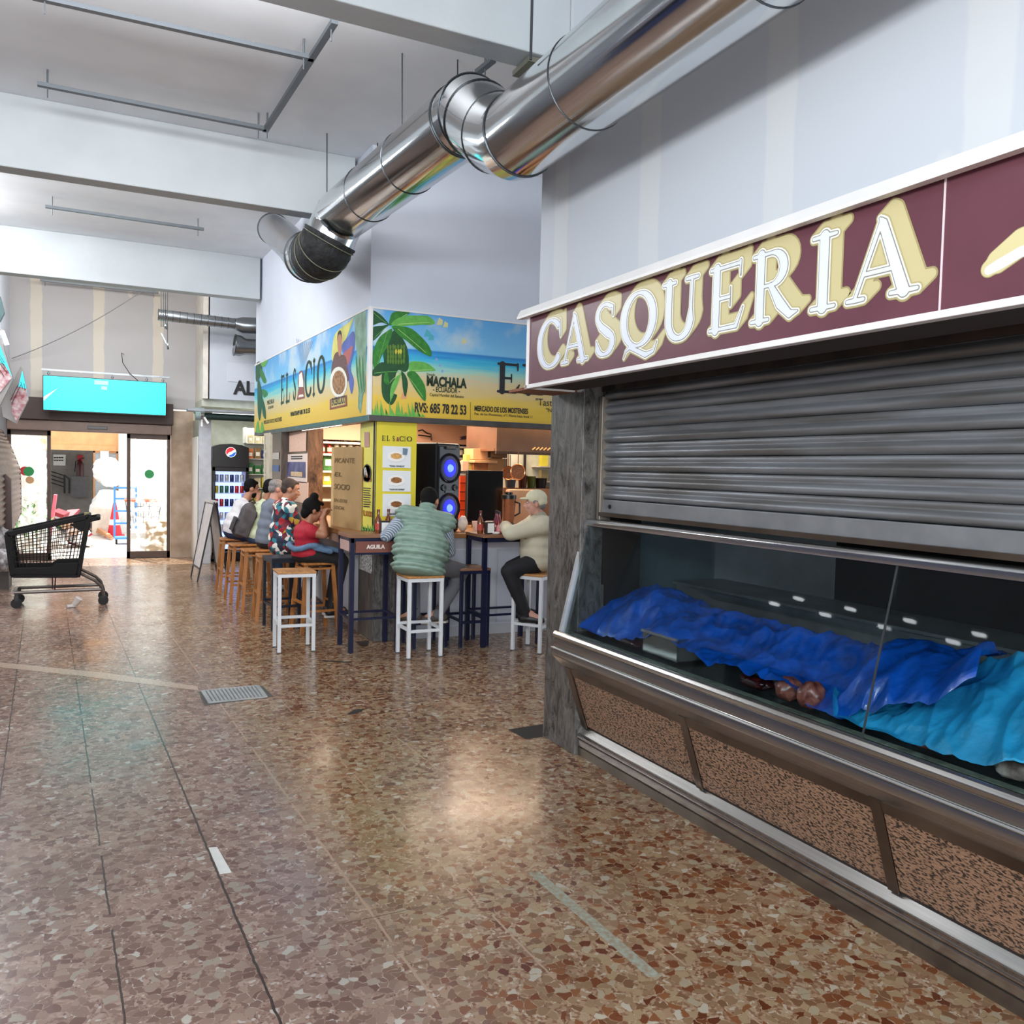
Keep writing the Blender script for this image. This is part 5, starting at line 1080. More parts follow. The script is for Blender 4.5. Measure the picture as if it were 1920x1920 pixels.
# speaker tower on the counter
spk=thing('party_speaker','tall black speaker tower with two blue lit woofers on the counter','speaker',(3.06,8.02,1.031),0)
a=ony(790,1000,7.9);b_=ony(862,1000,7.9); cxm=(a.x+b_.x)/2; W_=(b_.x-a.x); spk.location=(cxm,8.0,1.031); ht=ony(825,831,7.9).z-1.03
spk.rotation_euler=(0,0,.42); W_=.33
blk=mat('speaker black','0f1013',.35,noise=(10,.3)); blk2=mat('speaker face','1d2228',.3)
MB().box((-W_/2,-.14,0),(W_/2,.2,ht)).build('cabinet',blk,spk,bevel=.02)
MB().box((-W_/2+.02,-.155,.03),(W_/2-.02,-.14,ht-.03)).build('front_baffle',blk2,spk,bevel=.01)
for zf in (.27,.72):
    zz=ht*zf
    r_=MB().lathe([(.118,-.0),(.132,.012),(.145,.02),(.15,.004)],(0,-.155,zz),28,(0,-1,0)).build('woofer_ring',mat('gloss ring','23262c',.2,.5,noise=None),spk,smooth=True)
    MB().lathe([(.085,.006),(.118,.004)],(0,-.157,zz),28,(0,-1,0)).build('cone_edge',mat('cone edge','0a1040',.4,noise=None,emit=.5),spk,smooth=True); MB().lathe([(.0,-.0),(.05,.012),(.088,.006)],(0,-.157,zz),28,(0,-1,0)).build('lit_cone',mat('blue glow','1018d0',.4,noise=(6,.5),emit=1.2),spk,smooth=True)
    MB().lathe([(.04,.0),(.03,.018),(.0,.022)],(0,-.166,zz),20,(0,-1,0)).build('dust_cap',mat('blue cap glow','5a78ff',.4,noise=None,emit=2.2),spk,smooth=True)
for x in (-.08,.08): MB().lathe([(.035,0),(.03,.015),(.0,.01)],(x,-.155,ht*.5),18,(0,-1,0)).build('tweeter',blk,spk,smooth=True)
MB().box((-.07,-.175,ht*.93),(.07,-.15,ht*.96)).build('handle',blk,spk,bevel=.006); MB().box((-.06,-.165,ht*.44),(.06,-.15,ht*.47)).build('control_strip',mat('strip grey','3a4048',.3),spk,bevel=.003)
# black monitor
a=ony(875,975,8.5);b_=ony(944,883,8.5); t=thing('black_monitor','big black screen standing on the counter between speaker and blender','monitor',((a.x+b_.x)/2,8.5,1.03))
MB().box((a.x,8.5,1.08),(b_.x,8.56,b_.z)).build('screen',mat('screen black','08080a',.25,noise=(4,.2)),t,w=1,bevel=.006); MB().box((a.x+.1,8.45,1.03),(b_.x-.1,8.6,1.08)).build('stand',blk,t,w=1)
o=MB().cbox((0,0,-.0),(.66,.5,1.05)).build('back_cupboard',mat('cupboard dark brown','3a2a22',.6)); o.location=((a.x+b_.x)/2,9.15,.53); tag(o,'dark low cupboard behind the black monitor','cupboard')
# orange grid crate
a=ony(862,958,8.76);b_=ony(873,893,8.76); t=thing('orange_crate','narrow orange grid panel between speaker and monitor','crate',(a.x,8.76,1.03)); MB().box((a.x,8.76,1.03),(b_.x+.03,8.82,b_.z)).build('panel',mat('orange crate','e0481c',.5,noise=None,emit=.25),t,w=1)
g=MB()
for k in range(5): z=1.1+k*.1; g.box((a.x-.005,8.75,z),(b_.x+.035,8.76,z+.012))
g.build('lattice',mat('lattice red','8f2a14',.5,noise=None),t,w=1)
# cardboard pile on top shelf over the monitor
kz=ony(900,884,9.4).z; struct_sh=thing('top_shelf','dark shelf above the black monitor carrying cartons','shelf',(3.9,9.4,kz)); a=ony(866,884,9.4);b_=ony(950,884,9.4)
MB().box((a.x,9.2,kz-.03),(b_.x,9.7,kz)).build('shelf_board',dark,struct_sh,w=1); MB().box((a.x,9.65,0),(a.x+.04,9.7,kz-.03)).build('support',dark,struct_sh,w=1); MB().box((b_.x-.04,9.65,0),(b_.x,9.7,kz-.03)).build('support',dark,struct_sh,w=1)
kraft=mat('kraft board','b98a5e',.7)
for j,(px,w_,d_,h,dz,hx_,lab) in enumerate(((880,.12,.1,.2,0,'c9b55c','yellow bottle shaped carton at the left of the shelf above the monitor'),(897,.2,.2,.1,0,'b06a3c','red brown printed carton above the monitor, lowest in the middle'),(900,.34,.3,.035,.10,'d8a878','open pizza box lying across the cartons above the monitor'),(893,.22,.2,.13,.14,'d8a272','light carton on top of the pizza box'),(912,.1,.12,.13,0,'dcb8a4','pale pink carton standing above the monitor'),(927,.26,.24,.16,0,'a5774c','pile of flat brown cartons right above the monitor'),(930,.22,.2,.18,.17,'8f6844','brown carton on top of the flat pile near the hood'),(870,.08,.12,.12,0,'caa48c','small pale packet at the left end of the shelf'))):
    c=ony(px,884,9.4); o=MB().cbox((0,0,h/2),(w_,d_,h),rs.uniform(-.2,.2)).build('carton',mat('carton %d'%j,hx_,.7),bevel=.005); o.location=(c.x,9.42,kz+.001+dz); tag(o,lab,'box')
# extractor hood
hx0=ony(932,800,8.9).x; hb=ony(940,846,8.9).z
hd_=thing('extractor_hood','copper tinted steel extractor hood over the kiosk stove','hood',(hx0+.6,8.9,hb)); cop=mat('hood steel','b08a72',.25,.85,noise=(2,.2),hx2='8a7060')
MB().box((hx0,8.9,hb),(hx0+1.6,8.93,2.42)).build('front_sheet',cop,hd_,w=1); MB().box((hx0-.02,8.93,hb),(hx0+1.6,9.8,hb+.03)).build('underside',cop,hd_,w=1); MB().box((hx0,8.93,hb),(hx0+.02,9.8,2.42)).build('side_sheet',cop,hd_,w=1); MB().box((hx0-.01,8.88,hb-.03),(hx0+1.6,8.92,hb)).build('lip',mat('hood lip','2f2018',.5),hd_,w=1)
ht_=MB()
for k in range(12): ht_.bar((hx0+.46+k*.05,8.893,hb+.03),(hx0+.5+k*.05,8.893,hb+.06),.006,.012)
ht_.build('vent_slots',mat('slot gold','e0b070',.4,noise=None),hd_,w=1)
struct('wall_kitchen',MB().box((ony(945,850,10.2).x,10.2,0),(7.9,10.25,2.42)),mat('kitchen tile grey','b9bcae',.5))
# strainers hanging
for px,py,rr,lab in ((953,887,.062,'copper rimmed strainer hanging left under the hood'),(971,885,.072,'mesh strainer hanging right, overlapping the first')):
    c=ony(px,py,9.0 if px<960 else 8.85); t=thing('strainer',lab,'strainer',tuple(c)); r_=ring((0,0,0),(0,1,.0),rr*1.25,.008); r_.build('rim',mat('copper rim','d89a6a',.25,.9,noise=None),t,smooth=True)
    MB().lathe([(rr*1.2,0),(rr*.9,.05),(.001,.09)],(0,0,0),20,(0,1,0)).build('mesh_bowl',mat('mesh bowl','9a6a4c',.4,.6,noise=(60,.4)),t,smooth=True); MB().bar((0,0,rr*1.2),(0,0,hb-c.z-.0),.014,.006).build('handle',MATS['copper rim'],t)
for k,px in enumerate((947,951,957)):
    c=ony(px,850,9.2); o=MB().bar((0,0,-.22),(0,0,0),.012,.006).ell((0,0,-.24),(.02,.008,.03)).build('ladle',mat('ladle steel','9c968e',.3,.8,noise=None)); o.location=(c.x,9.2,hb-.03); tag(o,['left','middle','right'][k]+' steel ladle of the three hanging left of the strainers','utensil')
c=ony(988,860,10.1); o=MB().box((-.015,0,-.4),(.015,.02,0)).build('knife_magnet',dark); o.location=(c.x,10.15,c.z+.12); tag(o,'black vertical strip on the grey kitchen wall','strip')
# stove top items
kt=thing('kitchen_worktop','kitchen worktop with pots under the grey wall','worktop',(4.9,9.9,0)); zk=ony(980,915,9.7).z
MB().box((ony(945,900,9.5).x,9.5,0),(6.8,10.2,zk)).build('unit',mat('unit warm','c08a62',.5),kt,w=1)
for px,w_,h,hx_,lab in ((960,.14,.1,'5b6468','grey metal tub on the kitchen worktop'),(983,.12,.16,'6a3018','dark red pot on the kitchen worktop'),(999,.12,.15,'6f7a28','olive green tub on the kitchen worktop'),(1017,.16,.13,'2a2422','black pot at the right of the kitchen worktop')):
    c=ony(px,910,9.7); o=MB().lathe([(w_*.42,0),(w_*.5,h*.9),(w_*.53,h),(w_*.47,h),(w_*.4,.01),(.001,.01)],seg=18).build('pot',mat('pot '+hx_,hx_,.4),smooth=True); o.location=(c.x,9.75,zk+.001); tag(o,lab,'pot')
for k in range(3):
    c=ony(1022,872+k*28,10.0); o=MB().cbox((0,0,.06),(.1,.08,.16-.02*k)).build('jar',mat('jar %d'%k,['c9c23a','9a8a58','b7a050'][k],.4)); o.location=(c.x,10.05,c.z); tag(o,['yellow jar on the top','tan jar on the middle','brown jar on the low']+[] and ['yellow jar on the top','tan jar on the middle','brown jar on the low'][k]+' right edge of the grey kitchen wall','jar')
    s_=MB().box((c.x-.1,9.95,c.z-.03),(c.x+.2,10.2,c.z-.015)).build('small_shelf',shm); tag(s_,['upper','middle','lower'][k]+' small shelf at the right edge of the kitchen wall','shelf')
# blender
c=ony(957,976,7.95); t=thing('blender','glass jug blender with black lid on the counter beside the man in a cap','blender',(c.x,8.0,1.031)); jg=glass('blender glass','d8c8c0',.6,dirt=.12,dirtcol='e6d0c4',dirtscale=40)
MB().lathe([(.075,0),(.07,.05),(.055,.08)],seg=16).build('motor_base',blk,t,smooth=True); MB().lathe([(.05,.08),(.062,.12),(.075,.32),(.078,.33)],seg=20).build('jug',jg,t,smooth=True); MB().lathe([(.08,.33),(.078,.37),(.04,.375),(.04,.4),(.001,.4)],seg=20).build('lid',blk,t,smooth=True); MB().tube([(.07,0,.3),(.13,0,.28),(.13,0,.18),(.07,0,.15)],.01,6).build('handle',blk,t,smooth=True)
o=MB().box((-.2,0,0),(.2,.1,.42)).build('bread_box',mat('warm steel box','e2ac80',.4,noise=(4,.15)),bevel=.02); c=ony(985,975,8.3); o.location=(c.x,8.32,1.031); tag(o,'warm beige steel box behind the blender and the cap','box')
c=ony(862,975,7.85); o=lump((0,0,0),(.05,.05,.08),6).build('paper_bag',mat('greaseproof paper','e0cdb8',.5,bump=(12,.6)),smooth=True); c=ony(870,985,7.85); o.location=(c.x,7.88,1.11); tag(o,'crumpled greaseproof paper bag right of the speaker tower','bag')

# ---- bar tables and stools
navy=mat('navy painted steel','0e1534',.35,noise=(6,.1)); tw=mat('table wood','8c6248',.4,noise=(4,.25),stretch=(1,10,10)); ww=mat('seat wood','b9834c',.45,noise=(4,.3),stretch=(10,1,10)); whm=mat('white painted steel','d4d8dc',.35,noise=(6,.05))
def table(nm,lab,loc,sx,sy,h,rz,sign=False):
    t=thing(nm,lab,'bar table',loc,rz)
    for x in (-sx/2+.02,sx/2-.02):
        for y in (-sy/2+.02,sy/2-.02): MB().cbox((x,y,(h-.03)/2),(.04,.04,h-.03)).build('leg',navy,t)
    for y in (-sy/2+.02,sy/2-.02): MB().bar((-sx/2,y,h-.05),(sx/2,y,h-.05),.03,.04).build('apron',navy,t); MB().bar((-sx/2+.02,y,.3),(sx/2-.02,y,.3),.02).build('stretcher',navy,t)
    for x in (-sx/2+.02,sx/2-.02): MB().bar((x,-sy/2,h-.05),(x,sy/2,h-.05),.03,.04).build('apron',navy,t); MB().bar((x,-sy/2+.02,.3),(x,sy/2-.02,.3),.02).build('stretcher',navy,t)
    MB().box((-sx/2-.005,-sy/2-.005,h-.03),(sx/2+.005,sy/2+.005,h)).build('tabletop',tw,t,bevel=.003)
    if sign:
        MB().box((-sx/2+.05,-sy/2+.0,h-.16),(sx/2-.05,-sy/2+.02,h-.06)).build('brand_plate',mat('plate brown','7a4a40',.4),t); MB().bar((-sx/2,-sy/2+.015,h-.17),(sx/2,-sy/2+.015,h-.17),.02).build('plate_rail',navy,t)
        textmesh('plate_lettering','AGUILA',mat('plate white ink','e4dcd4',.4,noise=None),(-.09,-sy/2-.001,h-.125),(1,0,0),(0,0,1),.05,parent=t,width=.17,bold=.002,w=0)
        MB().box((-sx/2-.0,-sy/2+.06,h-.15),(-sx/2+.01,sy/2-.06,h-.06)).build('side_plate',mat('plate pale','c9a79c',.4),t)
    return t
A_=onz(650,1222);B_=onz(631,1206);D_=onz(744,1219)
table('bar_table','navy framed high bar table with AGUILA plate at the kiosk corner','' or (2.215,7.53,0),.47,.42,1.055,.0,True)
table('bar_table','navy framed high bar table between the vest man and the cap man',(3.50,7.36,0),.62,.42,1.055,0)
def stool(nm,lab,loc,rz,sx=.33,sy=.31,h=.72,fm=whm,seat=ww,lower=.24,grp=None,double=True):
    t=thing(nm,lab,'bar stool',loc,rz,grp)
    for x in (-sx/2+.016,sx/2-.016):
        for y in (-sy/2+.016,sy/2-.016): MB().cbox((x,y,(h-.02)/2),(.03,.03,h-.02)).build('leg',fm,t,bevel=.002); MB().cbox((x,y,.005),(.032,.032,.01)).build('foot_cap',mat('foot cap grey','4a4c50',.6,noise=None),t)
    for y,z in ((-sy/2+.016,lower),(sy/2-.016,lower+.03)): MB().bar((-sx/2+.016,y,z),(sx/2-.016,y,z),.024).build('footrest',fm,t)
    for x in (-sx/2+.016,sx/2-.016): MB().bar((x,-sy/2+.016,lower+.015),(x,sy/2-.016,lower+.015),.024).build('footrest',fm,t)
    for y in (-sy/2+.016,sy/2-.016): MB().bar((-sx/2,y,h-.035),(sx/2,y,h-.035),.03).build('seat_rail',fm,t)
    for x in (-sx/2+.016,sx/2-.016): MB().bar((x,-sy/2,h-.035),(x,sy/2,h-.035),.03).build('seat_rail',fm,t)
    MB().box((-sx/2-.004,-sy/2-.004,h-.02),(sx/2+.004,sy/2+.004,h)).build('seat',seat,t,bevel=.004); return t
stool('bar_stool','empty white metal bar stool with wooden seat, nearest the camera on the left',(1.565,7.66,0),-.04)
stool('bar_stool','white metal bar stool under the man in the quilted green vest',(2.545,7.07,0),.02)
c=onz(988,1232); stool('bar_stool','white metal bar stool under the man in the cap, partly behind the pillar',(3.62,6.93,0),.62)
stool('bar_stool','small navy stool with wooden top between the green vest man and the right bar table',(3.13,7.36,0),0,.3,.36,.74,navy,tw)
stool('bar_stool','navy metal stool tucked under the left bar table behind the green vest man',(2.72,7.42,0),0,.34,.34,.72,navy,tw)
stool('bar_stool','dark navy stool beside the man in the floral shirt',(1.66,8.75,0),.1,.3,.34,.73,mat('dark navy steel','141826',.4),mat('dark navy seat','1d2230',.4))
wd=mat('honey wood','a86c34',.5,noise=(4,.3),stretch=(10,10,1),bump=(20,.04))
def wstool(lab,loc,rz,h=.70,splay=.045):
    t=thing('wooden_bar_stool',lab,'bar stool',loc,rz)
    for x in (-1,1):
        for y in (-1,1): MB().bar((x*(.14+splay),y*(.14+splay),0),(x*.135,y*.135,h-.02),.036).build('leg',wd,t,bevel=.002)
    for y in (-1,1): MB().bar((-.16,y*.165,.22),(.16,y*.165,.22),.03,.02).build('stretcher',wd,t)
    for x in (-1,1): MB().bar((x*.16,-.16,.30),(x*.16,.16,.30),.03,.02).build('stretcher',wd,t); 
    for y in (-1,1): MB().bar((-.13,y*.14,h-.06),(.13,y*.14,h-.06),.05,.02).build('seat_rail',wd,t)
    for x in (-1,1): MB().bar((x*.14,-.13,h-.06),(x*.14,.13,h-.06),.05,.02).build('seat_rail',wd,t)
    MB().box((-.165,-.165,h-.025),(.165,.165,h)).build('seat',wd,t,bevel=.008); return t
STO=[(1.55,11.45),(1.56,10.62),(1.60,9.90),(1.66,9.25),(1.94,8.50)]
for (x,y),lab,rz in zip(STO,('wooden bar stool under the man in the white shirt, farthest of the row','wooden bar stool under the person with the grey backpack','wooden bar stool under the man in the grey shirt','wooden bar stool under the man in the floral shirt','wooden bar stool under the woman in red'),(0,.05,0,-.05,.1)): wstool(lab,(x,y,0),rz,.70)
# ---- things on the tables and counter
def beer(loc,label):
    t=thing('sauce_bottle',label,'bottle',loc); MB().lathe([(.028,0),(.03,.01),(.03,.12),(.013,.16),(.012,.2)],seg=12).build('glass_body',mat('amber glass','7a3c10',.15,coat=.5,noise=(8,.4)),t,smooth=True); MB().lathe([(.014,.195),(.014,.215),(.001,.215)],seg=10).build('cap',mat('dark red cap','6a1c18',.4,noise=None),t); MB().lathe([(.0305,.03),(.0305,.09)],seg=12).build('paper_label',mat('red label','b04030',.5,noise=None),t); return t
c=ony(709,1000,7.5); beer((c.x,7.5,1.056),'amber bottle on the left bar table beside the napkin holder'); c=ony(733,997,7.5); beer((min(c.x,2.41),7.58,1.056),'second amber bottle on the left bar table nearer the vest man')
def napkin(loc,lab,rz=0):
    t=thing('napkin_holder',lab,'napkin holder',loc,rz); MB().box((-.045,-.03,0),(.045,.03,.115)).build('case',mat('holder dark','3a3634',.35,.4),t,bevel=.008); MB().box((-.034,-.034,.012),(.034,-.029,.1)).build('napkins',MATS['white paper'],t); return t
c=ony(718,1000,7.5); napkin((c.x,7.46,1.056),'white faced napkin holder on the left bar table between the amber bottles')
c=ony(914,1000,7.3); napkin((c.x,7.26,1.056),'napkin holder with white front on the right bar table',.1)
c=ony(902,1000,7.3); beer((c.x,7.32,1.056),'slim dark bottle left of the napkin holder on the right bar table')
for px,lab in ((934,'red labelled sauce bottle nearest the napkin holder on the right bar table'),(941,'red labelled sauce bottle at the rear of the right bar table'),(946,'red sauce bottle nearest the man in the cap')):
    c=ony(px,1000,7.3); t=thing('sauce_bottle',lab,'bottle',(c.x,7.28+(px-934)*.018,1.056)); MB().lathe([(.03,0),(.032,.01),(.032,.1),(.014,.14),(.012,.19)],seg=12).build('glass_body',mat('ketchup red','7c1a14',.25,coat=.4,noise=(10,.3)),t,smooth=True); MB().lathe([(.0325,.02),(.0325,.08)],seg=12).build('paper_label',mat('pink label','d88a90',.5,noise=None),t); MB().lathe([(.015,.185),(.013,.21),(.001,.21)],seg=10).build('cap',mat('cap black','151214',.4,noise=None),t)
for px,lab in ((897,'left white cup behind the napkin holder on the counter'),(923,'right white cup behind the napkin holder on the counter')):
    c=ony(px,985,7.9); t=MB().lathe([(.032,0),(.048,.1),(.045,.1),(.03,.008),(.001,.008)],seg=18).build('cup',mat('pink white cup','e0c4b8',.4,noise=None),smooth=True); t.location=(c.x,7.95,1.031); tag(t,lab,'cup')
c=ony(928,1003,7.25); o=MB().lathe([(.001,0),(.035,.002),(.04,.012),(.02,.02),(.001,.016)],seg=16).build('saucer',MATS['plate white'],smooth=True); o.location=(c.x,7.22,1.057); tag(o,'small white saucer at the front of the right bar table','saucer')

# ================================================================ grocer's front, fridge, A-board
fr=mat('grocer frame','b9bcc4',.5)
g1=thing('storefront_frame','pale grey metal front of the grocer shop beside the stained column','shop front',(1.55,14.75,0))
MB().box((ony(373,900,14.75).x,14.75,0),(ony(396,900,14.75).x,14.85,2.44)).build('post',fr,g1,w=1,bevel=.004)
MB().box((1.44,15.0,0),(1.50,15.9,2.1)).build('side_window_frame',mat('pale frame','d8d8d4',.5,noise=None),g1,w=1)
MB().box((1.46,14.9,1.85),(1.49,15.9,2.4)).build('transom_pane',mat('green glass','7d9a92',.2,noise=(3,.15)),g1,w=1)
MB().box((1.455,15.0,.05),(1.49,15.85,1.8)).build('side_pane',mat('grey pane','a7a6aa',.3,noise=(2,.2)),g1,w=1)
aw=thing('awning_box','dark green rolled awning under a grey metal cover at the grocer','awning',(1.9,14.6,2.45))
MB().box((ony(352,770,14.5).x,14.45,2.49),(3.4,14.75,2.53)).build('cover',mat('awning cover','8b8f94',.4,.4),aw,w=1,bevel=.004)
MB().cyl((ony(384,785,14.55).x,14.58,2.42),(3.4,14.58,2.42),.055,16).build('rolled_fabric',mat('awning green','12302c',.6,noise=(12,.3)),aw,w=1,smooth=True)
MB().cyl((1.36,14.5,2.42),(1.44,14.5,2.42),.07,16).cyl((1.34,14.5,2.5),(1.5,14.5,2.5),.05,12).build('end_cap',mat('end cap grey green','7f9292',.5),aw,w=1,smooth=True)
MB().bar((1.46,14.52,2.36),(1.46,14.52,2.25),.03).bar((1.50,14.52,2.4),(1.56,14.5,2.3),.03).build('bracket',mat('bracket white','e6e6e4',.4,noise=None),aw,w=1)
MB().box((1.66,14.8,2.46),(3.3,14.84,2.50)).build('lit_strip',mat('strip glow','f4fbff',.4,noise=None,emit=2.5),aw,w=1)
struct('wall_grocer_back',MB().box((1.5,16.4,0),(4,16.5,2.72)).box((1.5,14.9,2.6),(4,16.4,2.72)),mat('grocer back wall','b9bcae',.6))
gl_=area('grocer_light',(2.2,15.2,2.55),(2.2,15.4,0),.9,.5,14,(.95,1,.95))
# fridge
Yq=15.0; a=ony(397,1062,Yq); b_=ony(465,1062,Yq); FW=b_.x-a.x; 
fg=thing('drinks_fridge','tall black drinks fridge with a round red white and blue logo','fridge',((a.x+b_.x)/2,Yq+.3,0)); FH=ony(430,832,Yq).z
fb=mat('fridge black','111216',.3)
pf=[(-FW/2,0),(FW/2,0),(FW/2,FH-.06),(FW*.3,FH-.015),(0,FH),(-FW*.3,FH-.015),(-FW/2,FH-.06)]
zA=ony(430,884,Yq).z; zB=ony(430,1035,Yq).z
MB().box((-FW/2,-.25,0),(-FW/2+.04,.3,FH-.06)).box((FW/2-.04,-.25,0),(FW/2,.3,FH-.06)).box((-FW/2,.26,0),(FW/2,.3,FH-.06)).box((-FW/2,-.25,0),(FW/2,.3,zB-.05)).build('cabinet',fb,fg,bevel=.006)
MB().prism([(x,-.30,z) for x,z in [(-FW/2,zA+.07)]+pf[6:1:-1][::1][0:0]+[(-FW/2,FH-.06),(-FW*.3,FH-.015),(0,FH),(FW*.3,FH-.015),(FW/2,FH-.06),(FW/2,zA+.07)]],(0,.55,0)).build('header',fb,fg,bevel=.004)
c=V((0,-.302,ony(433,848,Yq).z)); rr=.085
def dsc(m,nm,f,y): MB().poly([c+V((x*rr,y,z*rr)) for x,z in f]).build(nm,m,fg)
circ=[(math.cos(t*PI/16),math.sin(t*PI/16)) for t in range(32)]
dsc(mat('logo white','f6f6f6',.4,noise=None,emit=.9),'logo_disc',circ,0)
k_=.93; top=[(k_*math.cos(t),k_*math.sin(t)) for t in [math.radians(a_) for a_ in range(35,216,12)]]+[(-.35,-.02),(.1,.12),(.45,.42)]
dsc(mat('logo red','e0202c',.4,noise=None,emit=.9),'logo_red',top,-.002)
bot=[(k_*math.cos(t),k_*math.sin(t)) for t in [math.radians(a_) for a_ in range(236,371,12)]]+[(.45,-.1),(.1,-.42),(-.2,-.55)]
dsc(mat('logo blue','1a56b4',.4,noise=None,emit=.9),'logo_blue',bot,-.002)
MB().box((-FW/2,-.30,zB-.06),(-FW/2+.05,-.25,zA+.07)).box((FW/2-.05,-.30,zB-.06),(FW/2,-.25,zA+.07)).box((-FW/2,-.30,zA),(FW/2,-.25,zA+.07)).box((-FW/2,-.30,zB-.12),(FW/2,-.25,zB)).build('door_frame',fb,fg,bevel=.006)
MB().box((-FW/2+.05,-.28,zB),(FW/2-.05,-.275,zA)).build('door_pane',glass('fridge glass','ffffff',.3),fg)
MB().bar((-FW/2+.02,-.32,1.0),(-FW/2+.02,-.32,1.35),.015).build('handle',mat('handle grey','5a5e64',.3,.6),fg)
MB().box((-FW/2+.04,.25,zB),(FW/2-.04,.258,zA)).build('lit_back',mat('cold light','b8c8ff',.5,noise=None,emit=1.3),fg)
MB().box((-FW/2+.04,-.2,.02),(FW/2-.04,-.19,zB-.14)).build('grille',mat('grille','1c1d20',.5),fg)
shz=[ony(430,y,Yq).z for y in (904,925,950,975,998,1020)]
for z in shz: MB().box((-FW/2+.04,-.22,z-.01),(FW/2-.04,.25,z)).build('wire_shelf',mat('shelf pale blue','b9c8f0',.4,noise=None,emit=.35),fg)
cans=[('silver blue','8f9fc8'),('green','3c7a58'),('red','b8242c'),('dark blue','22306a'),('yellow','c8b83a'),('white','d8dce4')]
cp_=[]
for i,(n,h) in enumerate(cans):
    o=MB().lathe([(.028,0),(.033,.008),(.033,.115),(.027,.125),(.001,.125)],seg=12).build('drink_can',mat('can '+n,h,.3,.3,noise=(20,.2)),smooth=True); tag(o,'x','drink can'); cp_.append([o,True])
for r_,z in enumerate(shz):
    for k in range(6):
        i=[0,0,5,3,0,5] if r_==0 else ([4,1,1,3,2,2] if r_==1 else ([2,2,3,3,0,3] if r_==2 else [2,5,0,2,3,1]))
        i=i[k]; o,f_=cp_[i]
        if f_: cp_[i][1]=False; n_=o
        else: n_=o.copy(); COL.objects.link(n_)
        n_.location=(fg.location.x-FW/2+.085+k*(FW-.16)/5.2,Yq+.3-.15,z+.001); nm=['top','second','third','fourth','fifth','lowest'][r_]
        n_['label']=cans[i][0]+' drink can on the '+nm+' fridge shelf'; n_['group']=cans[i][0]+' cans on the '+nm+' fridge shelf'
# grocer shelves
gs=thing('grocery_shelf','white grocery shelving with packets right of the black fridge','shelf',(2.55,15.3,0)); gz=[ony(480,y,15.2).z for y in (831,860,889,915,940,965)]
for z in gz: MB().box((2.26,15.2,z-.012),(3.1,15.5,z)).build('shelf_board',shm,gs,w=1)
MB().box((2.26,15.5,0),(3.1,15.52,2.3)).build('back_panel',mat('shelf back pale','d2d6ca',.6),gs,w=1); MB().box((2.24,15.2,gz[0]),(2.26,15.5,2.3)).build('side_panel',shm,gs,w=1)
gc=[('cream','d9c89a'),('blue','2c3a78'),('orange','cc6a2c'),('green','2f7a38'),('yellow','dac42c'),('brown','8a6a40')]
for r_,z in enumerate(gz):
    x=2.29
    for k in range(6):
        i=[[0,0,0,5,4,0],[2,5,1,1,5,0],[3,3,3,2,0,2],[4,0,4,5,2,4],[4,4,0,3,4,2],[5,0,4,3,1,0]][r_][k]; w_=.09+.02*(k%2); h=.15+.02*((k+r_)%3)
        o=MB().cbox((0,0,h/2),(w_,.08,h)).build('grocery_packet',mat('grocery '+gc[i][0],gc[i][1],.5,noise=(14,.3)),bevel=.01); o.location=(x+w_/2,15.26,z+.001); x+=w_+.02
        MB().box((-w_*.3,-.043,h*.25),(w_*.3,-.0405,h*.6)).build('printed_label',MATS['packet label'],o)
        nm=['top','second','third','fourth','fifth','lowest'][r_]; tag(o,gc[i][0]+' grocery packet on the '+nm+' shelf right of the fridge','packet',gc[i][0]+' packets on the '+nm+' grocer shelf')
# A-board
ab=thing('a_board','blank white A-frame board with black edges standing near the grocer','sandwich board',(1.33,12.75,0))
p1,p2=onz(357,1081),onz(371,1091); tp=V(((p1.x+p2.x)/2+.3,(p1.y+p2.y)/2,1.0)); tz=1.05
f1,f2=onz(358,1081),onz(370,1091); 
tA=ony(386,939,f1.y); tB=ony(402,941,f2.y); tz=(tA.z+tB.z)/2
offx=tA.x-f1.x
wb=mat('board white','cfc8c8',.5); bk=mat('board black edge','1b1a1c',.5,noise=None)
def panel(b1,b2,t1,t2):
    dn=((t1-b1).cross(b2-b1)).normalized()*.02
    L1=b1.lerp(t1,.16);L2=b2.lerp(t2,.16)
    MB().prism([L1,L2,t2,t1],dn*.5).build('panel',wb,ab,w=1); MB().bar(b1,t1,.03,.02).build('side_rail',bk,ab,w=1); MB().bar(b2,t2,.03,.02).build('side_rail',bk,ab,w=1); MB().bar(L1,L2,.02).build('cross_rail',bk,ab,w=1); MB().bar(t1,t2,.05,.03).build('top_rail',wb,ab,w=1)
t1=V((tA.x,f1.y,tz)); t2=V((tB.x,f2.y,tz))
panel(V((f1.x,f1.y,0)),V((f2.x,f2.y,0)),t1,t2); g1_=onz(413,1093);
panel(V((2*t1.x-f1.x-.03,f1.y+.05,0)),V((2*t2.x-f2.x-.03,f2.y+.05,0)),t1+V((.03,.03,0)),t2+V((.03,.03,0)))

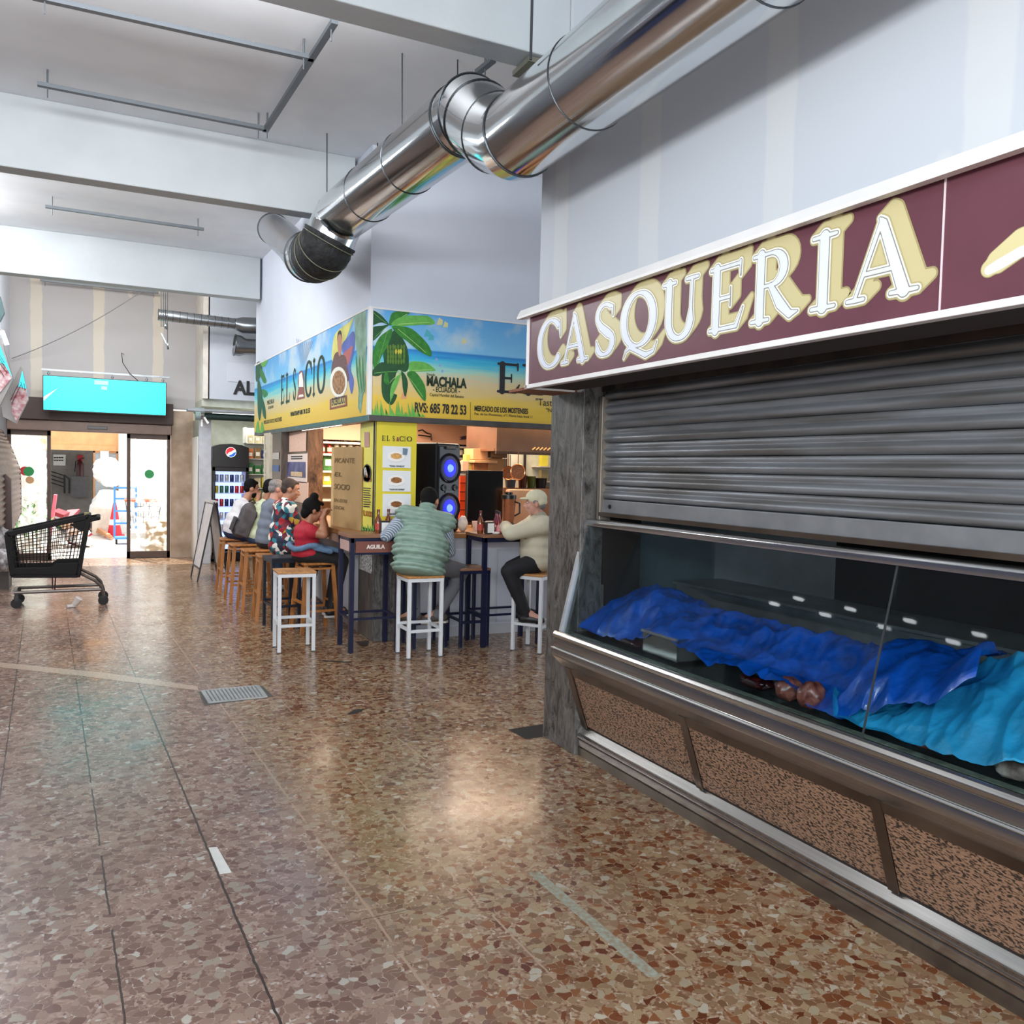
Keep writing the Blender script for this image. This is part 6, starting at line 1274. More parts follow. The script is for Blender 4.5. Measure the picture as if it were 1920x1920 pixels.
# ================================================================ shopping cart
def K(cx_,cy_,y): return ony(cx_/4.5706, 760+cy_/4.5706, y)
yn,yf,yc = 10.72,11.22,10.93
pb = mat('cart plastic','0a0708',.6,noise=(8,.2),spec=.25); cm = mat('cart tube','6f6864',.35,.75,noise=(6,.15))
ct_ = thing('shopping_cart','black plastic shopping cart on a grey tube frame, alone on the left floor','shopping cart',(-.42,10.95,0))
def KP(p,y): return K(p[0],p[1],yc) + V((0,y-yc,0))      # side outline traced on the cart's own plane
TL,TR,BL,BR_ = (78,1095),(760,945),(128,1440),(672,1440)
for y in (yn,yf):
    g = MB(); o_=.03
    def seg(p,q,w_): g.bar(KP(p,y),KP(q,y),.03,w_,up=(0,1,0))
    for p,q,w_ in ((TL,TR,.055),(TL,BL,.06),(BL,BR_,.05),(BR_,TR,.055)): g.bar(KP(p,y),KP(q,y),w_,.03,up=(0,1,0))
    g.prism([KP(q,y-.015) for q in ((128,1375),(440,1370),(480,1340),(690,1330),(670,1440),(130,1440))],(0,.03,0))
    g.prism([KP(q,y-.012) for q in ((600,1010),(770,960),(770,1060),(700,1070))],(0,.024,0))
    g.build('side_frame',pb,ct_,w=1,bevel=.006)
    m_ = MB()
    for k in range(1,19):
        u=k/19; a=(TL[0]+(TR[0]-TL[0])*u,TL[1]+(TR[1]-TL[1])*u); b_=(BL[0]+(BR_[0]-BL[0])*u,1375); m_.bar(KP(a,y),KP(b_,y),.007)
    for k in range(1,6):
        u=k/6; a=(TL[0]+(BL[0]-TL[0])*u,TL[1]+(1375-TL[1])*u); b_=(TR[0]+(BR_[0]-TR[0])*u,TR[1]+(1375-TR[1])*u); m_.bar(KP(a,y),KP(b_,y),.008)
    m_.build('side_lattice',pb,ct_,w=1)
g=MB()
for p in (TL,TR,BL,BR_): g.bar(KP(p,yn),KP(p,yf),.045)
g.build('cross_frame',pb,ct_,w=1,bevel=.005)
g=MB()
for k in range(1,12): 
    y=yn+(yf-yn)*k/12; g.bar(KP(BL,y),KP(BR_,y),.007); g.bar(KP(TL,y),KP(BL,y),.007); g.bar(KP(TR,y),KP(BR_,y),.007)
for k in range(1,8):
    p=(BL[0]+(BR_[0]-BL[0])*k/8,1440); g.bar(KP(p,yn),KP(p,yf),.007); p=(TL[0]+50*k/8,TL[1]+345*k/8); g.bar(KP(p,yn),KP(p,yf),.007)
g.build('floor_and_end_lattice',pb,ct_,w=1)
MB().bar(KP((845,958),yn-.02),KP((845,958),yf+.02),.04).build('handle',pb,ct_,w=1,bevel=.012)
for y in (yn,yf): MB().bar(KP((765,975),y),KP((848,957),y),.045,.03,up=(0,1,0)).build('handle_arm',pb,ct_,w=1)
MB().cbox(KP((742,938),(yn+yf)/2),(.05,.09,.05)).build('coin_lock',mat('coin lock brass','8a7a48',.4),ct_,w=1)
for y in (yn+.05,yf-.05): 
    MB().tube([KP(q,y) for q in ((668,1385),(690,1425),(760,1460),(820,1490),(862,1530),(884,1590),(888,1615))],.018,8).build('rear_tube',cm,ct_,w=1,smooth=True)
    MB().tube([KP((130,1590),y+.0),KP((870,1560),y)],.018,8).build('base_tube',cm,ct_,w=1,smooth=True)
MB().bar(KP((130,1590),yn+.05),KP((130,1590),yf-.05),.035).build('front_cross_tube',cm,ct_,w=1)
MB().tube([KP((450,1440),yn+.2),KP((450,1570),yn+.2),KP((470,1580),yn+.2),KP((478,1445),yn+.2)],.008,6).build('wire_stay',cm,ct_,w=1)
MB().prism([KP(q,yn+.02) for q in ((470,1440),(672,1440),(672,1450),(480,1450))],(0,.4,0)).build('under_plate',pb,ct_,w=1)
for p,yy in (((150,1590),yn+.06),((150,1590),yf-.06),((885,1600),yn+.06),((885,1600),yf-.06)):
    c=KP(p,yy); t=MB().cbox((c.x,c.y,(c.z+.05)/2+.02),(.035,.03,max(c.z-.07,.04))).build('caster_fork',mat('caster black','121112',.5),ct_,w=1)
    MB().cyl((c.x,c.y-.014,.055),(c.x,c.y+.014,.055),.055,18).build('wheel',MATS['rubber black'],t,w=1)

# ================================================================ stalls on the left edge
bs=mat('stall shutter brown','7d665c',.5,.3,noise=(4,.2))
prof=[ony(4,806,15.6),ony(20,835,15.6),ony(38,880,15.6),ony(40,920,15.6),ony(40,962,15.6),ony(26,990,15.6)]
prof=[(p.x,p.z) for p in prof]
def sp_(v):
    k=min(v*(len(prof)-1),len(prof)-1-1e-6); i=int(k); f=k-i; return (prof[i][0]*(1-f)+prof[i+1][0]*f, prof[i][1]*(1-f)+prof[i+1][1]*f)
ls=thing('roller_shutter','brown closed roller shutter of the stall at the left edge','shutter',(-1.4,14.2,0))
zz=[]
mbs_=MB(); n=110; vs=[]
for i in range(n+1):
    x,z=sp_(i/n); x+=.012*math.sin(i/n*22*2*PI); vs+=[V((x,12.3,z)),V((x,15.6,z))]
mbs_.add(vs,[(2*i,2*i+1,2*i+3,2*i+2) for i in range(n)]); mbs_.build('slats',bs,ls,w=1,smooth=True,flat_angle=3)
MB().prism([V((x,15.6,z)) for x,z in prof]+[V((-1.8,15.6,prof[-1][1])),V((-1.8,15.6,prof[0][1]))],(0,.05,0)).build('end_cheek',brownm,ls,w=1)
q=[ony(a,b,13.2) for a,b in ((-30,812),(3,880),(22,898),(24,990),(10,1003),(-30,1003))]
t=thing('stall_cheek','brown angular side panel of the stall at the left edge','panel',(-1.3,13.2,0)); MB().prism(q,(0,-.12,0)).build('cheek_panel',mat('cheek brown','57433f',.5,noise=(5,.15)),t,w=1)
MB().box((q[5].x-.3,13.0,0),(ony(8,1003,13.2).x,13.2,ony(0,1003,13.2).z)).build('lower_post',dark,t,w=1)
struct('wall_left_stall',MB().box((-3.3,12.0,0),(-1.75,15.95,3.3)),mat('left stall body','6a5a52',.7))
struct('wall_left_upper',MB().box((-1.75,14.6,3.0),(-1.33,16.0,CZ)),white)
for i,(px,py,r_,lab) in enumerate(((2,1020,(.14,.2,.22),'crumpled white and grey plastic bag bundle at the left edge beside the cart'),(10,1050,(.1,.15,.14),'smaller crumpled plastic bundle on the floor at the left edge'))):
    a=ony(px,py,12.6-i*.3); o=lump((0,0,0),r_,i+21,22,16,.3).build('plastic_bundle',mat('grey plastic film','a8a4a6',.3,noise=(14,.6),bump=(12,.8)),smooth=True); o.location=(a.x-.02,12.6-i*.3,max(a.z,r_[2])); tag(o,lab,'bag')
    if i==0: s_=MB().box((a.x-.3,12.4,0),(a.x+.1,12.8,a.z-.2)).build('crate_stand',mat('crate dark','4a4442',.6)); tag(s_,'dark crate holding the plastic bundle at the left edge','crate')
def C6(x,y,Y): return ony(x/3.84,500+y/3.84,Y)
cy_=mat('menu turquoise','19c6d6',.4,noise=None,emit=.8); rd_=mat('menu red','8a2436',.4,noise=(16,.7),emit=.15,hx2='c8b8b8'); hsg=mat('menu housing','8d8a88',.45,noise=(3,.1))
def menu(lab,hq,lit,redq,Y,stripes):
    c=sum([C6(x,y,Y) for x,y in hq],V())/len(hq); t=thing('menu_screen',lab,'screen',tuple(c))
    MB().prism([C6(x,y,Y) for x,y in hq],(0,.12,0)).build('housing',hsg,t,w=1,bevel=.004)
    MB().prism([C6(x,y,Y-.01) for x,y in lit],(0,.008,0)).build('lit_panel',cy_,t,w=1); MB().prism([C6(x,y,Y-.02) for x,y in redq],(0,.008,0)).build('menu_rows',rd_,t,w=1)
    g=MB()
    for (a,b,c_,d) in stripes: g.bar(C6(a,b,Y-.03),C6(c_,d,Y-.03),.022,.006)
    g.build('menu_stripes',mat('menu black','101012',.5,noise=None),t,w=1)
menu('slanted turquoise and red menu screen, farther of the two at the left edge',[(150,715),(165,745),(203,955),(115,1130),(20,1080),(5,1000)],[(160,748),(190,880),(130,880)],[(128,862),(190,880),(203,955),(118,1118),(85,1050),(80,950)],13.4,[(75,960,130,850),(85,985,150,850),(150,830,165,880),(172,840,182,890)])
a=menu('slanted turquoise and red menu screen, nearer of the two, cut by the left edge',[(-60,420),(8,520),(95,810),(0,1000),(-60,1050)],[(-10,540),(88,795),(30,700),(0,690)],[(-20,700),(40,720),(86,800),(0,905),(-30,900)],12.8,[(0,640,30,690),(0,665,40,730),(0,700,50,760),(0,745,30,790)])
q=[C6(x,y,12.6) for x,y in ((-40,180),(2,215),(32,330),(0,395),(-40,380))]; o=thing('dark_screen','dark teal screen corner high at the left edge','screen',tuple(q[1])); MB().prism(q,(0,.08,0)).build('panel',mat('dark teal','1f4a4c',.4),o,w=1)
t=thing('wall_lamp','small lit white tube lamp at the left edge above the menu screens','lamp',tuple(C6(30,510,13))); MB().bar(C6(15,465,13),C6(50,560,13),.07,.05).build('lit_tube',mat('lamp glow','f6fbff',.4,noise=None,emit=3),t,w=1); MB().bar(C6(-20,460,13.03),C6(25,470,13.03),.05,.05).build('arm',hsg,t,w=1)
# stall row along the left wall, outside the frame, mirrored in the meat case glass
struct('wall_carniceria',MB().box((-3.4,-.5,0),(-2.9,9.5,1.0)).box((-3.4,-.5,2.45),(-2.9,9.5,2.5)),mat('opposite stall counter','2a3e6a',.3,noise=(3,.3)))
struct('wall_carniceria_shade',MB().box((-3.4,-.5,1.0),(-3.3,9.5,2.45)),mat('opposite stall dark','0d0b0c',.7))
t=thing('carniceria_sign','pale CARNICERIA sign over the opposite stall, seen mirrored in the glass','sign',(-2.95,8,2.0)); MB().box((-2.98,6.4,1.72),(-2.93,9.4,2.4)).build('board',mat('sign grey','9a9aa6',.5),t,w=1)
textmesh('lettering','CARNICERIA',mat('sign dark red','3a1418',.5,noise=None),(-2.925,6.55,1.9),(0,1,0),(0,0,1),.45,parent=t,width=2.7,bold=.012)
lmp=None
for i in range(10):
    for j in range(2):
        if lmp is None:
            lmp=thing('ceiling_lamp','small white ceiling lamp of the opposite stalls, mirrored in the glass','lamp',(-3.0,0,2.52),0,'lamps of the opposite stalls'); MB().box((-.03,-.06,0),(.03,.06,.03)).build('lit_face',mat('lamp white','fbfdff',.4,noise=None,emit=10),lmp); o=lmp; MB().box((-.035,-.065,.03),(.035,.065,.05)).build('housing',wf,lmp)
        else: o=copy_tree(lmp)
        o.location=(-2.6+j*-.35,.6+i*.8,2.42+.22*j)

# ================================================================ people
def remesh(mb, vox=.01, smooth=3):
    me=bpy.data.meshes.new('t'); me.from_pydata([tuple(p) for p in mb.v],[],mb.f); o=bpy.data.objects.new('t',me); COL.objects.link(o)
    bm=bmesh.new(); bm.from_mesh(me); bmesh.ops.recalc_face_normals(bm,faces=bm.faces); bm.to_mesh(me); bm.free()
    r=o.modifiers.new('r','REMESH'); r.mode='VOXEL'; r.voxel_size=vox
    s_=o.modifiers.new('s','SMOOTH'); s_.iterations=smooth; s_.factor=.5
    bpy.context.view_layer.update(); me2=bpy.data.meshes.new_from_object(o.evaluated_get(bpy.context.evaluated_depsgraph_get()))
    bpy.data.objects.remove(o); out=MB(); out.v=[v.co.copy() for v in me2.vertices]; out.f=[tuple(p.vertices) for p in me2.polygons]; bpy.data.meshes.remove(me2); return out
def axes(f,u):
    u=V(u).normalized(); f=V(f); f=(f-u*f.dot(u)).normalized(); l=u.cross(f); return MX((f,l,u)).transposed()   # columns fwd,left,up
def smooth_build(mb,*a,**k): return mb.build(*a,smooth=True,flat_angle=3,**k)
def person(label, J, root, skin, hair, parts):
    """J: world joints; f torso forward; hf head forward; fat torso scale"""
    t=thing('person',label,'person',root)
    f=V(J['f']); fat=J.get('fat',1.); sp=(J['neck']-J['pel']); M_=axes(f,sp); l=M_ @ V((0,1,0)); fw=M_ @ V((1,0,0))
    sw=J.get('sw',.175); shc=J['neck']-sp.normalized()*.055
    shL,shR=shc+l*sw, shc-l*sw
    hp=J['pel']; hipL,hipR=hp+l*.09,hp-l*.09
    def torso(mb,e=0):
        for k,(a,b_) in ((-.02,(.125,.175)),(.2,(.115*fat+.005,.16*fat)),(.42,(.115*fat,.155*fat)),(.65,(.12,.17)),(.82,(.11,.165))):
            mb.ell(hp+sp*k+fw*.01,(a+e,b_+e,sp.length*.2+e),m=M_)
        mb.cap(shL,.062+e,shR,.062+e); mb.cap(shc+l*.05,.06+e,J['neck'],.058+e*.6)
    def arm(mb,s_,e=0,frac=1.,fore=1.):
        sh=shL if s_=='L' else shR; el=J['el'+s_]; wr=J['wr'+s_]
        mb.cap(sh,.056+e,sh.lerp(el,frac),.046+e-.004*frac)
        if fore>0 and frac>=1: mb.cap(el,.043+e,el.lerp(wr,fore),.028+e+.012*(1-fore))
    def leg(mb,s_,e=0,lo=1.):
        h=hipL if s_=='L' else hipR; kn=J['kn'+s_]; an=J['an'+s_]
        mb.cap(h,.088+e,kn,.058+e); 
        if lo>0: mb.cap(kn,.056+e,kn.lerp(an,.35 if lo>.35 else lo),.055+e); mb.cap(kn.lerp(an,min(.35,lo)),.055+e,kn.lerp(an,lo),(.037 if lo>=1 else .045)+e)
        if lo>=1: mb.cap(an,.037+e,an+(an-kn).normalized()*.035,.036+e)
    body=MB(); torso(body)
    for s_ in 'LR':
        arm(body,s_); leg(body,s_)
        # hand with five fingers
        wr=J['wr'+s_]; hd=(J.get('hd'+s_) or (wr-J['el'+s_])).normalized(); side=hd.cross(V((0,0,1))); 
        if side.length<.1: side=V((0,1,0))
        side.normalize(); nrm=side.cross(hd).normalized(); palm=wr+hd*.05
        body.ell(palm,(.05,.038,.017),m=MX((hd,side,nrm)).transposed()); body.cap(wr,.026,palm,.02)
        curl=J.get('curl',.35)
        for i,(o_,L_) in enumerate(((-.03,.06),(-.01,.072),(.01,.068),(.03,.054))):
            b0=palm+hd*.035+side*o_; b1=b0+(hd*math.cos(curl)-nrm*math.sin(curl))*L_*.55; b2=b1+(hd*math.cos(curl*2.2)-nrm*math.sin(curl*2.2))*L_*.5
            body.cap(b0,.009,b1,.0085,8); body.cap(b1,.0085,b2,.0075,8)
        b0=palm-hd*.02-side*.03; b1=b0-side*.025+hd*.03-nrm*.01; body.cap(b0,.012,b1,.0105,8); body.cap(b1,.0105,b1+hd*.03-nrm*.008,.009,8)
        an=J['an'+s_]; ft=(J.get('ft') or V((f.x,f.y,0))).normalized(); body.cap(an,.038,an+V((0,0,-.05))+ft*.12,.03)
    H=J['head']; hf=V(J['hf']); hu=J.get('hu',(0,0,1)); Mh=axes(hf,hu); hl=Mh@V((0,1,0)); F_=Mh@V((1,0,0)); U_=Mh@V((0,0,1))
    def hp_(x,y,z): return H+F_*x+hl*y+U_*z
    body.cap(J['neck']-sp.normalized()*.04,.056,hp_(-.015,0,-.06),.05)
    body.ell(hp_(-.008,0,.025),(.093,.075,.088),m=Mh); body.ell(hp_(.025,0,-.04),(.06,.056,.07),m=Mh); body.ell(hp_(.045,0,-.085),(.032,.034,.024),m=Mh)
    body.cap(hp_(.086,0,.01),.008,hp_(.104,0,-.028),.013,8); body.ell(hp_(.098,0,-.034),(.014,.018,.009),m=Mh)
    for s_ in (-1,1):
        body.ell(hp_(-.012,s_*.077,-.005),(.02,.009,.032),m=Mh); body.ell(hp_(.066,s_*.028,.03),(.016,.026,.008),m=Mh); body.ell(hp_(.062,s_*.04,-.025),(.022,.018,.022),m=Mh)
    body.cap(hp_(.083,-.018,-.06),.008,hp_(.083,.018,-.06),.008,8); body.cap(hp_(.08,-.015,-.07),.008,hp_(.08,.015,-.07),.008,8)
    bd=smooth_build(remesh(body,.0085,3),'body',skin,t,w=1)
    for s_ in (-1,1):
        e_=MB().ell(hp_(.077,s_*.031,.008),(.011,.015,.009),12,8,m=Mh).build('eye',mat('eye white','d8d2cc',.3,noise=None),t,w=1,smooth=True); MB().ell(hp_(.0865,s_*.031,.008),(.003,.006,.006),10,6,m=Mh).build('iris',mat('iris dark','1a100c',.2,noise=None),e_,w=1)
        MB().cap(hp_(.084,s_*.016,.031),.0045,hp_(.078,s_*.046,.032),.0035,6).build('eyebrow',hair,t,w=1)
    MB().cap(hp_(.0895,-.02,-.066),.0028,hp_(.0895,.02,-.066),.0028,6).build('mouth',mat('lips','8a4a40',.5,noise=None),t,w=1)
    ctx=dict(t=t,hp_=hp_,Mh=Mh,M_=M_,torso=torso,arm=arm,leg=leg,J=J,l=l,fw=fw,sp=sp,hp=hp,shL=shL,shR=shR,hair=hair,hu=U_,hf=F_,hl=hl)
    parts(ctx); return t
def haircap(c,top=.03,back=.0,thin=0,side=1,front=.045):
    mb=MB(); h=c['hp_']; mb.ell(h(-.022-back,0,.04+top*.3),(.088+back,.081,.082-thin),m=c['Mh'])
    mb.ell(h(-.055,0,-.0),(.05,.068,.06),m=c['Mh'])
    if side: 
        for s_ in (-1,1): mb.ell(h(-.008,s_*.062,.03),(.04,.02,.045),m=c['Mh'])
    mb.ell(h(front-.02,0,.082),(.05,.058,.026),m=c['Mh']); smooth_build(remesh(mb,.009,2),'hair',c['hair'],c['t'],w=1)
def top(c,m,e=.016,frac=.55,fore=0.,hem=.0,name='shirt',vox=.012,mods=None):
    mb=MB(); c['torso'](mb,e)
    for s_ in 'LR': c['arm'](mb,s_,e*.9,frac,fore)
    mb.ell(c['hp']+c['sp']*.05,(.14+e*.6,.19+e*.6,.10+hem),m=c['M_']); mb=remesh(mb,vox,16)
    if mods: mods(mb)
    return smooth_build(mb,name,m,c['t'],w=1)
def bottoms(c,m,lo=1.,name='trousers'):
    mb=MB(); mb.ell(c['hp']-c['sp'].normalized()*.0,(.142,.188,.11),m=c['M_'])
    for s_ in 'LR': c['leg'](mb,s_,.014,lo)
    return smooth_build(remesh(mb,.012,8),name,m,c['t'],w=1)
def shoes(c,m,sole=None):
    for s_ in 'LR':
        an=c['J']['an'+s_]; ft=(c['J'].get('ft') or V((c['fw'].x,c['fw'].y,0))).normalized(); mb=MB(); b0=an+V((0,0,-.055))
        mb.cap(b0-ft*.03,.043,b0+ft*.06,.04); mb.cap(b0+ft*.06,.04,b0+ft*.15-V((0,0,.012)),.032); mb.cap(an+V((0,0,.02)),.046,b0,.043)
        o=smooth_build(remesh(mb,.01,3),'shoe',m,c['t'],w=1)
        if sole: MB().prism([b0+ft*x+ft.cross(V((0,0,1)))*y-V((0,0,.052)) for x,y in ((-.07,-.03),(.1,-.042),(.18,-.03),(.19,0),(.18,.03),(.1,.042),(-.07,.03),(-.08,0))],(0,0,.018)).build('sole',sole,o,w=1)
sk1=mat('skin tan','b27e62',.5,noise=(20,.06)); sk2=mat('skin brown','9c6a4e',.5,noise=(20,.06)); sk3=mat('skin pale','c49280',.5,noise=(20,.06))
hb_=mat('hair black','0a0807',.8,noise=(60,.5),bump=(90,.3),spec=.2); hg=mat('hair grey','7c7876',.6,noise=(60,.3)); hd2=mat('hair short dark','3a2a24',.7,noise=(60,.3))
def seat_pose(px_pel,px_neck,px_head,Y,f,pxm,kn=None,an=None,dz=0):
    pass
def P3(px,py,y): return ony(px,py,y)
seatz=.66
def zfix(p,z): return V((p.x,p.y,z))
# woman in red
Y=8.5; pel=zfix(P3(574,1045,Y),seatz+.115); nk=P3(573,985,Y); hd=P3(588,957,Y)
Jw=dict(f=(1,.12,0),pel=pel,neck=nk,head=hd,hf=(1,.05,-.35),hu=(.3,0,1),sw=.145,fat=.95,
 elR=P3(607,1003,Y-.2),wrR=P3(604,972,Y-.12),elL=P3(612,1000,Y+.2),wrL=P3(607,972,Y+.08),
 knR=zfix(P3(641,1068,Y-.08),.70),knL=zfix(P3(636,1062,Y+.12),.72),anR=zfix(P3(622,1150,Y-.05),.24),anL=zfix(P3(618,1150,Y+.12),.24),hdR=V((.3,.1,1)),hdL=V((.2,-.2,1)),curl=.8)
def wparts(c):
    bottoms(c,mat('black trousers','141214',.7,noise=(12,.3))); top(c,mat('red t-shirt','a8182c',.75,noise=(6,.12),bump=(14,.3)),.012,.38,0); shoes(c,mat('black shoe','17161a',.5),mat('white sole','d8d8d8',.5,noise=None))
    h=c['hp_']; mb=MB(); mb.ell(h(-.03,0,.035),(.098,.086,.092),m=c['Mh']); mb.ell(h(-.07,0,-.035),(.05,.06,.07),m=c['Mh']); mb.ell(h(-.035,0,.135),(.045,.048,.042),m=c['Mh']); mb.ell(h(.04,0,.085),(.045,.05,.025),m=c['Mh']); 
    for s_ in (-1,1): mb.ell(h(-.0,s_*.066,.03),(.045,.02,.04),m=c['Mh'])
    smooth_build(remesh(mb,.009,2),'hair',c['hair'],c['t'],w=1)
    g=MB()
    for s_ in (-1,1):
        g.tube([h(.098,s_*.032+.026*math.cos(a*PI/8),.006+.02*math.sin(a*PI/8)) for a in range(16)],.003,6,closed=True); g.cap(h(.095,s_*.058,.01),.003,h(-.01,s_*.082,.01),.003,6)
    g.cap(h(.1,-.008,.01),.003,h(.1,.008,.01),.003,6).build('glasses',mat('glasses frame','1c1a1c',.3,noise=None),c['t'],w=1)
    mb=MB(); p=c['hp']; 
    for k in range(14):
        a=2*PI*k/14; q=p+c['sp']*.28+c['M_']@V((.155*math.cos(a),.195*math.sin(a),.02*math.sin(3*a))); a2=2*PI*(k+1)/14; q2=p+c['sp']*.28+c['M_']@V((.155*math.cos(a2),.195*math.sin(a2),.02*math.sin(3*a2))); mb.cap(q,.03,q2,.03)
    mb.cap(p+c['sp']*.2+c['fw']*.14-c['l']*.1,.035,p+c['fw']*.3-c['l']*.1+V((0,0,.02)),.03); mb.cap(p+c['sp']*.25-c['l']*.18+c['fw']*.03,.03,p+c['fw']*.18-c['l']*.2+V((0,0,.03)),.03)
    smooth_build(remesh(mb,.012,3),'denim_jacket',mat('denim blue','5d7a98',.8,noise=(10,.3),bump=(20,.5)),c['t'],w=1)
    wr=c['J']['wrR']; MB().cyl(wr-V((0,0,.03)),wr-V((0,0,-.0)),.032,12).build('watch',mat('watch red','a8303c',.4,noise=None),c['t'],w=1)
person('woman with a dark bun in a red t-shirt with a denim jacket at her waist',Jw,(pel.x,pel.y,0),sk2,hb_,wparts)
# floral shirt man
Y=9.25; pel=zfix(P3(529,1030,Y),seatz+.12); nk=P3(535,942,Y); hd=P3(545,918,Y)
Jf=dict(f=(1,.1,0),pel=pel,neck=nk,head=hd,hf=(1,-.15,-.3),hu=(.22,0,1),sw=.19,fat=1.2,
 elR=P3(560,985,Y-.22),wrR=P3(578,985,Y-.1),elL=P3(565,990,Y+.2),wrL=P3(585,985,Y+.1),
 knR=zfix(P3(590,1050,Y-.1),.70),knL=zfix(P3(588,1048,Y+.14),.72),anR=zfix(P3(575,1125,Y-.08),.22),anL=zfix(P3(572,1122,Y+.1),.22))
def floral():
    m=bpy.data.materials.new('floral shirt'); m.use_nodes=True; nt=m.node_tree; b=nt.nodes['Principled BSDF']; L=nt.links.new
    tc=nt.nodes.new('ShaderNodeTexCoord'); n0=nt.nodes.new('ShaderNodeTexNoise'); n0.inputs['Scale'].default_value=9; L(tc.outputs['Object'],n0.inputs[0]); mx=nt.nodes.new('ShaderNodeMix'); mx.data_type='VECTOR'; mx.inputs[0].default_value=.09; L(tc.outputs['Object'],mx.inputs[4]); L(n0.outputs['Color'],mx.inputs[5])
    v=nt.nodes.new('ShaderNodeTexVoronoi'); v.inputs['Scale'].default_value=21; L(mx.outputs[1],v.inputs['Vector']); s_=nt.nodes.new('ShaderNodeSeparateColor'); L(v.outputs['Color'],s_.inputs[0]); cr=nt.nodes.new('ShaderNodeValToRGB'); cr.color_ramp.interpolation='CONSTANT'; e=cr.color_ramp.elements; e[0].position=0; e[0].color=lin('1c2434'); e[1].position=.16; e[1].color=lin('e4e2da')
    for p,c in ((.34,'9c1c28'),(.5,'1f6a78'),(.62,'d8d6cc'),(.7,'6a1a2c'),(.8,'c8a03a'),(.87,'2f7a88'),(.94,'26304a')): q=e.new(p); q.color=lin(c)
    L(s_.outputs[0],cr.inputs[0]); L(cr.outputs[0],b.inputs['Base Color']); b.inputs['Roughness'].default_value=.75; return m
flm=floral()
def fparts(c):
    bottoms(c,mat('dark jeans','22262e',.8)); top(c,flm,.02,.75,0,.03); shoes(c,mat('grey shoe','5a5a5e',.6)); haircap(c,thin=.01)
person('man with short dark hair in a colourful floral shirt looking down at the counter',Jf,(pel.x,pel.y,0),sk1,hd2,fparts)
# grey shirt man
Y=9.95; pel=zfix(P3(503,1020,Y),seatz+.12); nk=P3(511,942,Y); hd=P3(520,917,Y)
Jg=dict(f=(1,.1,0),pel=pel,neck=nk,head=hd,hf=(1,.1,-.3),hu=(.2,0,1),sw=.18,fat=1.2,
 elR=P3(530,985,Y-.2),wrR=P3(550,985,Y-.05),elL=P3(535,985,Y+.2),wrL=P3(555,985,Y+.1),
 knR=zfix(P3(556,1040,Y-.1),.70),knL=zfix(P3(556,1038,Y+.14),.72),anR=zfix(P3(545,1105,Y-.08),.22),anL=zfix(P3(543,1103,Y+.1),.22))
def gparts(c):
    bottoms(c,mat('black jeans','1b1a1c',.8)); top(c,mat('grey t-shirt','6b7380',.8,noise=(6,.1),bump=(12,.35)),.016,.6,0,.02); shoes(c,MATS['grey shoe']); haircap(c,thin=.02,side=1,front=.02)
person('grey haired man in a plain grey t-shirt behind the floral shirt man',Jg,(pel.x,pel.y,0),sk3,hg,gparts)
# person with backpack
Y=10.65; pel=zfix(P3(482,1008,Y),seatz+.12); nk=P3(497,943,Y); hd=P3(508,918,Y)
Jb=dict(f=(1,.1,0),pel=pel,neck=nk,head=hd,hf=(1,.2,-.3),hu=(.25,0,1),sw=.16,fat=1.,
 elR=P3(515,985,Y-.18),wrR=P3(530,983,Y-.05),elL=P3(515,985,Y+.18),wrL=P3(532,983,Y+.1),
 knR=zfix(P3(528,1030,Y-.1),.70),knL=zfix(P3(528,1028,Y+.14),.72),anR=zfix(P3(520,1090,Y-.08),.22),anL=zfix(P3(518,1088,Y+.1),.22))
def bparts(c):
    bottoms(c,mat('blue jeans','3a5478',.8,noise=(8,.3))); top(c,mat('pale green shirt','c3cba8',.8,noise=(6,.08),bump=(12,.3)),.018,.9,0,.02); shoes(c,mat('white shoe','c8c8c6',.6)); haircap(c)
    # straps worn over the shoulders
    for s_,sh in (('L',c['shL']),('R',c['shR'])): MB().tube([c['hp']+c['sp']*.4-c['fw']*.13+(sh-c['shL'].lerp(c['shR'],.5))*.6, sh*.6+c['J']['neck']*.4+V((0,0,.065)), c['hp']+c['sp']*.7+c['fw']*.135+(sh-c['shL'].lerp(c['shR'],.5))*.6],.02,8).build('backpack_strap',mat('strap black','1a1a1c',.7),c['t'],w=1,smooth=True)
pb_=person('person in a pale green shirt wearing a grey backpack, head hidden by neighbours',Jb,(pel.x,pel.y,0),sk2,hb_,bparts)
a=P3(463,976,Y-.05); o=MB(); o.box((-.09,-.13,-.2),(.07,.13,.14)); o.ell((-.02,0,.1),(.09,.13,.12)); o.ell((-.03,0,-.1),(.12,.15,.13)); o=remesh(o,.012,3); o=smooth_build(o,'backpack',mat('grey backpack','4e4a4c',.8,noise=(10,.25),bump=(10,.6))); o.location=(a.x,Y-.02,a.z); o.rotation_euler=(0,.35,0); tag(o,'dark grey backpack on the back of the person in pale green','backpack')
MB().tube([(.02,-.03,.23),(-.02,0,.27),(-.05,.03,.22)],.01,6).build('grab_loop',MATS['strap black'],o); MB().grid(lambda u,v:V((-.135-.015*math.sin(PI*u)*math.sin(PI*v),(u-.5)*.24,-.17+v*.17)),8,8).build('front_pocket',mat('backpack base','3a3436',.8),o,solid=.01)
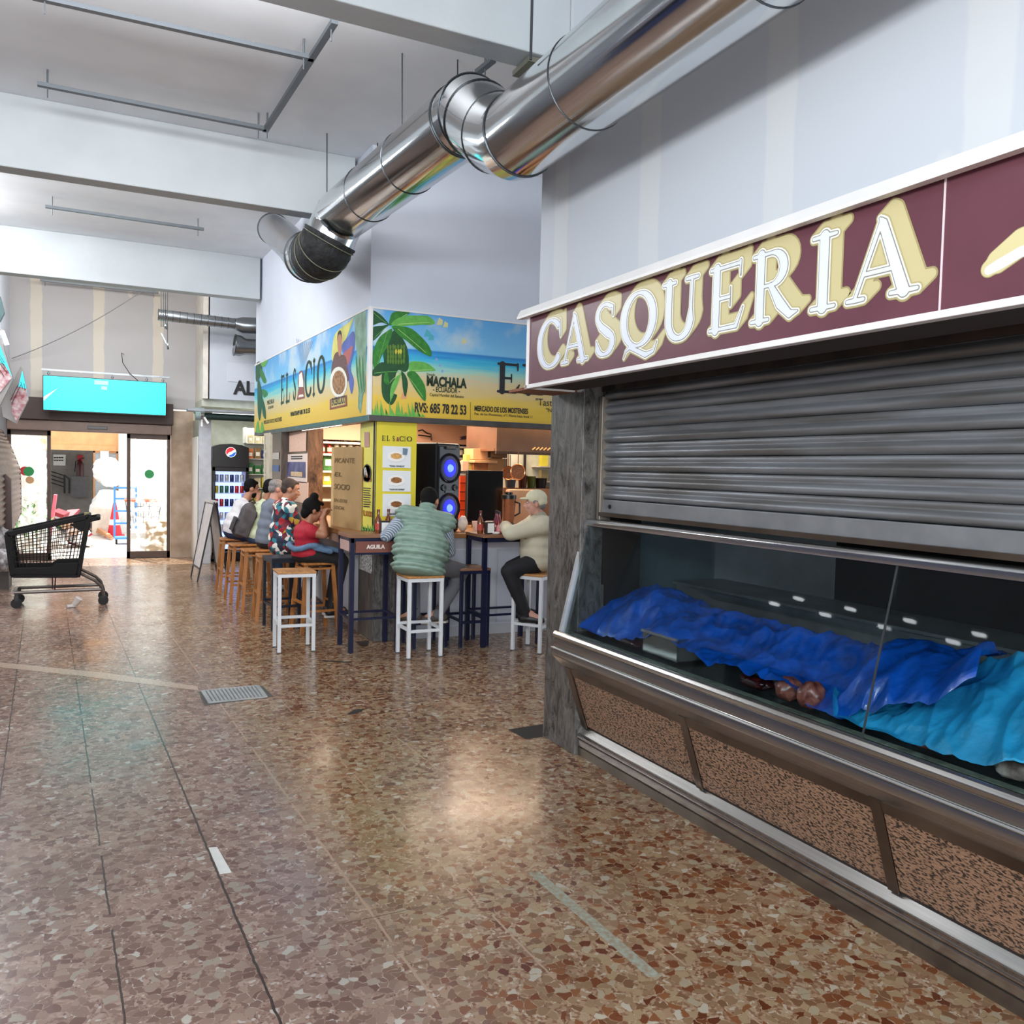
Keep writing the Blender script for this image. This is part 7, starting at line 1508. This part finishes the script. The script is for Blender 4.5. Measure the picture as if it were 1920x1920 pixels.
# man in white
Y=11.42; pel=zfix(P3(439,1005,Y),seatz+.12); nk=P3(458,941,Y); hd=P3(472,916,Y)
Jm=dict(f=(1,.1,0),pel=pel,neck=nk,head=hd,hf=(1,.1,-.2),hu=(.15,0,1),sw=.2,fat=1.35,
 elR=P3(481,962,Y-.18),wrR=P3(484,938,Y-.05),elL=P3(490,975,Y+.2),wrL=P3(500,978,Y+.1),hdR=V((.05,.1,1)),curl=1.0,
 knR=zfix(P3(496,1020,Y-.1),.69),knL=zfix(P3(498,1018,Y+.14),.71),anR=zfix(P3(488,1078,Y-.08),.22),anL=zfix(P3(488,1076,Y+.1),.22))
def mparts(c):
    bottoms(c,mat('navy shorts','1c2a4c',.8,noise=(8,.2)),0.); top(c,mat('white t-shirt','d6d3d6',.8,noise=(5,.05),bump=(10,.3)),.018,.6,0,.02); shoes(c,MATS['white shoe']); haircap(c)
    mb=MB(); h=c['hp_']; mb.ell(h(.035,0,-.07),(.056,.06,.05),m=c['Mh']); smooth_build(remesh(mb,.009,2),'beard',c['hair'],c['t'],w=1)
person('bearded man in a white t-shirt and navy shorts with his hand at his face',Jm,(pel.x,pel.y,0),sk1,hb_,mparts)
# quilted vest man
Y=7.06; sz=.70
pel=zfix(P3(786,1060,Y),sz+.125); nk=P3(800,962,Y+.12); hd=P3(806,941,Y+.17)
Jv=dict(f=(.25,1,0),pel=pel,neck=nk,head=hd,hf=(.75,1,-.25),hu=(.0,.2,1),sw=.178,fat=1.4,
 elR=P3(843,1035,Y+.12),wrR=P3(842,1003,Y+.40),elL=P3(724,1005,Y+.2),wrL=P3(735,992,Y+.5),
 knR=zfix(P3(866,1076,Y+.28),.70),knL=zfix(P3(772,1070,Y+.4),.70),anR=zfix(P3(825,1138,Y+.12),.36),anL=zfix(P3(778,1142,Y+.28),.34),ft=V((-.75,.55,-.1)))
def stripe_mat():
    m=mat('striped shirt','8c98a8',.8,noise=None); nt=m.node_tree; b=nt.nodes['Principled BSDF']; w_=nt.nodes.new('ShaderNodeTexWave'); w_.inputs['Scale'].default_value=26; w_.bands_direction='DIAGONAL'; tc=nt.nodes['Texture Coordinate']; nt.links.new(tc.outputs['Object'],w_.inputs[0]); cr=nt.nodes.new('ShaderNodeValToRGB'); cr.color_ramp.elements[0].color=lin('4c5a70'); cr.color_ramp.elements[1].color=lin('b9c2cc'); nt.links.new(w_.outputs['Color'],cr.inputs[0]); nt.links.new(cr.outputs[0],b.inputs['Base Color']); return m
strm=stripe_mat()
def vparts(c):
    bottoms(c,mat('grey trousers','6f7076',.8,noise=(6,.12),bump=(10,.4))); shoes(c,mat('brown suede shoe','4c423c',.7),mat('shoe sole pale','b8b2a8',.5,noise=None)); haircap(c,thin=-.004)
    top(c,strm,.018,1.,1.,0,name='striped_shirt')
    hp=c['hp']; sp=c['sp']; L_=sp.length; u=sp.normalized()
    def quilt(mb):
        mb2=[]
        for i,v in enumerate(mb.v):
            h=(v-hp).dot(u)+.13; k=(h/.053)%1; d=v-(hp+u*(h-.13)); r_=d.length
            if r_>1e-4: mb.v[i]=v+d/r_*(.026*(abs(math.sin(PI*k))**.5)-.014)+d/r_*.003*math.sin(v.x*60+v.z*37)
    mb=MB(); c['torso'](mb,.034); mb.ell(hp+sp*.02,(.165,.225,.12),m=c['M_']); mb.ell(hp-u*.06,(.18,.245,.075),m=c['M_']); mb.cap(c['J']['neck']+u*.01,.085,c['J']['neck']+u*.035,.075)
    for sh in (c['shL'],c['shR']): mb.ell(sh,(.085,.04,.085),m=c['M_'])
    mb=remesh(mb,.008,3); quilt(mb); smooth_build(mb,'quilted_vest',mat('sage green nylon','80998c',.5,noise=(5,.12),bump=(9,.8)),c['t'],w=1)
person('man in a quilted sage green vest and striped shirt, his back to the camera',Jv,(pel.x,pel.y,0),sk1,hb_,vparts)
# cap man
Y=6.98; pel=zfix(P3(1008,1056,Y),sz+.125); nk=P3(1012,972,Y); hd=P3(1004,944,Y)
Jc=dict(f=(-1,.25,0),pel=pel,neck=nk,head=hd,hf=(-1,.5,-.12),sw=.19,fat=1.15,
 elL=P3(957,1000,Y-.02),wrL=P3(946,985,Y+.28),elR=P3(965,1000,Y+.3),wrR=P3(944,993,Y+.36),
 knL=zfix(P3(953,1068,Y-.06),.74),knR=zfix(P3(958,1066,Y+.2),.74),anL=zfix(P3(986,1130,Y-.1),.36),anR=zfix(P3(975,1128,Y+.12),.36),ft=V((.5,-.35,0)))
def cparts(c):
    bottoms(c,mat('black trousers b','16161c',.8,noise=(8,.2))); shoes(c,mat('black shoe b','141416',.4)); haircap(c,thin=.02,front=.0)
    top(c,mat('beige jacket','c4bea8',.75,noise=(4,.1),bump=(6,1.)),.034,1.,.85,.04,name='jacket')
    mb=MB(); mb.cap(c['J']['neck']-c['l']*.04,.07,c['J']['neck']+c['l']*.04,.07); smooth_build(remesh(mb,.01,2),'collar',mat('jacket collar','a29c88',.75),c['t'],w=1)
    h=c['hp_']; mb=MB(); mb.ell(h(-.008,0,.055),(.102,.087,.078),m=c['Mh']); mb.ell(h(-.04,0,.02),(.072,.083,.055),m=c['Mh']); o=smooth_build(remesh(mb,.009,2),'cap',mat('cream cap','d8d2b4',.8,noise=(8,.06),bump=(40,.2)),c['t'],w=1)
    mb=MB(); mb.ell(h(.09,0,.042),(.06,.07,.014),m=c['Mh']); smooth_build(remesh(mb,.006,1),'cap_peak',MATS['cream cap'],o,w=1)
person('man in a cream cap and beige jacket at the right bar table',Jc,(pel.x,pel.y,0),sk3,hg,cparts)
# kiosk lamps
area('kiosk_lamp',(3.9,9.2,2.38),(3.9,9.2,0),2.6,1.4,125,(1,.78,.58))
area('kiosk_lamp_back',(3.2,11.4,2.38),(3.2,11.6,0),1.6,1.0,80,(1,.8,.62))
